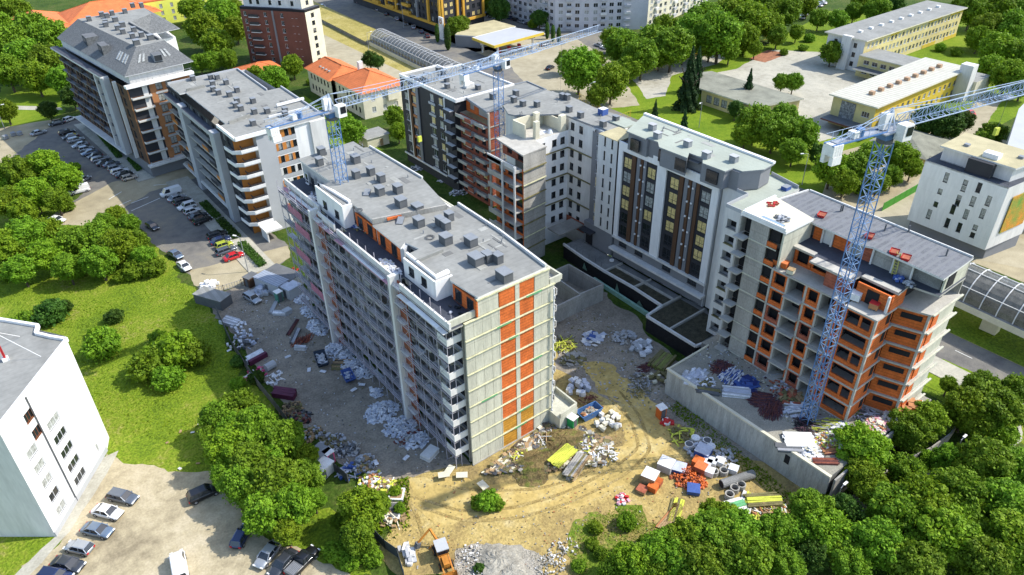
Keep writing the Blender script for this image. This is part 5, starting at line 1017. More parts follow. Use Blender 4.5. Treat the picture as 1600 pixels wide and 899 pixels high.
c1 = G(415, 198, 43); c2 = G(850, 75, 43)
crane('tower crane rising through the roof of the central scaffolded block', 47.4, 108.8, 26.8, 43.2, dirof(c1, c2), 46, 11.0, 1.55, 1.3, -1, .8, .36, hook=9)
c3 = G(713, 128, 37); c4 = G(950, 52, 37)
crane('pale tower crane beside the brick balcony block behind the central one', 94.7, 127.4, 0, 37, dirof(c3, c4), 34, 10.5, 1.5, 1.4, -1, .8, .6, hook=12)

# ------------------------------------------------------------------ background buildings
def simple_windows(b, p0, p1, n, rows, z0, dzz, w, h, m, zt, fm=FRAME, gms=None, margin=1.5, child=False, zb=0, extra=()):
    W = math.dist(p0, p1); us = [margin+(W-2*margin)*(i+.5)/n for i in range(n)]
    b.windows(p0, p1, us, [z0+i*dzz for i in range(rows)], w, h, zb, zt, m, fm, gms=gms or [GLASS], div=2, child=child, extra=extra); return us
# brown tower
T = Bld('red_brown_tower', 'red brown and cream apartment tower with white top storeys behind the tiled houses', 'apartment building', 112, 275)
a0, a1, a2 = (96.3, 288.5), (112.2, 267.0), (119.5, 270.0); a3 = (105, 296); zz = [1.2+i*2.75 for i in range(7)]
W_ = math.dist(a0, a1); Uu = ((a1[0]-a0[0])/W_, (a1[1]-a0[1])/W_)
T.windows(a0, a1, [1.8, 10.2, 17.0], zz, 1.2, 1.6, 0, 20, MAROON, FRAME, gm=GLASS, child=False); T.windows(a0, a1, [21.2, 22.9], zz, .7, .9, fm=FRAME, wallface=False, child=False, div=1)
Nn = (Uu[1], -Uu[0]); aa = math.atan2(Uu[1], Uu[0])
for z in zz: cc = (a0[0]+Uu[0]*5.6+Nn[0]*.5, a0[1]+Uu[1]*5.6+Nn[1]*.5); T.part('balcony', MB().obox((*cc, z-.3), 4, 1.0, .25, aa, OFFW)); T.part('balcony_railing', MB().obox((cc[0]+Nn[0]*.45, cc[1]+Nn[1]*.45, z-.05), 4, .08, .9, aa, FRAMED))
cc = (a0[0]+Uu[0]*13.4+Nn[0]*.15, a0[1]+Uu[1]*13.4+Nn[1]*.15); T.part('grey_strip', MB().obox((*cc, 0), .7, .28, 20, aa, GREY))
T.windows(a1, a2, [3.6], zz, 1.6, 1.5, 0, 20, CREAM, FRAMED, gm=GLASS, child=False); T.face(a2, a3, 0, 20, CREAM); T.face(a3, a0, 0, 20, MAROON)
T.part('terrace_hedge', MB().prism([a0, a1, a2, a3], 20, 20.9, DARK, ROOFT)); sh = [(98, 288.2), (112.2, 269.2), (118, 271.6), (105, 294)]
T.windows(sh[0], sh[1], [3, 6, 11, 15, 20], [21.8, 24.8, 27.8], 1.2, 1.6, 20.9, 31, OFFW, FRAMED, child=False); T.windows(sh[1], sh[2], [3.1], [21.8, 24.8, 27.8], 1.4, 1.5, 20.9, 31, CREAM, FRAMED, child=False); T.face(sh[2], sh[3], 20.9, 31, CREAM); T.face(sh[3], sh[0], 20.9, 31, OFFW); T.roof(sh, 31, ROOF); T.finish()
# tiled houses
def hip_roof(b, x0, x1, y0, y1, ze, zr, m, ov=.8, hip=None, axis='y', name='roof'):
    x0 -= ov; x1 += ov; y0 -= ov; y1 += ov
    if axis == 'y': h = (x1-x0)/2 if hip is None else hip; r0, r1 = ((x0+x1)/2, y0+h), ((x0+x1)/2, y1-h)
    else: h = (y1-y0)/2 if hip is None else hip; r0, r1 = (x0+h, (y0+y1)/2), (x1-h, (y0+y1)/2)
    v = [(x0, y0, ze), (x1, y0, ze), (x1, y1, ze), (x0, y1, ze), (*r0, zr), (*r1, zr)]
    f = [(0, 1, 4), (1, 2, 5, 4), (2, 3, 5), (3, 0, 4, 5)] if axis == 'y' else [(0, 1, 5, 4), (1, 2, 5), (2, 3, 4, 5), (3, 0, 4)]
    q = MB(); q.add(v, f+[(3, 2, 1, 0)], m); o = b.part(name, q); q2 = MB(); q2.beam((*r0, zr+.05), (*r1, zr+.05), .35, TILE, .2)
    for e in ((0, 4), (1, 4 if axis == 'y' else 5), (2, 5), (3, 5 if axis == 'y' else 4)): q2.beam(v[e[0]], (v[e[1]][0], v[e[1]][1], v[e[1]][2]+.05), .28, TILE, .15)
    b.part('ridge_tiles', q2); return o
Hh_ = Bld('tiled_house', 'pale two storey house with orange hipped tile roof in two parts behind the cranes', 'house', 108, 222)
simple_windows(Hh_, (101.0, 225), (101.0, 206.5), 6, 2, 1.6, 3.6, 1.1, 1.7, CREAM, 8.3, FRAMED); simple_windows(Hh_, (99.7, 243), (99.7, 225.2), 6, 2, 1.6, 3.6, 1.1, 1.7, CREAM, 8.0, FRAMED)
simple_windows(Hh_, (101.0, 206.5), (116.0, 206.5), 3, 2, 1.6, 3.6, 1.4, 1.7, CREAM, 8.3, FRAME, gms=[GLASSL]); Hh_.face((116, 206.5), (116, 225), 0, 8.3, CREAM); Hh_.face((112, 225), (112, 243), 0, 8, CREAM); Hh_.face((112, 243), (99.7, 243), 0, 8, CREAM); Hh_.part('bay_window', MB().box(109.5, 113.5, 205.6, 206.45, 4.4, 7.6, CREAM))
hip_roof(Hh_, 101, 116, 206.5, 225, 8.3, 12.2, TILE); hip_roof(Hh_, 99.7, 112, 225.9, 243, 8.0, 11.2, TILE, hip=3.); Hh_.part('chimney', MB().box(108.3, 109.3, 221, 222.4, 10, 13.2, OFFW)); Hh_.part('chimney', MB().box(111.3, 112.2, 226, 227, 9, 11.8, OFFW)); Hh_.part('skylight', MB().box(110.5, 111.6, 211.5, 212.6, 10.6, 10.9, DARK))
for i in range(4): Hh_.part('skylight', MB().box(101.6+i*.05, 102.4+i*.05, 230+i*2.2, 231+i*2.2, 9.35, 9.6, GLASSL))
Hh_.finish()
SH = Bld('garden_shed', 'small flat roofed pale shed in the garden in front of the tiled house', 'shed', 99, 189); p = G(582, 225); x, y = p; SH.body([(x-3, y-3), (x+4, y-3), (x+4, y+3), (x-3, y+3)], 0, 3, CREAM); SH.part('roof', MB().box(x-3.3, x+4.3, y-3.3, y+3.3, 3, 3.3, OFFW, ROOF)); SH.part('door', MB().box(x+1, x+2, y-3.06, y-3.01, .1, 2.2, WOOD)); SH.finish()
x, y = G(408, 108, 3); S2 = Bld('small_tiled_house', 'small house with orange roof half hidden behind the white and orange block', 'house', x, y); S2.body([(x-7, y-6), (x+6, y-6), (x+6, y+6), (x-7, y+6)], 0, 3.2, CREAM); hip_roof(S2, x-7, x+6, y-6, y+6, 3.2, 5.6, TILE, axis='x'); S2.finish()
for (lb, r, zt_, m, mt) in (('long lime yellow school building with windows at the top left', (56, 112, 372, 384), 9, LIME, ROOFC), ):
    x0, x1, ya, yb = r; q = Bld('yellow_school', lb, 'school', (x0+x1)/2, ya); simple_windows(q, (x0+20, ya), (x1, ya), 7, 3, 1.2, 2.9, 1.3, 1.7, m, 10, OFFW, gms=[GLASSL]); q.body([(x0+20, ya), (x1, ya), (x1, yb), (x0+20, yb)], 0, 10, m, (0,)); q.roof([(x0+20, ya), (x1, ya), (x1, yb), (x0+20, yb)], 10.3, TILE); simple_windows(q, (x0, ya-8), (x0+19.9, ya-8), 4, 2, 1.4, 3, 1.3, 1.7, m, 7.5, OFFW, gms=[GLASSL]); q.body([(x0, ya-8), (x0+19.9, ya-8), (x0+19.9, ya+16), (x0, ya+16)], 0, 7.5, m, (0,)); hip_roof(q, x0-6, x0+30, ya-8, ya+16, 7.6, 13, TILE, 1.2, axis='x'); q.finish()
q = Bld('tiled_school_wing', 'yellow building with orange tile roof at the upper left corner of the view', 'school', 40, 372); simple_windows(q, (30, 362), (51, 362), 5, 2, 1.2, 3, 1.3, 1.6, LIME, 7.2, OFFW, gms=[GLASSL]); q.body([(30, 362), (51, 362), (51, 392), (30, 392)], 0, 7.2, LIME, (0,)); hip_roof(q, 30, 51, 362, 392, 7.3, 12, TILE, 1.2); q.finish()
q = Bld('left_tiled_house', 'low orange roofed house at the left edge behind the wood', 'house', 18, 352); q.body([(14, 346), (28, 346), (28, 356), (14, 356)], 0, 5, LIME); hip_roof(q, 14, 28, 346, 356, 5.1, 8, TILE, axis='x'); q.finish()
# orange framed block across the avenue
O = Bld('orange_framed_block', 'charcoal block with yellow orange frames across the avenue at the top', 'apartment building', 185, 300)
oz = [4.6+i*3 for i in range(6)]
us = simple_windows(O, (174, 352), (174, 273), 22, 6, 4.6, 3., 1.7, 1.8, CHAR, 24, FRAMED, gms=[GLASS, GLASS, GLASSL], zb=0); simple_windows(O, (174, 273), (199, 277), 7, 6, 4.6, 3, 1.7, 1.8, CHAR, 24, FRAMED, gms=[GLASS, GLASSW]); O.body([(174, 273), (199, 277), (199, 352), (174, 352)], 0, 24, GREY, (0, 3)); O.roof([(174, 273), (199, 277), (199, 352), (174, 352)], 24.3, ROOF)
YELO = mat('orange yellow cladding', (.60, .33, .04), .75, .1, .3)
O.part('orange_band', MB().box(173.2, 173.95, 272.6, 352, 3.2, 4.2, YELO)); O.part('orange_band', MB().beam((173.6, 272.6, 3.7), (199.3, 276.6, 3.7), .7, YELO, 1.0))
for yv in (273.1, 282, 291, 309, 318, 336, 345): O.part('orange_frame', MB().box(173.1, 173.95, yv-.6, yv+.6, 4.25, 24, YELO if yv != 291 else GREY))
for t in (.02, .36, .5, .97): O.part('orange_frame', MB().beam((174+25*t, 272.6+4*t, 4.25), (174+25*t, 272.6+4*t, 24), 1.0, YELO))
for z in oz:
    for yv in (300, 313.5, 327): O.part('balcony', MB().box(172.6, 173.95, yv-3, yv+3, z-.3, z+.9, YELO))
O.finish()
# panel blocks
for (nm, lb, pts, ht) in (('panel_block', 'long pale prefab block with rows of small windows at the top centre', [(213.2, 300), (213.6, 246), (222.5, 238.5), (224.5, 236.2), (246.0, 223.5), (262, 226.5), (300, 236), (300, 300)], 27),):
    q = Bld(nm, lb, 'apartment building', 240, 250)
    for i, (a, c_) in enumerate(zip(pts[:6], pts[1:7])):
        W_ = math.dist(a, c_); n = max(1, int(W_/3.4)); lit = i >= 4  # sunlight painted in: cream on lit sides, grey on shaded ones
        gmx = [GLASS, GLASS, GLASSL]; simple_windows(q, a, c_, n, 9, 1.4, 2.8, 1.9, 1.6, CREAM if lit else PANEL, ht, FRAME, gms=gmx, margin=.6)
        for k in range(n):
            if k % 3 == 1:
                U_ = ((c_[0]-a[0])/W_, (c_[1]-a[1])/W_); u = .6+(W_-1.2)*(k+.5)/n
                for r_ in range(9): cc = (a[0]+U_[0]*u+U_[1]*.5, a[1]+U_[1]*u-U_[0]*.5); q.part('balcony', MB().obox((*cc, 1.0+r_*2.8), 2.6, 1.0, 1.0, math.atan2(U_[1], U_[0]), LGREY if (r_+k) % 3 else OFFW))
    q.part('bare_end', MB().beam((236.5, 228.85, 13), (245.6, 223.4, 13), .3, PANEL, 26)); q.face(pts[6], pts[7], 0, ht, CREAM); q.roof(pts, ht+.3, ROOF); q.finish()
# school
K = Bld('long_school_building', 'long cream and yellow school building with flat grey roof at the upper right', 'school', 295, 140)
us = simple_windows(K, (259, 133), (330, 133), 26, 3, 1.6, 3.2, 1.5, 1.7, CREAMY, 11, FRAME, gms=[GLASS, GLASSL]); simple_windows(K, (259, 147.5), (259, 133), 3, 3, 1.6, 3.2, 1.3, 1.6, OFFW, 11, FRAMED); K.body([(259, 133), (330, 133), (330, 147.5), (259, 147.5)], 0, 11, CREAM, (0, 3)); K.part('roof', MB().box(258, 331, 132, 148.5, 11, 11.4, CREAM, ROOF)); K.part('stair_tower', MB().box(257.4, 258.95, 137.5, 141, 0, 11.8, OFFW))
for (xa, xb) in ((276, 282), (303, 313), (320, 330)): K.part('yellow_panel', MB().box(xa, xb, 132.9, 132.98, 9.75, 10.9, YELLOW)); K.part('yellow_panel', MB().box(xa, xb, 132.9, 132.98, .1, 1.5, YELLOW))
for i in range(9): K.part('roof_hatch', MB().box(266+i*7, 267.2+i*7, 139, 140.4, 11.4, 12.1, CWHITE))
K.finish()
K2 = Bld('tin_roofed_school_wing', 'school wing with ribbed pale tin roof and a grey relief on its end', 'school', 235, 105)
simple_windows(K2, (208, 99), (262, 99), 16, 2, 1.4, 3.2, 1.4, 1.6, YELLOW, 8.6, FRAME, gms=[GLASSL, GLASS]); simple_windows(K2, (208, 112.5), (208, 99), 1, 2, 1.4, 3.2, 2.2, 1.5, CREAMY, 8.6, FRAME, margin=.2) if False else None
K2.windows((208, 112.5), (208, 99), [10.8], [1.0, 4.8], 2.4, 1.6, 0, 8.6, CREAMY, FRAME, gm=GLASS, div=3, child=False)
K2.part('relief', MB().box(207.85, 207.99, 105, 109.6, 2.6, 7.8, mat('grey relief', (.25, .25, .25), .8, .6, 1.4, .8, fine=3)))
K2.body([(208, 99), (262, 99), (262, 112.5), (208, 112.5)], 0, 8.6, CREAM, (0, 3)); K2.part('roof', MB().box(206.8, 263, 98, 113.4, 8.6, 9.0, CREAM, ROOFW))
for i in range(9): K2.part('roof_vent', MB().box(215+i*5, 216.4+i*5, 104.4, 105.8, 9, 10, mat('terracotta', (.40, .26, .16), .8, .15)))
K2.part('low_annexe', MB().box(212, 224, 93, 98.95, 0, 5.2, CREAM, ROOFC)); K2.part('entrance_roof', MB().box(203, 207.8, 97, 112.4, 2.4, 2.8, MAROON, ROOFD)); K2.part('chimney', MB().box(256, 259.5, 95, 98.9, 0, 11.5, OFFW)); K2.part('side_wing', MB().box(259.6, 270, 94, 98.9, 0, 6, CREAM, ROOF)); K2.finish()
K3 = Bld('school_link', 'two storey link with a dark strip roof between the two school buildings', 'school', 262, 122); simple_windows(K3, (255, 132), (255, 113.5), 5, 2, 1.3, 3.2, 2.0, 1.4, CREAMY, 7, FRAME, gms=[GLASS]); K3.body([(255, 113.5), (266, 113.5), (266, 132), (255, 132)], 0, 7, CREAM, (3,)); K3.part('roof', MB().box(254.6, 266.4, 113.6, 131.9, 7, 7.3, CREAM, ROOF)); K3.part('canopy', MB().box(250.5, 254.8, 114, 131, 3.3, 3.6, CREAM, ROOFD)); K3.finish()
K4 = Bld('low_hall', 'low school hall with a weathered flat roof beside the tall spruces', 'hall', 200, 140); simple_windows(K4, (191.6, 148), (191.6, 127), 6, 1, 1.2, 3, 2.2, 2.4, CREAMY, 4.8, FRAMED, gms=[GLASSL]); K4.body([(191.6, 127), (207, 122.5), (207, 157), (204, 158), (191.6, 148)], 0, 4.8, CREAMY, (4,)); K4.part('roof', MB().prism([(190.8, 126.2), (207.6, 121.6), (207.6, 157.6), (204, 159), (190.8, 148.8)], 4.8, 5.2, CREAM, mat('weathered roof', (.22, .22, .17), .9, .25, .25))); K4.finish()
K5 = Bld('low_garage', 'low building with hipped grey roof behind the right crane mast', 'garage', 204, 83); K5.body([(196, 77), (212, 78), (212, 92), (197, 92)], 0, 3.6, CREAMY); q = MB(); q.add([(195, 76, 3.6), (213, 77, 3.6), (213, 93, 3.6), (196, 93, 3.6), (202, 84.5, 5.4), (206, 84.5, 5.4)], [(0, 1, 5, 4), (1, 2, 5), (2, 3, 4, 5), (3, 0, 4), (3, 2, 1, 0)], mat('weathered roof2', (.22, .22, .17), .9, .25, .25)); K5.part('roof', q)
for u in (2, 5, 9, 12): K5.part('window', MB().box(197+u, 198+u, 76.95-.02+u*.0, 77.02, 1.2, 2.4, GLASS))
K5.finish()
# hotel-like white block
Hx = Bld('white_slit_window_block', 'white block with staggered slit windows and a cream roof at the right edge', 'office building', 168, 55)
pa, pb = (161.8, 63.5), (161.2, 46.2); hx = [(pa[0], 3), (0, 0)]
wins = []
ex = []
for (u, zs) in ((5.2, (14.2,)), (4.9, (11.3, 8.2)), (4.2, (5.0,)), (9.2, (15.0, 13.6)), (9.0, (11.4, 10.1)), (8.6, (8.0,)), (8.4, (4.6,)), (12.0, (14.4,)), (11.8, (11.2,)), (11.4, (8.0,)), (11.0, (4.6,)), (14.6, (12.4, )), (14.4, (9.4,)), (14.0, (6.4, 4.6))):
    for z in zs: Hx.windows(pa, pb, [u], [z], .95, 2.2 if len(zs) == 1 else 1.2, fm=FRAMED, gms=[GLASS, GLASSL], wallface=False, child=False, div=1); ex.append((u-.475, u+.475, z, z+(2.2 if len(zs) == 1 else 1.2)))
Hx.face(pa, pb, 3, 17.5, WHITE, ex, .25); Hx.body([(163, 46.5), (174, 44.5), (175, 63.5), (163, 63.2)], 0, 3, GREY)
Hx.face(pb, (174.5, 44.4), 3, 17.5, OFFW); Hx.face((174.5, 44.4), (175.5, 63.5), 3, 17.5, OFFW); Hx.face((175.5, 63.5), pa, 3, 17.5, OFFW)
Hx.part('poster', MB().beam((164, 45.6, 10.5), (172.5, 44.55, 10.5), .12, mat('printed banner', (.16, .32, .05), .6, .6, .35, c2=(.75, .25, .03)), 8.5))
Hx.part('terrace', MB().prism([pa, pb, (174.4, 44.6), (175.4, 63.4)], 17.2, 17.5, OFFW, ROOFT)); ph_ = [(164.2, 61.6), (164.0, 47.4), (174, 45.6), (174.5, 61.8)]; Hx.body(ph_[::-1] if False else [(164.0, 47.4), (174, 45.6), (174.5, 61.8), (164.2, 61.6)], 17.5, 20.4, OFFW); Hx.part('roof', MB().prism([(163.4, 46.9), (174.4, 45.1), (175, 62.2), (163.6, 62.2)], 20.4, 20.8, OFFW, ROOFC))
Hx.part('dark_screen', MB().box(162.3, 164.0, 50.6, 55.6, 17.55, 20.5, CHAR)); Hx.part('roof_unit', MB().box(164.5, 166.5, 51, 54, 20.8, 21.8, WHITE)); Hx.part('roof_vent', MB().box(167, 168, 58, 59, 20.8, 21.3, CAP)); Hx.part('roof_vent', MB().box(169, 170, 48, 49, 20.8, 21.3, CAP)); terrace_rail(Hx, (162, 63), (162, 56), 17.5); terrace_rail(Hx, (161.6, 50.4), (161.5, 46.6), 17.5); Hx.finish()
# sliver of a grey block at the right edge
E_ = Bld('grey_edge_block', 'tall grey panelled block cut by the right edge of the view', 'apartment building', 190, 44); pts = PX([(1570, 240), (1592, 170), (1640, 120), (1700, 260), (1600, 262)], 16); 
for k in range(5): E_.part('panel_wall', MB().prism(pts, k*3.2, k*3.2+3.15, CONC, LGREY))
E_.finish() if E_.w.v else None
# white tower at the lower left
L_ = Bld('white_corner_tower', 'white apartment tower with few windows at the lower left corner', 'apartment building', -6, 102)
q0, q1 = (-9.6, 92.6), (0.2, 105.6); q2 = (-1.9, 107.8); q3 = (-19.5, 100.5); zt = 20.4
wz = [1.6+i*2.75 for i in range(5)]
Wl = math.dist(q0, q1)
hol = []
for u, w in ((3.2, 2.2), (8.9, 2.9), (14.6, .5)):
    zs = wz[:5] if u < 10 else [1.7]
    L_.windows(q0, q1, [u], zs, w, 1.45, fm=FRAME, gms=[GLASSL, GLASSL, GLASS], wallface=False, div=(3 if w > 2.5 else 2) if w > 1 else 1); hol += [(u-w/2, u+w/2, z, z+1.45) for z in zs]
L_.windows(q0, q1, [5.4], [14.0, 16.9], 1.8, 1.5, fm=mat('brown frame', (.24, .09, .04), .6, .1), gm=GLASS, wallface=False, div=3); hol += [(4.5, 6.3, z, z+1.5) for z in (14.0, 16.9)]
L_.face(q0, q1, 0, zt, WHITE, hol, .25); L_.face(q1, (1.2, 108.4), 0, zt, WHITE); L_.face((1.2, 108.4), (-6.5, 120), 0, zt, OFFW); L_.windows(q3, q0, [4], wz[:1], 1.2, 1.2, 0, zt, OFFW, gm=GLASSL); L_.face((-6.5, 120), q3, 0, zt, OFFW)
U_ = ((q1[0]-q0[0])/Wl, (q1[1]-q0[1])/Wl); cc = (q0[0]+U_[0]*6.2+U_[1]*.12, q0[1]+U_[1]*6.2-U_[0]*.12); L_.part('downpipe', MB().beam((*cc, .2), (*cc, zt-.2), .16, DUCT))
L_.part('socle', MB().beam((q0[0]+.05, q0[1]-.05, .45), (q1[0]+.05, q1[1]-.05, .45), .16, LGREY, .9)); L_.part('panel_joint', MB().beam((q0[0]+.06, q0[1]-.04, 16.2), (q1[0]+.06, q1[1]-.04, 16.2), .06, LGREY, .05)); L_.part('panel_joint', MB().beam((q0[0]+.06, q0[1]-.04, 18.9), (q1[0]+.06, q1[1]-.04, 18.9), .06, LGREY, .05))
rf = [q0, (-.6, 104.6), (1.2, 107.0), (-.6, 109.3), (-2, 111.5), (-1.4, 113.4), (-6.5, 120), q3]; L_.part('roof', MB().prism(rf, zt-.2, zt+.02, OFFW, ROOF)); q = MB()
for a, c_ in zip(rf, rf[1:]+rf[:1]): q.beam((*a, zt+.2), (*c_, zt+.2), .45, WHITE, .5)
L_.part('parapet', q)
L_.finish()
MS = thing('roof_antenna', 'red and white lattice antenna mast on the roof of the corner tower', 'antenna', (-6.5, 107.5, zt)); MB().beam((-6.5, 107.5, zt), (-6.5, 107.5, zt+5.5), .3, RED).build('mast', MS)
for (a, b_) in ((-2.5, 104.8), (-4, 112), (-10, 106)): MB().beam((-6.5, 107.5, zt+5), (a, b_, zt+.3), .06, WHITE).build('guy_rod', MS)
MB().box(-6.9, -6.1, 107.1, 107.9, zt, zt+.5, WHITE).build('base', MS)

# ------------------------------------------------------------------ metro tube
def tube(label, y0, y1, x0, x1, zb, r, n, viaduct):
    t = thing('metro_tunnel', label, 'metro tunnel', ((x0+x1)/2, (y0+y1)/2, 0))
    X = lambda y: x0+(x1-x0)*(y-y0)/(y1-y0); K_ = 12; th = [math.pi*i/K_ for i in range(K_+1)]
    gs = MB()
    for i in range(n+1):
        y = y0+(y1-y0)*i/n; q = MB()
        for a, b_ in zip(th[:-1], th[1:]): q.beam((X(y)+r*math.cos(a), y, zb+r*.85*math.sin(a)), (X(y)+r*math.cos(b_), y, zb+r*.85*math.sin(b_)), .16, LGREY if not viaduct else OFFW)
        q.build('rib', t)
        if i < n:
            ya, yb = y+.1, y0+(y1-y0)*(i+1)/n-.1; g = MB()
            for a, b_ in zip(th[:-1], th[1:]):
                rr = r-.08; g.add([(X(ya)+rr*math.cos(a), ya, zb+rr*.85*math.sin(a)), (X(ya)+rr*math.cos(b_), ya, zb+rr*.85*math.sin(b_)), (X(yb)+rr*math.cos(b_), yb, zb+rr*.85*math.sin(b_)), (X(yb)+rr*math.cos(a), yb, zb+rr*.85*math.sin(a))], [(0, 1, 2, 3)], GALV)
            g.build('cover_panel', t)
    for a in (.6, 1.35, 1.8, 2.55): MB().beam((X(y0)+r*math.cos(a), y0, zb+r*.86*math.sin(a)), (X(y1)+r*math.cos(a), y1, zb+r*.86*math.sin(a)), .12, OFFW).build('purlin', t)
    MB().prism([(X(y0)-r-.5, y0), (X(y0)+r+.5, y0), (X(y1)+r+.5, y1), (X(y1)-r-.5, y1)], zb-1.3 if viaduct else 0, zb, CREAM, CONCD).build('deck', t)
    for s in (-1.6, 1.6): MB().beam((X(y0)+s, y0, zb+.15), (X(y1)+s, y1, zb+.15), .12, RUST, .15).build('rail', t)
    MB().beam((X(y0)-3.4, y0, zb+.6), (X(y1)-3.4, y1, zb+.6), .3, BROWN, 1.1).build('side_wall', t)
    if viaduct:
        for yv in np.arange(y0+12, y1, 24): MB().box(X(yv)-2.2, X(yv)-.2, yv-1.4, yv+1.4, 0, zb-1.31, CREAM).build('pier', t)
    return t
tube('arched metal ribbed metro tunnel along the avenue at the top', 168, 280, 142.8, 148.2, 1.6, 4.8, 46, False)
tube('raised glazed metro tunnel on a concrete viaduct at the right edge', -2, 62, 137.5, 140.5, 5.6, 5.2, 22, True)
structure(MB().prism([(141.8, 281), (154, 281), (160, 420), (150, 420)], .0, 1.5, CONCD, M_DRYG).build('tunnel_cutting_cover'))
# ------------------------------------------------------------------ petrol station
PS = thing('petrol_station', 'petrol station with a yellow edged canopy and cream roofed shop at the top centre', 'petrol station', (174, 228, 0)); cn = PX([(738, 61), (800, 45), (850, 53), (772, 74)], 5.5)
MB().prism(cn, 5.2, 6.0, CREAM, LGREY).build('canopy', PS)
q = [(c[0]*.85+174*.15*1.0, c[1]*.85+228*.15) for c in cn]
for i, (a, c_) in enumerate(zip(cn, cn[1:]+cn[:1])): MB().beam((*a, 5.6), (*c_, 5.6), .3, YELLOW if i > 1 else CWHITE, .9).build('fascia', PS)
cxm = sum(c[0] for c in cn)/4; cym = sum(c[1] for c in cn)/4
for a in cn: MB().box(cxm+(a[0]-cxm)*.7-.3, cxm+(a[0]-cxm)*.7+.3, cym+(a[1]-cym)*.7-.3, cym+(a[1]-cym)*.7+.3, 0, 5.2, OFFW).build('column', PS)
sp = PX([(711, 55), (725, 42), (772, 32), (806, 42), (750, 58)], 4.5); MB().prism(sp, 0, 4.3, GREY, ROOFC).build('shop', PS); MB().prism([(cxm+(a[0]-cxm)*1., a[1]) for a in sp], 4.31, 4.7, OFFW, ROOFC).build('shop_roof', PS)
for i in range(3): MB().box(cxm-4+i*5, cxm-3+i*5, cym-.6, cym+.6, 0, 1.7, RED).build('fuel_pump', PS)
sx_, sy_ = G(691, 62); SG = thing('price_sign', 'tall white sign of the petrol station with a round orange emblem', 'sign', (sx_, sy_, 0)); MB().box(sx_-.3, sx_+.3, sy_-1.5, sy_+1.5, 0, 9, CWHITE).build('board', SG); q = MB(); q.beam((sx_-.35, sy_, 7.3), (sx_-.31, sy_, 7.3), 1.9, ORANGE, sides=16); q.build('emblem', SG); q = MB(); q.beam((sx_-.38, sy_, 7.3), (sx_-.36, sy_, 7.3), .9, CWHITE, sides=12); q.build('emblem_ring', SG)

# ------------------------------------------------------------------ cars
def paint(name, c, rough=.25, metal=.3):
    m = bpy.data.materials.new(name); m.use_nodes = True; b = m.node_tree.nodes['Principled BSDF']; b.inputs['Base Color'].default_value = (*c, 1); b.inputs['Roughness'].default_value = rough
    b.inputs['Metallic'].default_value = metal; b.inputs['Coat Weight'].default_value = .6; b.inputs['Coat Roughness'].default_value = .08; return m
PAINTS = {k: paint('car paint '+k, c, .3, mt) for k, c, mt in (('white', (.72, .72, .71), 0), ('silver', (.36, .38, .40), .4), ('grey', (.12, .14, .17), .4), ('dark grey', (.045, .05, .06), .3), ('black', (.012, .012, .014), .2), ('navy', (.02, .035, .10), .3), ('blue grey', (.15, .20, .27), .4), ('red', (.55, .015, .02), .1), ('lime', (.42, .48, .04), .2), ('maroon', (.11, .02, .025), .3), ('tan', (.50, .44, .36), .3))}
CGL = mat('car glass', (.02, .025, .03), .08, .1, 1., spec=.8)
LAMPW = mat('head lamp', (.75, .76, .75), .15, .05); LAMPR = mat('tail lamp', (.45, .02, .02), .25, .05); RIM = mat('wheel rim', (.4, .4, .42), .35, .1, metal=.6)
SPEC = {'hatchback': (4.0, 1.72, .88, 1.48, [-1.95, -1.55, .35, 1.0]), 'sedan': (4.6, 1.80, .90, 1.44, [-1.75, -.95, .45, 1.25]), 'estate': (4.7, 1.80, .90, 1.47, [-2.25, -1.85, .45, 1.2]), 'off-roader': (4.6, 1.88, 1.02, 1.72, [-2.2, -1.8, .5, 1.15]), 'van': (5.2, 1.95, 1.15, 2.1, [-2.55, -2.45, 1.2, 1.9]), 'pickup': (5.2, 1.85, 1.02, 1.75, [-.5, -.2, .8, 1.45])}
_CB = {}
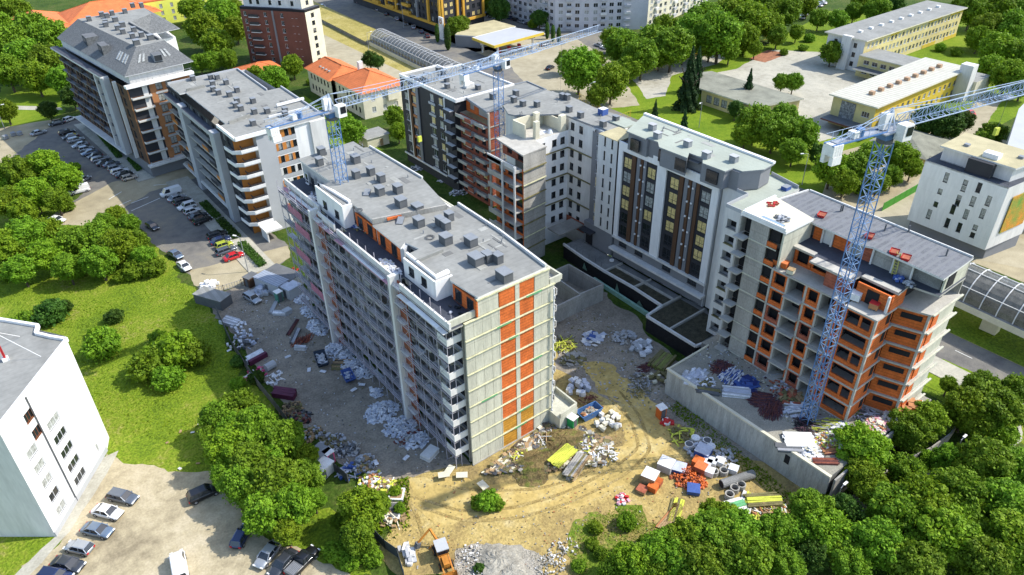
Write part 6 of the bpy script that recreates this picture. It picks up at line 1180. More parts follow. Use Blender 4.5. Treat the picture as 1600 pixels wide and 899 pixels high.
def car_meshes(kind, col):
    k = (kind, col)
    if k in _CB: return _CB[k]
    L, w, belt, top, cb = SPEC[kind]; P = PAINTS[col]; hw = w/2; b = MB()
    st = [(-L/2, .42, belt-.28, hw*.80), (-L/2+.06, .30, belt-.10, hw*.88), (-L/2+.35, .24, belt, hw*.97), (-L*.28, .22, belt+.01, hw), (0, .22, belt, hw), (L*.25, .22, belt-.02, hw), (L/2-.55, .24, belt-.10, hw*.97), (L/2-.18, .28, belt-.20, hw*.88), (L/2, .38, belt-.36, hw*.74)]
    rings = []
    for x, zl, zb, h in st: rings.append([(x, -h*.92, zl), (x, -h, zl+.16), (x, -h, zb-.16), (x, -h*.93, zb-.03), (x, -h*.5, zb+.02), (x, h*.5, zb+.02), (x, h*.93, zb-.03), (x, h, zb-.16), (x, h, zl+.16), (x, h*.92, zl)])
    n = 10; vs = [p for r in rings for p in r]; fs = []
    for i in range(len(rings)-1):
        for j in range(n): a = i*n+j; c = i*n+(j+1) % n; fs.append((a, c, c+n, a+n))
    fs += [tuple(range(n))[::-1], tuple(range((len(rings)-1)*n, len(rings)*n))]; b.add([(x, y, z) for x, y, z in vs], [f[::-1] for f in fs], P); body = b.mesh('body'); body.shade_smooth()
    g = MB(); r0, r1, r2, r3 = cb; z0 = belt-.03; z1 = top-.05; a = hw*.93; c = hw*.76
    v = [(r0, -a, z0), (r3, -a, z0-.04), (r3, a, z0-.04), (r0, a, z0), (r1, -c, z1), (r2, -c, z1), (r2, c, z1), (r1, c, z1)]
    g.add(v, [(0, 1, 5, 4), (1, 2, 6, 5), (2, 3, 7, 6), (3, 0, 4, 7)], CGL); gl = g.mesh('side_windows')
    r = MB(); r.add([(r1-.03, -c-.01, z1), (r2+.03, -c-.01, z1), (r2+.03, c+.01, z1), (r1-.03, c+.01, z1), (r1+.12, -c+.12, top), (r2-.15, -c+.12, top), (r2-.15, c-.12, top), (r1+.12, c-.12, top)], [(0, 1, 5, 4), (1, 2, 6, 5), (2, 3, 7, 6), (3, 0, 4, 7), (4, 5, 6, 7)], P)
    for s in (-1, 1):
        for (xa, xb) in ((r0, r1), (r3, r2)): r.beam((xa, s*a, z0), (xb, s*c, z1), .09, P)
        xm = (r1+r2)/2-.1; r.beam((xm, s*a, z0), (xm, s*c, z1), .08, P)
        if kind == 'van': r.add([(r0, s*(a+.015), z0), (r2-.9, s*(a+.015), z0), (r2-.9, s*(c+.015), z1), (r1, s*(c+.015), z1)], [(0, 1, 2, 3) if s < 0 else (3, 2, 1, 0)], P)
        r.box(r3-.35, r3-.2, s*(hw+.03)-.08, s*(hw+.03)+.08, belt+.02, belt+.15, P)
    if kind == 'pickup': r.box(-L/2+.1, -.62, -hw*.88, hw*.88, belt-.02, belt+.06, DUCT); 
    if kind == 'pickup':
        for i in range(7): r.box(-L/2+.3, -.8, -.72+i*.22, -.64+i*.22, belt+.06, belt+.10, STEEL)
    rf = r.mesh('roof_panel'); wm = MB()
    wm.v = []; nn = 14; R_ = .34
    vs = [(R_*math.cos(2*math.pi*i/nn), y, R_*math.sin(2*math.pi*i/nn)) for y in (-.11, .11) for i in range(nn)]; wm.add(vs, [(i, nn+i, nn+(i+1) % nn, (i+1) % nn) for i in range(nn)]+[tuple(range(nn)), tuple(range(nn, 2*nn))[::-1]], TYRE); vs = [(.2*math.cos(2*math.pi*i/nn), y, .2*math.sin(2*math.pi*i/nn)) for y in (-.12, .12) for i in range(nn)]; wm.add(vs, [tuple(range(nn)), tuple(range(nn, 2*nn))[::-1]], RIM); wl = wm.mesh('wheel')
    hl = MB().box(-.05, .12, -.2, .2, -.08, .08, LAMPW).mesh('headlight'); tl = MB().box(-.08, .05, -.16, .16, -.12, .12, LAMPR).mesh('tail_light')
    _CB[k] = (body, gl, rf, wl, hl, tl); return _CB[k]
def car(kind, col, x, y, ang, label, group=None, z=0.03):
    t = thing('parked_'+('car' if kind not in ('van', 'pickup') else kind), label, kind if kind in ('van', 'pickup') else 'car', (x, y, z), ang, group)
    body, gl, rf, wl, hl, tl = car_meshes(kind, col); L, w, belt, top, cb = SPEC[kind]
    link('body', body, t); link('side_windows', gl, t); link('roof_panel', rf, t)
    for sx_ in (-L*.31, L*.31):
        for s in (-1, 1): link('wheel', wl, t, (sx_, s*(w/2-.09), .34))
    for s in (-1, 1): link('headlight', hl, t, (L/2-.14, s*w*.33, belt-.28)); link('tail_light', tl, t, (-L/2+.07, s*w*.36, belt-.25))
    return t
def car_px(kind, col, tail, nose, label, group=None):
    a, b = G(*tail, .4), G(*nose, .4); return car(kind, col, (a[0]+b[0])/2, (a[1]+b[1])/2, math.atan2(b[1]-a[1], b[0]-a[0]), label, group)
def row(lst, ang, where, group, jit=.04):
    n = len(lst)
    for i, (px, py, col, kind) in enumerate(lst):
        x, y = G(px, py, .7); o = 'nearest' if i == n-1 else ('farthest' if i == 0 else ORD[i]+' from far end'); car(kind, col, x, y, ang+random.uniform(-jit, jit)+(math.pi if random.random() < .35 else 0), f'{col} {kind}, {o} {where}', group)
row([(88, 192, 'dark grey', 'sedan'), (104, 206, 'black', 'estate'), (110, 213, 'dark grey', 'sedan'), (118, 218, 'silver', 'estate'), (125, 226, 'silver', 'sedan'), (134, 232, 'silver', 'hatchback'), (140, 238, 'blue grey', 'sedan'), (148, 243, 'dark grey', 'hatchback'), (156, 248, 'silver', 'estate'), (164, 254, 'black', 'sedan'), (174, 252+4, 'grey', 'sedan'), (180, 262, 'silver', 'hatchback'), (187, 267, 'white', 'estate'), (194, 272, 'black', 'sedan'), (202, 277, 'tan', 'hatchback')], R(2), 'beside the mansard building', 'cars parked beside the mansard building')
row([(267, 301, 'white', 'van'), (276, 309, 'silver', 'sedan'), (285, 314, 'dark grey', 'estate'), (292, 322, 'white', 'off-roader'), (300, 329, 'white', 'hatchback'), (309, 337, 'dark grey', 'sedan'), (316, 344, 'black', 'off-roader')], R(4), 'at the foot of the orange and white block', 'cars at the foot of the orange and white block')
row([(339, 366, 'black', 'estate'), (344, 375, 'navy', 'sedan'), (350, 382, 'lime', 'hatchback'), (353, 391, 'grey', 'estate'), (365, 400, 'red', 'sedan')], R(2), 'by the bent lamp post', 'cars by the bent lamp post')
car_px('hatchback', 'white', (99, 191), (119, 183), 'white hatchback alone below the far end of the mansard building')
car_px('sedan', 'silver', (48, 212), (72, 205), 'silver sedan by the bins in the far car park')
car_px('van', 'white', (140, 295), (108, 303), 'white panel van beside the roadside trees'); car_px('hatchback', 'silver', (125, 284), (137, 278), 'silver hatchback behind the white van'); car_px('sedan', 'white', (78, 343), (99, 346), 'white car half hidden by the thicket'); car_px('hatchback', 'silver', (38, 330), (46, 343), 'silver car glimpsed among the trees at the left')
car_px('hatchback', 'dark grey', (230, 350), (247, 360), 'dark grey car driving in the shaded parking lot'); car_px('sedan', 'blue grey', (266, 394), (283, 404), 'blue grey car right behind the white one by the meadow'); car_px('sedan', 'white', (277, 408), (299, 426), 'white sedan with dark windows at the meadow edge'); car_px('estate', 'silver', (383, 460), (406, 474), 'silver estate car at the entrance of the building site')
# lower left yard
G1 = 'cars parked along the white corner tower'
car_px('estate', 'grey', (168, 772), (217, 784), 'grey estate car next to the grass by the white tower', G1); car_px('sedan', 'white', (143, 795), (194, 808), 'white sedan between a grey estate and a blue grey sedan', G1); car_px('sedan', 'blue grey', (127, 824), (179, 836), 'blue grey sedan third along the white tower', G1); car_px('hatchback', 'silver', (146, 862), (102, 852), 'silver hatchback showing its rear in the lower left yard', G1); car_px('sedan', 'dark grey', (76, 876), (138, 890), 'dark sedan with pale windscreen at the lower left', G1); car_px('estate', 'navy', (62, 898), (112, 906), 'dark car cut off by the bottom edge', G1)
car_px('off-roader', 'black', (298, 782), (340, 763), 'black off-roader in the tree shade of the bleached yard'); car_px('hatchback', 'navy', (372, 850), (384, 828), 'dark blue car under the trees at the yard edge'); car_px('sedan', 'silver', (432, 852), (407, 883), 'silver sedan under the trees at the bottom'); car_px('sedan', 'dark grey', (458, 865), (428, 898), 'dark glass roofed sedan between the silver car and the pickup'); car_px('pickup', 'black', (455, 898), (490, 862), 'black pickup with ribbed load cover at the bottom'); car_px('van', 'white', (284, 905), (278, 872), 'white van roof cut by the bottom edge')
# cars across the avenue, by the station, and behind
row([(575, 6, 'grey', 'sedan'), (590, 14, 'silver', 'sedan'), (603, 21, 'black', 'estate'), (620, 29, 'silver', 'hatchback'), (634, 36, 'dark grey', 'sedan'), (646, 42, 'silver', 'sedan'), (658, 49, 'navy', 'hatchback'), (560, 2, 'white', 'sedan'), (668, 56, 'maroon', 'hatchback')], R(60), 'along the far side of the avenue', 'cars along the far side of the avenue', .2)
car_px('sedan', 'white', (498, 8), (510, 13), 'white car driving on the avenue at the top'); car_px('sedan', 'black', (853, 110), (866, 103), 'black car alone on the open forecourt'); car_px('estate', 'silver', (843, 72), (860, 68), 'silver car beside the petrol station canopy'); car_px('hatchback', 'maroon', (825, 60), (835, 57), 'dark red car under the station canopy edge')
row([(738, 8, 'white', 'sedan'), (745, 12, 'silver', 'hatchback'), (752, 16, 'maroon', 'sedan'), (760, 20, 'dark grey', 'sedan'), (768, 24, 'black', 'estate'), (775, 27, 'grey', 'sedan')], R(20), 'behind the orange framed block', 'cars behind the orange framed block', .1)
row([(788, 24, 'grey', 'sedan'), (797, 28, 'navy', 'sedan'), (806, 31, 'black', 'hatchback'), (815, 34, 'silver', 'sedan'), (826, 37, 'dark grey', 'sedan'), (848, 43, 'white', 'sedan'), (846, 52, 'silver', 'sedan'), (936, 70, 'silver', 'sedan'), (946, 74, 'white', 'sedan')], R(100), 'in front of the panel block', 'cars in front of the panel block', .2)
row([(1255, 22, 'white', 'sedan'), (1264, 17, 'silver', 'sedan'), (1271, 12, 'white', 'hatchback'), (1279, 8, 'silver', 'sedan'), (1286, 4, 'white', 'sedan'), (1250, 27, 'silver', 'sedan')][::-1], R(80), 'in the car park beyond the school trees', 'cars beyond the school trees', .2)
car_px('hatchback', 'red', (1512, 176), (1520, 180), 'small red car on the lane behind the crane jib'); car_px('sedan', 'silver', (1541, 388), (1556, 374), 'silver car beside the white slit window block'); car_px('estate', 'black', (1590, 305), (1599, 312), 'dark car at the right edge behind the white block')
for i, (px, py, c) in enumerate(((22, 213, 'silver'), (32, 212, 'white'), (10, 218, 'silver'))): x, y = G(px, py); b = MB(); b.box(-.6, .6, -.5, .5, .15, 1.1, STEEL); b.add([(-.65, -.55, 1.1), (.65, -.55, 1.1), (.65, .55, 1.3), (-.65, .55, 1.3)], [(0, 1, 2, 3)], CAP); t = thing('waste_container', f'grey wheeled waste container, {ORD[i]} of three at the far car park edge', 'bin', (x, y, .03), .4, 'waste containers'); link('tub', b.mesh('tub'), t); [link('wheel', MB().beam((0, -.05, 0), (0, .05, 0), .18, TYRE, sides=8).mesh('wheel'), t, (a, c_, .1)) for a in (-.5, .5) for c_ in (-.4, .4)]

# ------------------------------------------------------------------ street lamps, fences, statue
def lamp(px, py, h, label, arm=1.6, ang=0.):
    x, y = G(px, py); t = thing('street_lamp', label, 'street lamp', (x, y, 0), ang, 'street lamps'); link('pole', MB().cyl((0, 0, 0), .11, h, STEEL, 8, .07).mesh('pole'), t); link('arm', MB().beam((0, 0, h-.05), (arm, 0, h+.2), .08, STEEL).mesh('arm'), t); link('lamp_head', MB().box(arm-.1, arm+.75, -.16, .16, h+.12, h+.26, CWHITE).mesh('lamp_head'), t)
lamp(1253, 289, 8.5, 'street lamp behind the raw brick block under the right crane', 1.4, R(150)); lamp(920, 172, 8.5, 'street lamp among the school trees'); lamp(926, 160, 8, 'street lamp by the yellow school fence', 1.4, R(180)) if False else None
lamp(631, 44, 10, 'street lamp across the avenue at the top', 1.5, R(160)); lamp(577, 84, 8, 'street lamp at the near end of the metro tunnel'); lamp(1092, 200, 8, 'street lamp beside the statue on the school lawn', 1.4, R(200)); lamp(1490, 382, 7, 'street lamp in front of the white slit window block', 1.2, R(10)); lamp(388, 425, 8.5, 'bent lamp post beside the red car', 1.0, R(120)); lamp(8, 203, 7.5, 'lamp post at the left edge'); lamp(1486, 725, 5, 'white headed lamp by the near footpath', .6); lamp(1302, 800, 5, 'white headed lamp at the foot of the concrete plinth', .6)
def fence(name, label, pts, h, m, step, bar, rail=True, cat='fence', px=True, bw=.05):
    if px: pts = [G(*p) for p in pts]
    t = thing(name, label, cat, (pts[0][0], pts[0][1], 0)); k = 0
    for a, b_ in zip(pts[:-1], pts[1:]):
        L = math.dist(a, b_); n = max(1, int(L/step)); pb = MB()
        for i in range(n+1):
            x, y = a[0]+(b_[0]-a[0])*i/n, a[1]+(b_[1]-a[1])*i/n; MB().box(x-.05, x+.05, y-.05, y+.05, 0, h+.05, m).build('post', t); k += 1
            if i < n and bar == 'panel': x2, y2 = a[0]+(b_[0]-a[0])*(i+1)/n, a[1]+(b_[1]-a[1])*(i+1)/n; MB().beam((x, y, h/2), (x2, y2, h/2), bw, m, h-.1).build('fence_panel', t)
            if i < n and bar == 'bars':
                q = MB(); nb = 7
                for j in range(nb): xx, y_ = x+(b_[0]-a[0])/n*(j+.5)/nb, y+(b_[1]-a[1])/n*(j+.5)/nb; q.box(xx-.03, xx+.03, y_-.03, y_+.03, .1, h-.1, m)
                for zz_ in (.3, h-.2): q.beam((x, y, zz_), (x+(b_[0]-a[0])/n, y+(b_[1]-a[1])/n, zz_), .05, m)
                q.build('fence_bay', t)
    return t
fence('school_fence', 'yellow painted bar fence along the school grounds', [(905, 155), (960, 192), (985, 183)], 2.2, YELLOW, 4, 'bars'); fence('school_fence', 'yellow bar fence in front of the tree row by the school', [(975, 128), (1060, 98), (1200, 62)], 2., YELLOW, 6, 'bars')
fence('lane_fence', 'bright green panel fence beside the lane right of the large crane', [(1378, 330), (1438, 296)], 2.2, mat('green sheet fence', (.06, .28, .03), .6, .1), 2.5, 'panel')
fence('site_hoarding', 'dark sheet hoarding between the meadow trees and the site road', [(340, 490), (365, 545), (400, 600), (440, 650), (475, 700), (530, 742), (545, 755)], 1.9, mat('hoarding', (.10, .10, .10), .7, .3), 2.4, 'panel'); fence('site_hoarding', 'curved dark hoarding beside the backhoe', [(585, 840), (602, 858), (622, 872), (632, 905)], 2.0, mat('hoarding2', (.07, .08, .09), .6, .2), 2., 'panel'); fence('site_gate_fence', 'thin wire fence at the site entrance', [(318, 463), (350, 455), (378, 446), (420, 432)], 1.5, STEEL, 2.5, 'bars')
fence('footpath_wall', 'pale concrete fence between the rubble and the near footpath', [(1375, 752), (1412, 730), (1450, 712), (1480, 690), (1500, 660)], 1.8, CONC, 2.5, 'panel', bw=.2)
x, y = G(1167, 200); ST = thing('statue', 'grey seated statue on a stepped plinth in the school lawn', 'statue', (x, y, 0), .6); MBp = MB().box(-2.6, 2.6, -2.2, 2.2, 0, .5, CONC).box(-1.5, 1.5, -1.2, 1.2, .5, 1.6, CONC); link('plinth', MBp.mesh('plinth'), ST); q = MB(); q.cyl((0, 0, 1.6), 1.0, 1.2, CONC, 9, .7); q.cyl((0, .1, 2.8), .62, 1.3, CONC, 9, .45); q.cyl((0, .15, 4.1), .2, .3, CONC, 8); q.cyl((0, .15, 4.35), .32, .55, CONC, 8, .18); q.beam((-.5, 0, 3.9), (-.9, -.7, 2.9), .28, CONC, sides=6); q.beam((.5, 0, 3.9), (.8, -.7, 3.1), .28, CONC, sides=6); link('figure', q.mesh('figure'), ST)
# hedges between cars and blocks
for i, (xa, xb, ya, yb, lb) in enumerate(((40.2, 42.2, 171, 181, 'low clipped hedge at the foot of the orange and white block'), (40.2, 42.2, 158, 169.5, 'dark hedge nearer the parking apron'), (40.0, 42.0, 142.5, 155, 'long hedge strip by the porch of the orange and white block'), (33.5, 35.0, 212, 222, 'planted bed at the corner of the mansard building'), (31.5, 33.2, 225, 250, 'long planted bed beside the mansard building'))):
    rs = np.random.RandomState(40+i); n = int((xb-xa)*(yb-ya)*95); C_ = np.stack([xa+(xb-xa)*rs.rand(n), ya+(yb-ya)*rs.rand(n), .2+.8*rs.rand(n)], 1); V = leaves(rs, C_, rnd_dirs(rs, n)+np.array([0, 0, 1.]), .15, n); o = fastmesh('hedge', V-np.tile(np.array([[xa, ya, 0]]), (len(V), 1)), 4, [LEAFD]); o.location = (xa, ya, 0); tag(o, lb, 'hedge', 'hedges beside the blocks')

# ------------------------------------------------------------------ site machines, sheds and rubbish
def P3(px, py, z=0.): x, y = G(px, py, z); return (x, y, z)
# backhoe loader
x, y = G(692, 872); _a = G(684, 845); _b = G(702, 895); DG = thing('backhoe_loader', 'orange backhoe loader with grey cab roof working at the bottom of the site', 'backhoe loader', (x, y, 0), math.atan2(_b[1]-_a[1], _b[0]-_a[0])); DG.scale = (.88, .88, .88)
link('chassis', MB().box(-2.0, 2.4, -.55, .55, .6, 1.2, DIGY).box(.9, 2.6, -.45, .45, 1.2, 1.75, DIGY).mesh('chassis'), DG); cb = link('cab', MB().box(-1.3, .6, -.85, .85, 1.2, 1.5, DIGY).box(-1.25, .55, -.8, .8, 1.5, 2.6, CGL).mesh('cab'), DG); link('cab_roof', MB().box(-1.45, .75, -.95, .95, 2.6, 2.75, LGREY).mesh('cab_roof'), cb)
def wheel_mesh(r, w): 
    q = MB(); nn = 16; vs = [(r*math.cos(2*math.pi*i/nn), yy, r*math.sin(2*math.pi*i/nn)) for yy in (-w/2, w/2) for i in range(nn)]; q.add(vs, [(i, nn+i, nn+(i+1) % nn, (i+1) % nn) for i in range(nn)]+[tuple(range(nn)), tuple(range(nn, 2*nn))[::-1]], TYRE); vs = [(r*.55*math.cos(2*math.pi*i/nn), yy, r*.55*math.sin(2*math.pi*i/nn)) for yy in (-w/2-.01, w/2+.01) for i in range(nn)]; q.add(vs, [tuple(range(nn)), tuple(range(nn, 2*nn))[::-1]], DIGY); return q.mesh('wheel')
for (a, c, r) in ((-1.1, -.95, .75), (-1.1, .95, .75), (1.8, -.85, .55), (1.8, .85, .55)): link('wheel', wheel_mesh(r, .42), DG, (a, c, r))
link('front_bucket', MB().add([(3.5, -1.15, .15), (4.2, -1.15, .1), (4.0, -1.15, .9), (3.4, -1.15, 1.0), (3.5, 1.15, .15), (4.2, 1.15, .1), (4.0, 1.15, .9), (3.4, 1.15, 1.0)], [(0, 1, 5, 4), (3, 0, 4, 7), (0, 3, 2, 1), (4, 5, 6, 7)], DIGY).mesh('front_bucket'), DG)
for s in (-.7, .7): link('loader_arm', MB().beam((.8, s, 1.5), (3.5, s, .7), .2, DIGY).mesh('loader_arm'), DG); link('stabiliser', MB().beam((-2.1, s*.8, 1.0), (-2.3, s*2.2, .1), .16, DIGY).mesh('stabiliser'), DG)
bo = link('boom', MB().beam((-2.1, 0, 1.1), (-3.2, -.9, 3.4), .3, DIGY).mesh('boom'), DG); link('dipper_arm', MB().beam((-3.2, -.9, 3.4), (-2.6, -3.0, 1.9), .24, DIGY).mesh('dipper_arm'), bo); link('digging_bucket', MB().beam((-2.6, -3.0, 1.9), (-2.5, -3.3, 1.0), .7, DUCT).mesh('digging_bucket'), bo)
def pile(name, label, cat, px, py, z, rx, ry, hh, n, sizes, mats_, ang=None, group=None, kind='stuff', flat=.35, seed=1, cone=True):
    """heap of loose pieces, each a real box"""
    rs = random.Random(seed+int(px)*13+int(py)); x, y = G(px, py, z); b = MB()
    kq = .72; n = int(n*1.7)
    for i in range(n):
        r = rs.random()**.6; t = rs.random()*6.283; dx, dy = r*rx*math.cos(t), r*ry*math.sin(t); l, w, h = rs.choice(sizes); top_ = hh*(1-r) if cone else hh
        zz_ = rs.random()*top_; a = (ang+rs.uniform(-.25, .25)) if ang is not None else rs.random()*6.283
        b.obox((x+dx, y+dy, z+zz_+.02), l*rs.uniform(.6, 1.2)*kq, w*rs.uniform(.7, 1.2)*(kq if w > .12 else 1), h, a, rs.choice(mats_), rs.uniform(-flat, flat))
    o = b.build(name, origin=(x, y, z)); return tag(o, label, cat, group, kind)
def stack(name, label, cat, px, py, z, l, w, h, nx, nz, ang, mats_, group=None, part='board', gap=.04, messy=.05):
    """pile of boards or beams laid side by side, each board its own part"""
    rs = random.Random(int(px)*7+int(py)); x, y = G(px, py, z); t = thing(name, label, cat, (x, y, z), ang, group); cache = {}
    bw = w/nx; bh = h/nz
    for k in range(nz):
        for i in range(nx):
            m = rs.choice(mats_)
            if m.name not in cache: cache[m.name] = MB().box(-l/2, l/2, -bw/2+gap/2, bw/2-gap/2, 0, bh*.9, m).mesh(part)
            o = link(part, cache[m.name], t, (rs.uniform(-messy, messy)*l, -w/2+bw*(i+.5), k*bh)); o.rotation_euler = (0, 0, rs.uniform(-messy, messy)*.6)
    return t
BO = [(1.0, .6, .12), (.7, .5, .1), (1.2, .3, .1), (.5, .5, .15)]
FO2 = mat('grey foam', (.45, .48, .55), .8, .15, 1.)
for i, (px, py, rx, ry, n, hh, lb) in enumerate(((473, 468, 1.6, 2.2, 60, .9, 'white foam heap nearest the sheds'), (485, 488, 1.6, 2.6, 80, 1.0, 'white foam heap beside the far scaffolding foot'), (497, 512, 1.8, 3.0, 120, 1.2, 'white foam heap halfway along the scaffolding'), (530, 550, 2.4, 3.2, 170, 1.3, 'large white foam heap beside the timber rack'), (552, 575, 2.4, 2.8, 150, 1.1, 'white foam heap above the blue skip'), (570, 583, 2.0, 1.8, 70, .7, 'low white foam litter by the scaffolding'), (588, 615, 1.2, 1.2, 40, .8, 'small separate foam heap'), (596, 645, 3.0, 2.4, 190, 1.5, 'biggest white foam heap on the site road'), (625, 668, 2.8, 2.4, 150, 1.2, 'white foam heap near the corner balconies'), (652, 690, 2.2, 1.8, 90, .9, 'white foam litter at the near scaffold corner'))):
    pile('foam_heap', lb, 'insulation heap', px, py, 0, rx, ry, hh, n, BO, [FOAM, FOAM, FO2], group='heaps of white insulation foam', flat=.5)
pile('rubble_heap', 'grey rubble and foam offcuts by the near scaffold corner', 'rubble heap', 640, 685, 0, 2.5, 1.6, .6, 70, [(.8, .5, .15), (.5, .3, .2)], [LGREY, CONC, STEEL, RUST]); stack('board_pallet', 'pallet of pale boards at the near scaffold corner', 'pallet of boards', 672, 712, 0, 2.6, 1.8, .9, 1, 6, R(20), [LGREY, OFFW])
for i, (px, py) in enumerate(((450, 558), (483, 579), (505, 582), (553, 611), (580, 610), (566, 604), (635, 719), (588, 727), (722, 747), (703, 739), (755, 764), (694, 748))): x, y = G(px, py); t = MB().obox((x, y, .08+.07*i), 1.1 if i < 8 else 1.7, .6 if i < 8 else 1.1, .05, i*1.1, FOAM if i < 8 else CREAM).build('loose_board', origin=(x, y, .06)); tag(t, f'white loose board lying flat, {ORD[i]} counted down the site road', 'board', 'loose white boards')
stack('metal_beam_pack', 'pack of grey steel channels lying by the site road', 'pack of channels', 428, 482, 0, 4, .8, .5, 4, 2, R(52), [STEEL, LGREY], part='channel'); stack('block_pack', 'pale wrapped pack lying below the grey channels', 'wrapped pack', 438, 492, 0, 2.6, 1.0, .8, 2, 2, R(-45), [FOAM, LGREY], part='wrapped_block'); stack('block_pack', 'grey wrapped pack right of the pale one', 'wrapped pack', 449, 490, 0, 1.6, 1.4, 1.0, 1, 2, R(10), [FO2, LGREY], part='wrapped_block')
stack('rebar_bundle', 'long dark bundle of rebar above the steel cradle', 'rebar bundle', 458, 512, 0, 5, .7, .3, 7, 2, R(45), [RUST, REBAR], part='bar'); stack('steel_cradle', 'long grey steel cradle beside the red rebar heap', 'cradle', 462, 526, 0, 4.5, .9, .5, 3, 1, R(50), [STEEL, DUCT], part='channel'); pile('rebar_heap', 'dark red rebar heap beside the steel cradle', 'rebar heap', 472, 533, 0, 2.2, 1.0, .5, 60, [(2.2, .08, .08)], [RUST, BRICKD], ang=R(50)); stack('wrapped_pack', 'pale pack left of the road middle', 'wrapped pack', 470, 546, 0, 2.2, .9, .7, 2, 2, R(-45), [FOAM, LGREY], part='wrapped_block')
stack('timber_rack', 'brown timber laid out between skip and foam heap', 'timber stack', 537, 571, 0, 4, 3, .3, 9, 1, R(-40), [WOOD, WOODO, BARK], part='plank')
def skip(name, label, px, py, l, w, h, ang, m, fill, z=0.):
    x, y = G(px, py, z); t = thing(name, label, 'skip', (x, y, z), ang, None); b = MB(); e = .35
    o = [(-l/2-e, -w/2, h), (l/2+e, -w/2, h), (l/2+e, w/2, h), (-l/2-e, w/2, h)]; i_ = [(-l/2+.3, -w/2+.1, .1), (l/2-.3, -w/2+.1, .1), (l/2-.3, w/2-.1, .1), (-l/2+.3, w/2-.1, .1)]
    b.add(i_+o, [(3, 2, 1, 0), (0, 1, 5, 4), (1, 2, 6, 5), (2, 3, 7, 6), (3, 0, 4, 7)], m); link('tub', b.mesh('tub'), t); q = MB(); rs = random.Random(int(px))
    for k in range(36): q.obox((rs.uniform(-l/2+.4, l/2-.4), rs.uniform(-w/2+.3, w/2-.3), h*rs.uniform(.45, .8)), rs.uniform(.3, .9), rs.uniform(.2, .6), .15, rs.random()*6, rs.choice(fill), rs.uniform(-.5, .5))
    f = link('waste', q.mesh('waste'), t); f['kind'] = 'stuff'; r = MB()
    for a, c in zip(o, o[1:]+o[:1]): r.beam(a, c, .12, m)
    link('rim', r.mesh('rim'), t); return t
skip('waste_skip', 'dark steel skip full of grey waste beside the foam heaps', 503, 566, 3.6, 1.9, 1.1, R(75), mat('dark skip', (.03, .045, .07), .6, .2), [FOAM, LGREY, STEEL]); skip('waste_skip', 'small bright blue skip below the foam heap', 545, 592, 2.6, 1.7, 1.0, R(80), TARP, [FO2, TARP]); skip('waste_skip', 'blue skip full of rubble in the sun by the annexe', 920, 650, 3.4, 2.0, 1.4, R(-5), mat('blue skip', (.07, .16, .34), .5, .2), [RUBBLE, OFFW, TAN])
# sheds and truck at the site entrance
def cabin(name, label, px, py, l, w, h, ang, m, top, cat='site cabin', z=0., door=True, win_=True):
    x, y = G(px, py, z); t = thing(name, label, cat, (x, y, z), ang); link('wall', MB().box(-l/2, l/2, -w/2, w/2, 0, h, m).mesh('wall'), t); link('roof', MB().box(-l/2-.12, l/2+.12, -w/2-.12, w/2+.12, h+.003, h+.12, top).mesh('roof'), t)
    if door: link('door', MB().box(-.4, .4, -w/2-.04, -w/2-.005, .1, min(2, h-.2), DUCT).mesh('door'), t)
    if win_: link('window', MB().box(-l/2-.04, -l/2-.005, -.5, .5, 1.0, min(1.8, h-.2), GLASS).mesh('window'), t)
    return t
cabin('site_cabin', 'shed with ribbed pale blue tin roof at the site entrance', 427, 452, 7, 3, 2.6, R(-70), LGREY, wavemat('ribbed tin', (.34, .38, .45), (.20, .23, .28), .5, 'Y', .5)); cabin('site_cabin', 'long dark felt roofed shed behind the tin roofed one', 445, 442, 7.5, 3.6, 2.5, R(-70), OFFW, ROOFD); cabin('site_cabin', 'short shed with plain grey sheet roof', 456, 461, 3.2, 3.0, 2.4, R(-75), LGREY, FO2)
for (nm, lb, px, py, m, tp) in (('portable_toilet', 'green portable toilet with white roof by the sheds', 437, 470, mat('toilet green', (.08, .24, .17), .6, .1), CWHITE), ('portable_toilet', 'pink and white portable toilet beside the caravan', 516, 722, PINK, CWHITE), ('portable_toilet', 'green and white portable toilet at the yellow beams', 894, 668, mat('bright green', (.02, .30, .08), .5, .1), CWHITE)): cabin(nm, lb, px, py, 1.2, 1.2, 2.2, R(10), m, tp, 'portable toilet', win_=False)
cabin('pallet_hut', 'narrow dark brown hut at the start of the fence', 394, 445, 1.8, 2.4, 2.2, R(-70), BROWN, ROOFD, 'hut'); pile('wrapped_bundles', 'grey tarpaulin covered bundles between hut and silver car', 'bundles', 410, 458, 0, 1.6, 1.8, 1.5, 20, [(1.4, 1.2, .6)], [FO2, LGREY], flat=.15, kind='stuff')
cabin('dump_trailer', 'flat grey roofed site trailer at the meadow corner', 335, 474, 7, 3.0, 2.2, R(-62), DUCT, wavemat('trailer roof', (.28, .28, .26), (.22, .22, .2), .2, 'X'), 'trailer'); pile('sacks', 'white sacks and bags beside the trailer at the site entrance', 'sacks', 327, 448, 0, 1.8, 1.6, 1.2, 14, [(1.2, 1.0, .6)], [FOAM, CWHITE], flat=.3)
stack('roof_sheet_pack', 'pack of ribbed white sheets beside the trailer', 'sheet pack', 361, 505, .0, 3.6, 2.2, .8, 7, 1, R(-62), [FOAM, LGREY], part='sheet')
cv = cabin('caravan', 'white site caravan with grey roof half covered by the trees', 492, 730, 5.2, 2.3, 2.2, R(20), CWHITE, CAP, 'caravan'); [link('wheel', wheel_mesh(.33, .2), cv, (a, c, .3)) for a in (-.4, .4) for c in (-1.16, 1.16)]; cabin('caravan', 'smaller white box van body below the caravan', 500, 745, 4.2, 2.2, 1.9, R(20), OFFW, CWHITE, 'caravan')
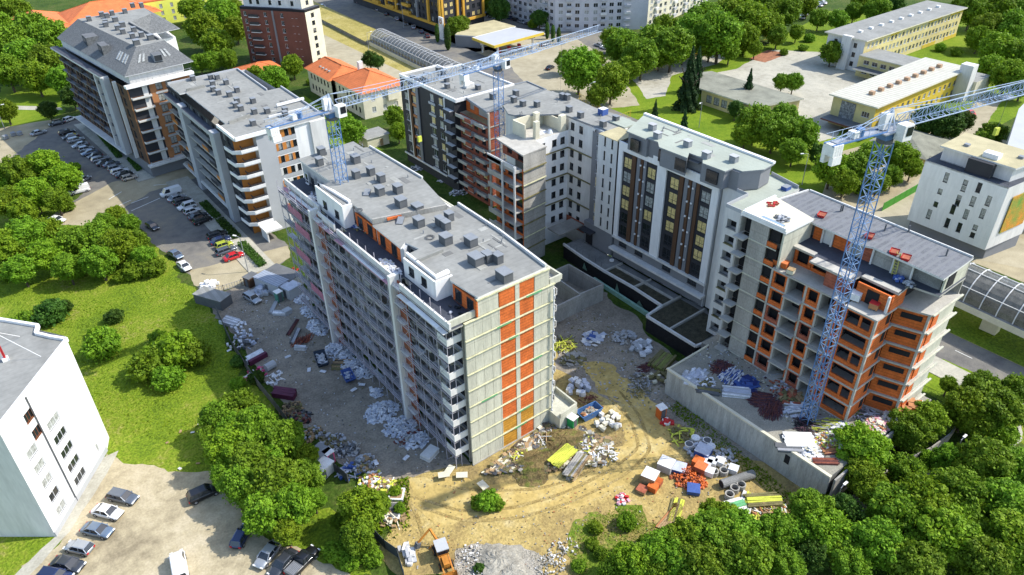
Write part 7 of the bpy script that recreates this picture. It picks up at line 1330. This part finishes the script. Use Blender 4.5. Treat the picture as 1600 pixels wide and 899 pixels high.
fm_ = [(372, 512, 'white paint sacks by the hoarding', [FOAM, CWHITE], 10), (383, 524, 'pale bags near the sheet pack', [FOAM, FO2], 12), (370, 540, 'white wrapped bale at the hoarding', [CWHITE, FOAM], 8), (387, 540, 'grey covered crates on the site road edge', [FO2, DUCT], 14), (400, 585, 'stacked white crates with a pink side', [CWHITE, PINK], 12), (430, 592, 'bundle of white bags above the long crate', [CWHITE, FOAM], 12), (455, 640, 'brown pallets and timber scraps', [WOOD, WOODO, BARK], 40), (470, 655, 'dark heap of buckets and boards', [DARK, WOODO, DUCT, RUST], 40), (490, 680, 'mossy boards by the hoarding', [WOODO, WOOD, STEEL], 40), (520, 690, 'grey scrap and a white sheet near the caravan', [LGREY, WOODO, STEEL], 30), (545, 705, 'stone and scrap heap on the road edge', [CONC, LGREY, DUCT], 40), (570, 725, 'scrap timber running to the sunny yard', [WOODO, STEEL, WOOD, LGREY], 60), (545, 738, 'blue grey sheets beside the scrap', [FO2, TARP, LGREY], 24), (580, 752, 'white boards and branches at the yard corner', [CWHITE, WOODY, TAN, FOAM], 50), (600, 762, 'mixed boards at the sunny corner', [CWHITE, WOOD, WOODY], 40), (612, 812, 'timber scraps by the broken cabinets', [WOOD, CREAM], 20)]
for (px, py, lb, ms_, n) in fm_: pile('junk_heap', lb, 'rubbish heap', px, py, 0, 1.9, 1.7, .9, n, [(1.3, .5, .15), (1.8, .2, .12), (.8, .7, .35), (.5, .5, .5)], ms_, flat=.35, group='rubbish heaps along the hoarding')
stack('crate_row', 'maroon covered crate with white edge by the hoarding', 'crate', 400, 562, 0, 3.6, 2.0, 1.1, 3, 1, R(10), [mat('maroon cover', (.10, .02, .05), .6, .2), FOAM], part='crate'); stack('crate_row', 'maroon covered long crate further down the hoarding', 'crate', 445, 618, 0, 4.0, 2.0, 1.1, 3, 1, R(-50), [mat('maroon cover', (.1, .02, .05), .6, .2), FO2], part='crate'); x, y = G(424, 578); q = tag(MB().beam((x-.9, y, .8), (x+.9, y+.4, .8), 1.4, LGREY, sides=10).build('metal_drum', origin=(x, y, 0)), 'grey metal drum lying beside the stacked white crates', 'drum')
for (px, py, lb, s) in ((620, 775, 'broken white cabinet with a wooden inside', 2.2), (613, 795, 'grey battered cabinet between two white ones', 1.6), (616, 806, 'white frame cabinet below the grey one', 1.8)):
    x, y = G(px, py); t = thing('old_cabinet', lb, 'cabinet', (x, y, 0), R(-40), 'dumped cabinets'); link('case', MB().box(-s/2, s/2, -s/2, s/2, 0, .5, CWHITE if s > 1.7 else CONC).mesh('case'), t); link('inner_board', MB().box(-s/2+.25, s/2-.25, -s/2+.25, s/2-.25, .505, .53, WOOD if s > 2 else DUCT).mesh('inner_board'), t)
pile('covered_load', 'white plastic covered load beside the hoarding and the backhoe', 'covered load', 637, 868, 0, 1.1, 1.5, 1.0, 12, [(1.8, .8, .4)], [OFFW, LGREY], ang=R(60), flat=.25)
# gravel and stone heaps at the bottom
def mound(label, px, py, r, h, m, seed):
    rs = np.random.RandomState(seed); x, y = G(px, py); n = 26; b = MB(); vs = []
    for j in range(9):
        for i in range(n):
            t = j/8; a = 2*math.pi*i/n; rr = r*(1-t)*(1+.18*math.sin(a*3+seed)+.1*rs.randn()*(1-t)); vs.append((rr*math.cos(a), rr*math.sin(a)*.8, h*(1-(1-t)**1.6)*(1+.12*rs.randn()*t*(1-t)*3)))
    fs = [(j*n+i, j*n+(i+1) % n, (j+1)*n+(i+1) % n, (j+1)*n+i) for j in range(8) for i in range(n)]; b.add(vs, fs, m); o = link('gravel_heap', b.mesh('gravel_heap'), None, (x, y, 0)); return tag(o, label, 'gravel heap', 'gravel heaps', 'stuff')
mound('grey gravel heap at the bottom edge of the site', 778, 876, 3.4, .8, RUBBLE, 3); mound('smaller gravel heap right of the large one', 802, 897, 2.8, .6, RUBBLE, 5); EARTH = groundmat('dark spoil', [(.36, (.10, .075, .03)), (.5, (.19, .14, .06)), (.64, (.13, .15, .03))], .3, 1.2, .6, fine=3.5)
mound('long low spoil heap along the front of the concrete end wall', 835, 722, 5.2, .8, EARTH, 8); mound('earth heap behind the yellow beams', 878, 692, 4.6, 1.2, EARTH, 9); mound('dark earth bank under the timber pack', 905, 718, 3.6, .5, EARTH, 11)
for (px, py, lb, n) in ((735, 868, 'broken pale stones left of the gravel', 50), (745, 895, 'stones at the bottom edge', 40), (860, 885, 'stone rubble right of the gravel at the bottom', 60), (880, 860, 'scattered stones on the weedy bank', 40), (1215, 898, 'grey stones below the lower right grove', 30)): pile('stone_pile', lb, 'stones', px, py, 0, 2.2, 1.8, .5, n, [(.35, .3, .2), (.22, .2, .16), (.6, .2, .1)], [RUBBLE, CONC, OFFW], flat=.5, group='stone piles')
# scrap in front of the end wall: yellow beams and timber
stack('formwork_beams', 'bright yellow formwork beams in a tidy pack on the scrap heap', 'beam pack', 879, 713, .9, 4.6, 2.2, .35, 8, 2, R(-8)+.3, [WOODY], part='beam'); stack('timber_stack', 'grey weathered timber pack under the yellow beams', 'timber stack', 900, 732, .1, 5, 2.0, .9, 6, 4, R(20), [WOODO, CONC, WOOD], part='beam')
for (px, py, lb, ms_, n, sz) in ((850, 688, 'scrap timber leaning by the end wall', [WOODO, WOOD, OFFW], 70, [(2.6, .12, .1), (1.6, .25, .1)]), (915, 700, 'boards and scrap right of the yellow beams', [LGREY, WOODO, WOOD, OFFW, WOODY], 90, [(2.2, .3, .1), (1.2, .5, .15)]), (940, 712, 'pale boards at the right end of the scrap heap', [OFFW, FOAM, WOODO], 50, [(1.8, .3, .1)]), (810, 715, 'thin scrap along the foot of the end wall', [WOODO, WOODY, FOAM], 50, [(1.8, .1, .08), (.6, .4, .1)]), (870, 668, 'cable coils and bent steel on the earth', [STEEL, DUCT, WOODO], 50, [(1.5, .06, .06), (.8, .3, .1)]), (950, 660, 'white sacks by the annexe', [CWHITE, CREAM], 16, [(1.0, .8, .6)]), (905, 608, 'round white big bags beside the annexe wall', [CWHITE, FO2], 12, [(1.2, 1.0, .9)]), (880, 540, 'mossy planks behind the central block', [WOODO, WOODY], 60, [(3., .2, .1)]), (895, 560, 'flat boards on the shaded yard', [WOODO, CONC], 26, [(1.6, 1.0, .08)]), (925, 530, 'blue and pale sheets on the shaded yard', [FO2, TARP, CWHITE], 20, [(1.8, 1.2, .06)]), (975, 528, 'pale rubble in the shade below the podium', [CONC, LGREY], 40, [(1.2, .6, .2)]), (1000, 545, 'white cabinet pieces under the membrane wall', [FOAM, LGREY], 10, [(2.0, 1.2, .5)]), (1000, 595, 'dark scrap in the middle of the shaded yard', [WOODO, STEEL, CONC], 60, [(1.4, .1, .06), (.5, .4, .15)]), (1000, 610, 'scattered twigs and scrap below the plinth', [WOODO, STEEL], 60, [(1.4, .08, .05)]), (1030, 595, 'green cover and box by the plinth', [WOODO, CREAM], 12, [(1.0, .8, .4)]), (920, 628, 'brown pipes and bits behind the blue skip', [RUST, WOOD], 26, [(2.2, .1, .1)]), (1090, 700, 'grey debris at the plinth foot', [LGREY, CONC, FO2], 50, [(.9, .5, .2)]), (1130, 718, 'pale shingle and scrap at the plinth foot', [CONC, LGREY], 50, [(.7, .5, .15)]), (1065, 680, 'green and yellow boards in the sun by the plinth', [WOODY, WOODO], 26, [(2.0, .3, .1)])):
    pile('scrap_heap', lb, 'scrap heap', px, py, 0.1, 2.4, 1.9, .8, n, sz, ms_, flat=.35, group='scrap heaps in the yard')
stack('plank_pack', 'pack of mossy green planks leaning near the podium corner', 'plank pack', 1034, 568, 0, 4.6, 3.2, 1.0, 7, 3, R(15), [WOODO, mat('green plank', (.20, .22, .06), .85, .2)], part='plank'); pile('rebar_heap', 'dark purple rebar heap beside the green planks', 'rebar heap', 1010, 575, 0, 1.8, 1.0, .4, 50, [(2, .07, .07)], [REBAR, RUST], ang=R(-40))
cabin('portable_toilet', 'orange and white portable toilet in the shaded yard', 1032, 652, 1.2, 1.2, 2.2, R(-10), mat('orange plastic', (.55, .12, .02), .5, .1), CWHITE, 'portable toilet', win_=False); pile('red_sacks', 'red and white sacks beside the orange toilet', 'sacks', 1042, 662, 0, .9, .8, .8, 12, [(.8, .6, .4)], [RED, CWHITE], flat=.3)
# pallets, bricks and white bags at the right of the yard
def crate(px, py, s, lb, m, m2, ang=.3, nm='pallet_crate', z=0., h=None): 
    x, y = G(px, py, z); t = thing(nm, lb, 'crate', (x, y, z), ang, 'pallets and crates'); link('load', MB().box(-s/2, s/2, -s/2, s/2, .14, h or s*.8, m).mesh('load'), t); link('cover', MB().box(-s/2-.03, s/2+.03, -s/2-.03, s/2+.03, (h or s*.8)+.003, (h or s*.8)+.08, m2).mesh('cover'), t)
    for k in (-.4, 0, .4): link('pallet_runner', MB().box(-s/2, s/2, s*k-.06, s*k+.06, 0, .135, WOOD).mesh('pallet_runner'), t)
crate(1015, 752, 2.1, 'large white topped crate left of the brick heap', WOOD, CWHITE, .35, h=1.6); crate(1040, 733, 2.1, 'white covered box behind the large white crate', LGREY, CWHITE, .35, h=1.5); crate(1020, 766, 1.3, 'orange brick pallet in front of the large white crate', BRICK, BRICK); crate(1027, 758, 1.2, 'second orange brick pallet beside the white crate', BRICKD, BRICK); crate(1003, 768, 1.4, 'open wooden crate with dark inside', WOOD, BRICKD, h=.6); crate(1090, 728, 1.5, 'orange brick pallet at the top of the brick heap', BRICK, BRICK); crate(1094, 737, 1.6, 'wide orange brick pallet beside the white boxes', BRICKD, TILE)
for i, (px, py) in enumerate(((1104, 729), (1112, 727), (1124, 726), (1108, 742), (1145, 738))): crate(px, py, 1.3, f'white box, {ORD[i]} from the left of the group by the brick heap', CWHITE, FOAM, .4, h=1.0)
pile('brick_heap', 'tumbled orange hollow bricks', 'brick heap', 1074, 745, 0, 2.6, 2.6, 1.0, 170, [(.5, .3, .28)], [BRICK, TILE, BRICKD], flat=.8); pile('brick_heap', 'small orange brick spill below the main heap', 'brick heap', 1092, 755, 0, 1.2, 1.2, .5, 40, [(.5, .3, .28)], [BRICK, TILE], flat=.8); pile('red_bags', 'red and white bags on the track edge', 'sacks', 972, 782, 0, 1.1, .9, .6, 16, [(.7, .5, .3)], [RED, CWHITE, PINKY], flat=.4)
crate(1060, 735, 2.0, 'blue sheet covered pallet beside the brick heap', TARP, FO2, .5, h=.8); crate(1098, 712, 2.2, 'blue and white covered crate above the brick heap', TARP, FO2, .3, h=1.4); crate(1083, 768, 1.8, 'blue covered pallet at the lower end of the brick heap', TARP, TARP, .7, h=.7)
for i, (px, py) in enumerate(((1086, 690), (1104, 694), (1110, 703), (1076, 700))): x, y = G(px, py); b = MB().cyl((0, 0, 0), .6, .9, CWHITE, 10, .7); t = thing('big_bag', f'round white big bag, {ORD[i]} of four above the blue crate', 'big bag', (x, y, 0), 0, 'big bags'); link('sack', b.mesh('sack'), t); link('filling', MB().cyl((0, 0, .9), .58, .05, DUCT if i % 2 else FOAM, 10, .5).mesh('filling'), t)
a, b_ = P3(1126, 762), P3(1176, 746); t = thing('concrete_pipe', 'long dark concrete pipe lying beside the manhole rings', 'pipe', ((a[0]+b_[0])/2, (a[1]+b_[1])/2, 0)); MB().beam((a[0], a[1], .7), (b_[0], b_[1], .7), 1.35, CONCD, sides=16).build('barrel', t); MB().beam((a[0]-.05*(b_[0]-a[0])/5, a[1]-.05*(b_[1]-a[1])/5, .7), (a[0], a[1], .7), 1.1, DARK, sides=16).build('bore', t)
for i, (px, py) in enumerate(((1139, 778), (1147, 768), (1157, 763), (1130, 741), (1115, 742))):
    x, y = G(px, py); t = thing('manhole_ring', f'round concrete manhole ring, {ORD[i]} of five by the long pipe', 'concrete ring', (x, y, 0), 0, 'concrete manhole rings'); nn = 18; q = MB(); vo = [(r_*math.cos(2*math.pi*k/nn), r_*math.sin(2*math.pi*k/nn), z_) for r_, z_ in ((.68, 0), (.68, .9), (.52, .9), (.52, .1)) for k in range(nn)]; q.add(vo, [(j*nn+k, j*nn+(k+1) % nn, (j+1)*nn+(k+1) % nn, (j+1)*nn+k) for j in range(3) for k in range(nn)], CONC); link('ring', q.mesh('ring'), t); link('inside', MB().cyl((0, 0, .1), .51, .02, DARK, nn).mesh('inside'), t)
stack('yellow_beam_pack', 'pack of yellow beams at the lower right corner of the yard', 'beam pack', 1192, 785, 0, 5, 2.4, .7, 7, 3, R(-35), [WOODY, WOODO], part='beam'); stack('yellow_beam_pack', 'thin yellow beams beside the manhole rings', 'beam pack', 1165, 790, 0, 4.6, 1.8, .4, 6, 2, R(25), [WOODY, OFFW], part='beam'); stack('board_stack', 'white and green boards under the manhole rings', 'board stack', 1150, 792, 0, 2.6, 2.2, .5, 4, 3, R(-20), [CWHITE, PLANKG, OFFW]); pile('scrap_heap', 'brown and yellow scrap at the plinth end', 'scrap heap', 1200, 800, 0, 3.4, 2.2, .7, 90, [(2.2, .2, .1), (1, .4, .1)], [WOODY, TAN, WOOD, OFFW], flat=.3)
stack('plank_pack', 'orange brown planks at the front of the weedy bank', 'plank pack', 1048, 808, 0, 5.5, 1.4, .3, 5, 1, R(10), [TAN, WOOD], part='plank'); stack('plank_pack', 'yellow green boards beside the brown planks', 'plank pack', 1055, 800, 0, 4.5, 1.8, .3, 6, 1, R(30), [WOODY, WOODO], part='plank')
tree_d = tree(1055, 790, 5, 'dry'); plant_all([tree_d], 'among the planks on the bank', '', None)
# rubbish on the concrete deck (z = 5)
for (px, py, lb, ms_, n, sz, an) in ((1085, 590, 'pale panels and boards at the deck corner', [FO2, LGREY, FOAM], 40, [(2.4, .8, .1)], .3), (1100, 600, 'white and green scrap on the deck', [FOAM, LGREY, WOODO], 50, [(1.2, .4, .12)], None), (1127, 575, 'dark rebar heap by the tower foot', [REBAR, RUST], 80, [(1.8, .08, .08)], None), (1143, 588, 'white battens over a blue tarpaulin', [FOAM, TARP, FO2], 60, [(2.2, .25, .1)], .2), (1165, 602, 'crumpled dark blue tarpaulin', [mat('navy tarp', (.02, .035, .14), .5, .2), TARP], 30, [(1.8, 1.4, .1)], None), (1190, 625, 'purple rebar heap on the deck', [REBAR, RUST, REBAR], 170, [(2.4, .07, .07)], -.9), (1205, 640, 'second rebar heap nearer the crane foot', [REBAR, RUST], 170, [(2.6, .07, .07)], .5), (1220, 605, 'broken bricks and boards by the frame', [FO2, CONC, BRICKD], 40, [(1.0, .4, .15)], None), (1245, 640, 'blue boards by the crane foot', [FO2, FOAM], 26, [(2.0, .4, .1)], -.6), (1235, 622, 'brown box and planks by the frame', [WOODO, BRICKD, WOOD], 30, [(1.4, .5, .3)], None), (1260, 665, 'dark rebar round the crane foot', [REBAR, DARK], 90, [(1.8, .07, .07)], None), (1290, 665, 'yellow and grey beams right of the crane foot', [WOODY, WOODO, STEEL], 60, [(3., .15, .1)], -.7), (1310, 672, 'white sheets right of the crane foot', [FO2, FOAM, LGREY], 40, [(1.6, .4, .1)], -.7), (1290, 690, 'yellow sunlit scrap on the deck', [WOODY, CREAM, OFFW, TAN], 90, [(1.2, .2, .1), (.5, .4, .2)], None), (1320, 700, 'pale sunlit rubble on the deck', [CREAM, OFFW, WOODY], 80, [(.9, .4, .1)], None), (1265, 705, 'white sheets and dust on the deck edge', [CREAM, FOAM], 50, [(1.0, .6, .08)], None), (1370, 665, 'pink and cream rubble near the end wall', [PINKY, CREAM, TAN, OFFW], 100, [(1.0, .4, .2)], None), (1400, 655, 'white covered heap by the end wall', [CWHITE, OFFW], 30, [(1.2, .9, .4)], None), (1440, 640, 'orange bricks and boards behind the end wall', [BRICK, TAN, OFFW], 70, [(.8, .5, .2)], None), (1350, 650, 'steel mesh and boards in the end recess', [STEEL, DUCT, FO2], 40, [(1.8, .3, .08)], None), (1230, 570+20, 'loose battens', [WOODO, LGREY], 16, [(2.4, .12, .08)], -.7)):
    pile('deck_rubbish', lb, 'rubbish heap', px, py, 5.0, 2.0, 1.7, .6, n, sz, ms_, an, flat=.2, group='rubbish heaps on the concrete deck')
stack('batten_stack', 'stack of white battens beside the blue tarpaulin on the deck', 'batten stack', 1150, 615, 5, 4.2, 2.2, .6, 7, 3, R(-48), [FO2, FOAM, LGREY], part='batten'); stack('batten_stack', 'narrow white board pack at the deck edge', 'batten stack', 1106, 612, 5, 3.6, 1.6, .4, 5, 2, R(-52), [FOAM, DUCT, WOODO], part='batten'); stack('panel_stack', 'sunlit white formwork panels on the deck', 'panel stack', 1248, 690, 5, 4.2, 3.0, .5, 5, 3, R(-40), [CWHITE, DUCT, CWHITE], part='panel'); stack('rebar_bundle', 'red brown bars in a tidy bundle on the sunlit deck', 'rebar bundle', 1290, 722, 5, 3.4, 1.2, .3, 9, 2, R(-42), [RUST, BRICKD], part='bar'); stack('rebar_bundle', 'brown sticks behind the tidy bundle', 'rebar bundle', 1300, 705, 5, 2.8, 1.4, .3, 8, 1, R(-30), [RUST, TAN], part='bar'); stack('panel_stack', 'grey formwork panels left of the sunlit ones', 'panel stack', 1232, 702, 5, 3.6, 1.6, .5, 3, 2, R(-45), [DUCT, STEEL], part='panel')
for i, (px, py, z) in enumerate(((1422, 620, 5), (1437, 617, 5), (1442, 626, 5), (1432, 631, 5), (1418, 636, 5))): crate(px-18, py+16, 1.3, f'orange brick pallet, {ORD[i]} of five behind the sunlit end wall', BRICK, TAN, .5, z=5.)
# things on roofs and terraces of the brick block
for (px, py, z, lb, m, m2, s) in ((1214, 414, 24.1, 'orange brick pallet left on the open terrace', BRICK, TILE, 1.1), (1224, 418, 24.1, 'orange brick pallet right of the first on the terrace', BRICK, TILE, 1.2), (1235, 428, 24.1, 'empty wooden pallet frame on the terrace', CREAM, WOOD, 1.0), (1365, 482, 24.1, 'red topped brick pallet on the corner terrace', TAN, RED, 1.2), (1336, 468, 24.1, 'white box on the corner terrace', CWHITE, CWHITE, 1.4)): crate(px, py, s, lb, m, m2, .2, z=z)
for (px, py, lb) in ((1284, 338, 'red mortar tub on the bitumen roof behind the crane mast'), (1358, 371, 'red mortar tub right of the crane mast'), (1397, 396, 'red mortar tub beside the top of the ladder'), (1415, 405, 'second red mortar tub near the ladder')):
    x, y = G(px, py, 30.0); t = thing('mortar_tub', lb, 'mortar tub', (x, y, 30.0), .3, 'red mortar tubs'); q = MB(); q.add([(-.6, -.45, 0), (.6, -.45, 0), (.6, .45, 0), (-.6, .45, 0), (-.8, -.6, .45), (.8, -.6, .45), (.8, .6, .45), (-.8, .6, .45)], [(3, 2, 1, 0), (0, 1, 5, 4), (1, 2, 6, 5), (2, 3, 7, 6), (3, 0, 4, 7)], RED); link('tub', q.mesh('tub'), t); link('mortar', MB().box(-.66, .66, -.5, .5, .25, .3, BRICKD).mesh('mortar'), t)
for (px, py) in ((1313, 331), (1316, 330), (1382, 361), (1419, 363), (1478, 400)): x, y = G(px, py, 30); D.part('vent_pipe', MB().cyl((x, y, 30.0), .12, 1.1, DUCT, 8))
x, y = G(1396, 430, 27.1); LD = thing('site_ladder', 'yellow wooden ladder leaning from the dark terrace to the bitumen roof', 'ladder', (x, y, 27.1)); tx, ty = G(1404, 398, 30.3)
for s in (-.28, .28): MB().beam((x, y+s, 27.1), (tx, ty+s, 30.6), .12, mat('ladder wood', (.42, .40, .12), .8, .1)).build('stile', LD)
for k in range(8): t = (k+.5)/8; MB().beam((x+(tx-x)*t, y+(ty-y)*t-.28, 27.1+3.5*t), (x+(tx-x)*t, y+(ty-y)*t+.28, 27.1+3.5*t), .1, mat('ladder wood', (.4, .4, .1))).build('rung', LD)
pile('terrace_clutter', 'blue wrapped goods on the dark terrace beside the ladder', 'wrapped goods', 1404, 437, 27.05, .9, .8, .5, 12, [(.7, .5, .3)], [FO2, TARP], flat=.3); pile('terrace_clutter', 'grey scrap in the corner of the dark terrace', 'scrap', 1420, 445, 27.05, .9, .8, .5, 14, [(.8, .4, .2)], [DUCT, LGREY], flat=.3); pile('tower_roof_junk', 'machinery and grey sheet on the white roof of the concrete tower', 'scrap', 1222, 343, 30.7, 1.3, 1.0, .4, 26, [(.9, .5, .15)], [DUCT, STEEL, LGREY], flat=.3); pile('tower_roof_junk', 'red bricks at the far edge of the concrete tower roof', 'brick heap', 1207, 320, 30.7, 1.2, .8, .3, 22, [(.4, .3, .2)], [BRICKD, RED], flat=.3)
x, y = G(820, 203, 25.7); LD = thing('site_ladder', 'grey ladder leaning on the open top wall of the white unfinished block', 'ladder', (x, y, 25.7))
for s in (-.25, .25): MB().beam((x+s, y, 25.7), (x+s+.2, y+1.6, 29.2), .09, DUCT).build('stile', LD)
for k in range(8): t = (k+.5)/8; MB().beam((x-.25+.2*t, y+1.6*t, 25.7+3.5*t), (x+.25+.2*t, y+1.6*t, 25.7+3.5*t), .07, DUCT).build('rung', LD)
for (px, py, z, lb, ms_, n) in ((548, 350, 26.8, 'blue grey sheets on the middle terrace of the scaffolded block', [FO2, TARP, LGREY], 26), (565, 358, 26.8, 'grey wrapped boards beside the blue sheets', [FO2, WOODO], 22), (605, 414, 26.8, 'white foam boards on the dark terrace', [FOAM, FOAM, CREAM], 40), (615, 424, 26.8, 'pale foam and film at the terrace corner', [FOAM, FO2], 30), (487, 312, 26.8, 'white sheets on the rear terrace edge', [FOAM, CWHITE], 30), (492, 306, 26.8, 'blue grey boxes on the rear terrace', [FO2, DUCT], 12), (712, 487, 26.8, 'glass sheet on the front corner terrace', [GLASS, FO2], 6)): pile('terrace_rubbish', lb, 'rubbish heap', px, py, z, .9, 1.8, .4, n, [(1.1, .5, .08), (.5, .4, .2)], ms_, -1.4, flat=.15, group='rubbish on the scaffolded block terraces')
for (px, py, rx, ry, lb) in ((655, 262, 2.5, 2, 'white foam litter behind the central block'), (700, 280, 3, 2, 'grey pipes and foil in the yard behind'), (720, 300, 3, 2, 'dark frames in the yard behind')): pile('yard_litter', lb, 'litter', px, py, 0, rx, ry, .5, 50, [(1.2, .5, .1), (2., .15, .1)], [FOAM, LGREY, DUCT], flat=.3, group='litter behind the central block')
pile('entrance_frames', 'red bent barrier on the pale pad beside the far scaffold corner', 'barrier', 460, 422, 0, .8, .8, .4, 5, [(2.4, .07, .07)], [RED], flat=.2, kind=None)

sheet('gravel_spread', [(715, 860), (760, 845), (815, 850), (850, 872), (845, 910), (720, 910)], .085, groundmat('gravel', [(.36, (.20, .18, .14)), (.5, (.34, .31, .25)), (.64, (.42, .39, .33))], .25, 2., .8, fine=5, finevar=.4), .8)
M_RUT = groundmat('wheel rut', [(.36, (.24, .17, .06)), (.5, (.33, .245, .09)), (.64, (.40, .31, .14))], .3, 1.4, .5, fine=4, finevar=.3)
def rut(pts, w, seed):
    P_ = [G(*p) for p in pts]; C_ = []
    for i in range(len(P_)-1):
        for t in np.linspace(0, 1, 8, endpoint=False): C_.append((P_[i][0]*(1-t)+P_[i+1][0]*t, P_[i][1]*(1-t)+P_[i+1][1]*t))
    for _ in range(4): C_ = [C_[0]]+[tuple((C_[i-1][k]+2*C_[i][k]+C_[i+1][k])/4 for k in (0, 1)) for i in range(1, len(C_)-1)]+[C_[-1]]
    rs = random.Random(seed); L_1, R_1 = [], []
    for i, c in enumerate(C_):
        a = C_[max(0, i-1)]; b_ = C_[min(len(C_)-1, i+1)]; d = math.dist(a, b_); n = (-(b_[1]-a[1])/d, (b_[0]-a[0])/d); ww = w*(.5+rs.random()*.35)*(0.15 if i in (0, len(C_)-1) else 1)
        L_1.append((c[0]+n[0]*ww, c[1]+n[1]*ww)); R_1.append((c[0]-n[0]*ww, c[1]-n[1]*ww))
    sheet('wheel_track', L_1+R_1[::-1], .075+seed*.002, M_RUT, px=False)
for i, p in enumerate(([(640, 775), (720, 800), (800, 795), (880, 772), (955, 735), (1000, 700), (985, 655), (945, 615)], [(650, 790), (725, 816), (812, 810), (895, 785), (975, 745), (1018, 705), (1000, 650), (962, 605)], [(690, 760), (760, 768), (840, 765), (905, 748), (950, 715)], [(625, 762), (650, 800), (665, 850)])): rut(p, .38, i)

# small scattered bits on the ground (uncountable)
def litter(name, label, poly, n, mats_, seed, z=.07, smin=.12, smax=.45):
    rs = random.Random(seed); P_ = [G(*p) for p in poly]; xs = [p[0] for p in P_]; ys_ = [p[1] for p in P_]; b = MB(); k = 0
    while k < n:
        x, y = rs.uniform(min(xs), max(xs)), rs.uniform(min(ys_), max(ys_)); ins = False; j = len(P_)-1
        for i in range(len(P_)):
            if (P_[i][1] > y) != (P_[j][1] > y) and x < (P_[j][0]-P_[i][0])*(y-P_[i][1])/(P_[j][1]-P_[i][1])+P_[i][0]: ins = not ins
            j = i
        if not ins: continue
        k += 1; l = rs.uniform(smin, smax); b.obox((x, y, z), l, l*rs.uniform(.15, .8), rs.uniform(.03, .12), rs.random()*6.3, rs.choice(mats_), rs.uniform(-.2, .2))
    return tag(b.build(name, origin=(P_[0][0], P_[0][1], 0)), label, 'litter', kind='stuff')
litter('site_litter', 'small scraps scattered over the shaded site road', [(330, 470), (400, 450), (470, 455), (725, 725), (600, 745), (540, 730), (440, 640)], 520, [FOAM, LGREY, WOODO, CONC, DUCT], 1, .07, .08, .35)
litter('site_litter', 'small scraps and stones scattered over the sunlit sandy yard', [(610, 750), (740, 735), (880, 640), (930, 620), (1080, 690), (1220, 770), (1080, 805), (900, 880), (640, 890)], 900, [RUBBLE, WOOD, WOODO, RUBBLE, TAN, CONC], 2, .09, .06, .26)
litter('site_litter', 'small scraps over the shaded yard behind the central block', [(870, 560), (880, 460), (960, 500), (1050, 590), (1060, 640), (960, 640)], 500, [CONC, LGREY, WOODO], 3)
litter('site_litter', 'small scraps over the concrete deck below the brick block', [(1075, 590), (1150, 545), (1290, 660), (1330, 720), (1290, 745)], 700, [CONC, LGREY, FO2, WOODO, REBAR, CREAM], 4, 5.03)
litter('site_litter', 'broken wood and rubbish dumped along the foot of the end wall', [(752, 742), (850, 668), (895, 665), (955, 690), (940, 725), (880, 735), (800, 740)], 1100, [WOODO, WOOD, WOOD, CREAM, CONC, BARK, DUCT, WOODO], 5, .35, .3, 1.6)
litter('fallen_bits', 'paper and board scraps lying in the meadow near the car yard', [(190, 700), (330, 640), (345, 730), (260, 735)], 11, [OFFW, CREAM, WOOD], 6, .12, .2, .8)
tufts('wall_weeds', [G(*p) for p in [(760, 738), (850, 672), (900, 670), (950, 700), (900, 725), (800, 740)]], 2500, 'weeds growing through the rubbish by the end wall', GT, .15, .5, seed=8)
tufts('yard_weeds', [G(*p) for p in [(600, 755), (640, 745), (640, 830), (600, 850), (560, 800)]], 2500, 'weeds round the dumped cabinets', GT, .15, .5, seed=9)
tufts('plinth_weeds', [G(*p) for p in [(1060, 625), (1240, 775), (1225, 790), (1045, 640)]], 2200, 'weeds along the foot of the concrete retaining wall', GT, .12, .4, seed=10)

# repair patches, seams and little pipes on the flat roofs
PATCH = mat('roof patch', (.17, .17, .16), .9, .15, .6); PATCHL = mat('pale roof patch', (.33, .33, .30), .9, .15, .6)
def roof_bits(b, x0, x1, y0, y1, z, n, seed):
    rs = random.Random(seed)
    for i in range(n):
        x, y = rs.uniform(x0, x1), rs.uniform(y0, y1); w, l = rs.choice(((1.0, 2.6), (.5, .5), (2.2, .35), (.3, 3.4), (1.4, 1.0)))
        b.part('roof_patch', MB().box(x-w/2, x+w/2, y-l/2, y+l/2, z+.002, z+.012+.004*i, rs.choice((PATCH, PATCHL))))
        if i % 2: b.part('vent_pipe', MB().cyl((x+1, y+.6, z), .08, .55, CAP, 7))
roof_bits(A, 46.8, 57, 102, 121, 30.6, 16, 1); roof_bits(A, 47.5, 57, 68.5, 89, 29.8, 18, 2); roof_bits(C, 48, 63, 158, 201, 24.0, 22, 3); roof_bits(B1, 96.5, 110, 146.5, 165, 24.0, 12, 4); roof_bits(B3, 102.5, 107.5, 104, 122, 28.6, 8, 5); roof_bits(B5, 100, 104.5, 71, 90, 32.3, 10, 6)
for (px, py, lb) in ((560, 330, 'coil of black cable on the grey roof behind the step'), (672, 372, 'coil of pale cable on the front roof')):
    z = 30.62 if py < 340 else 29.82; x, y = G(px, py, z); q = MB()
    for k in range(3):
        rr = .45+.12*k; pts = [(x+rr*math.cos(t), y+rr*math.sin(t), z+.05+.05*k) for t in np.linspace(0, 6.28, 13)]
        for a, c in zip(pts[:-1], pts[1:]): q.beam(a, c, .06, DUCT)
    tag(q.build('cable_coil', origin=(x, y, z)), lb, 'cable')
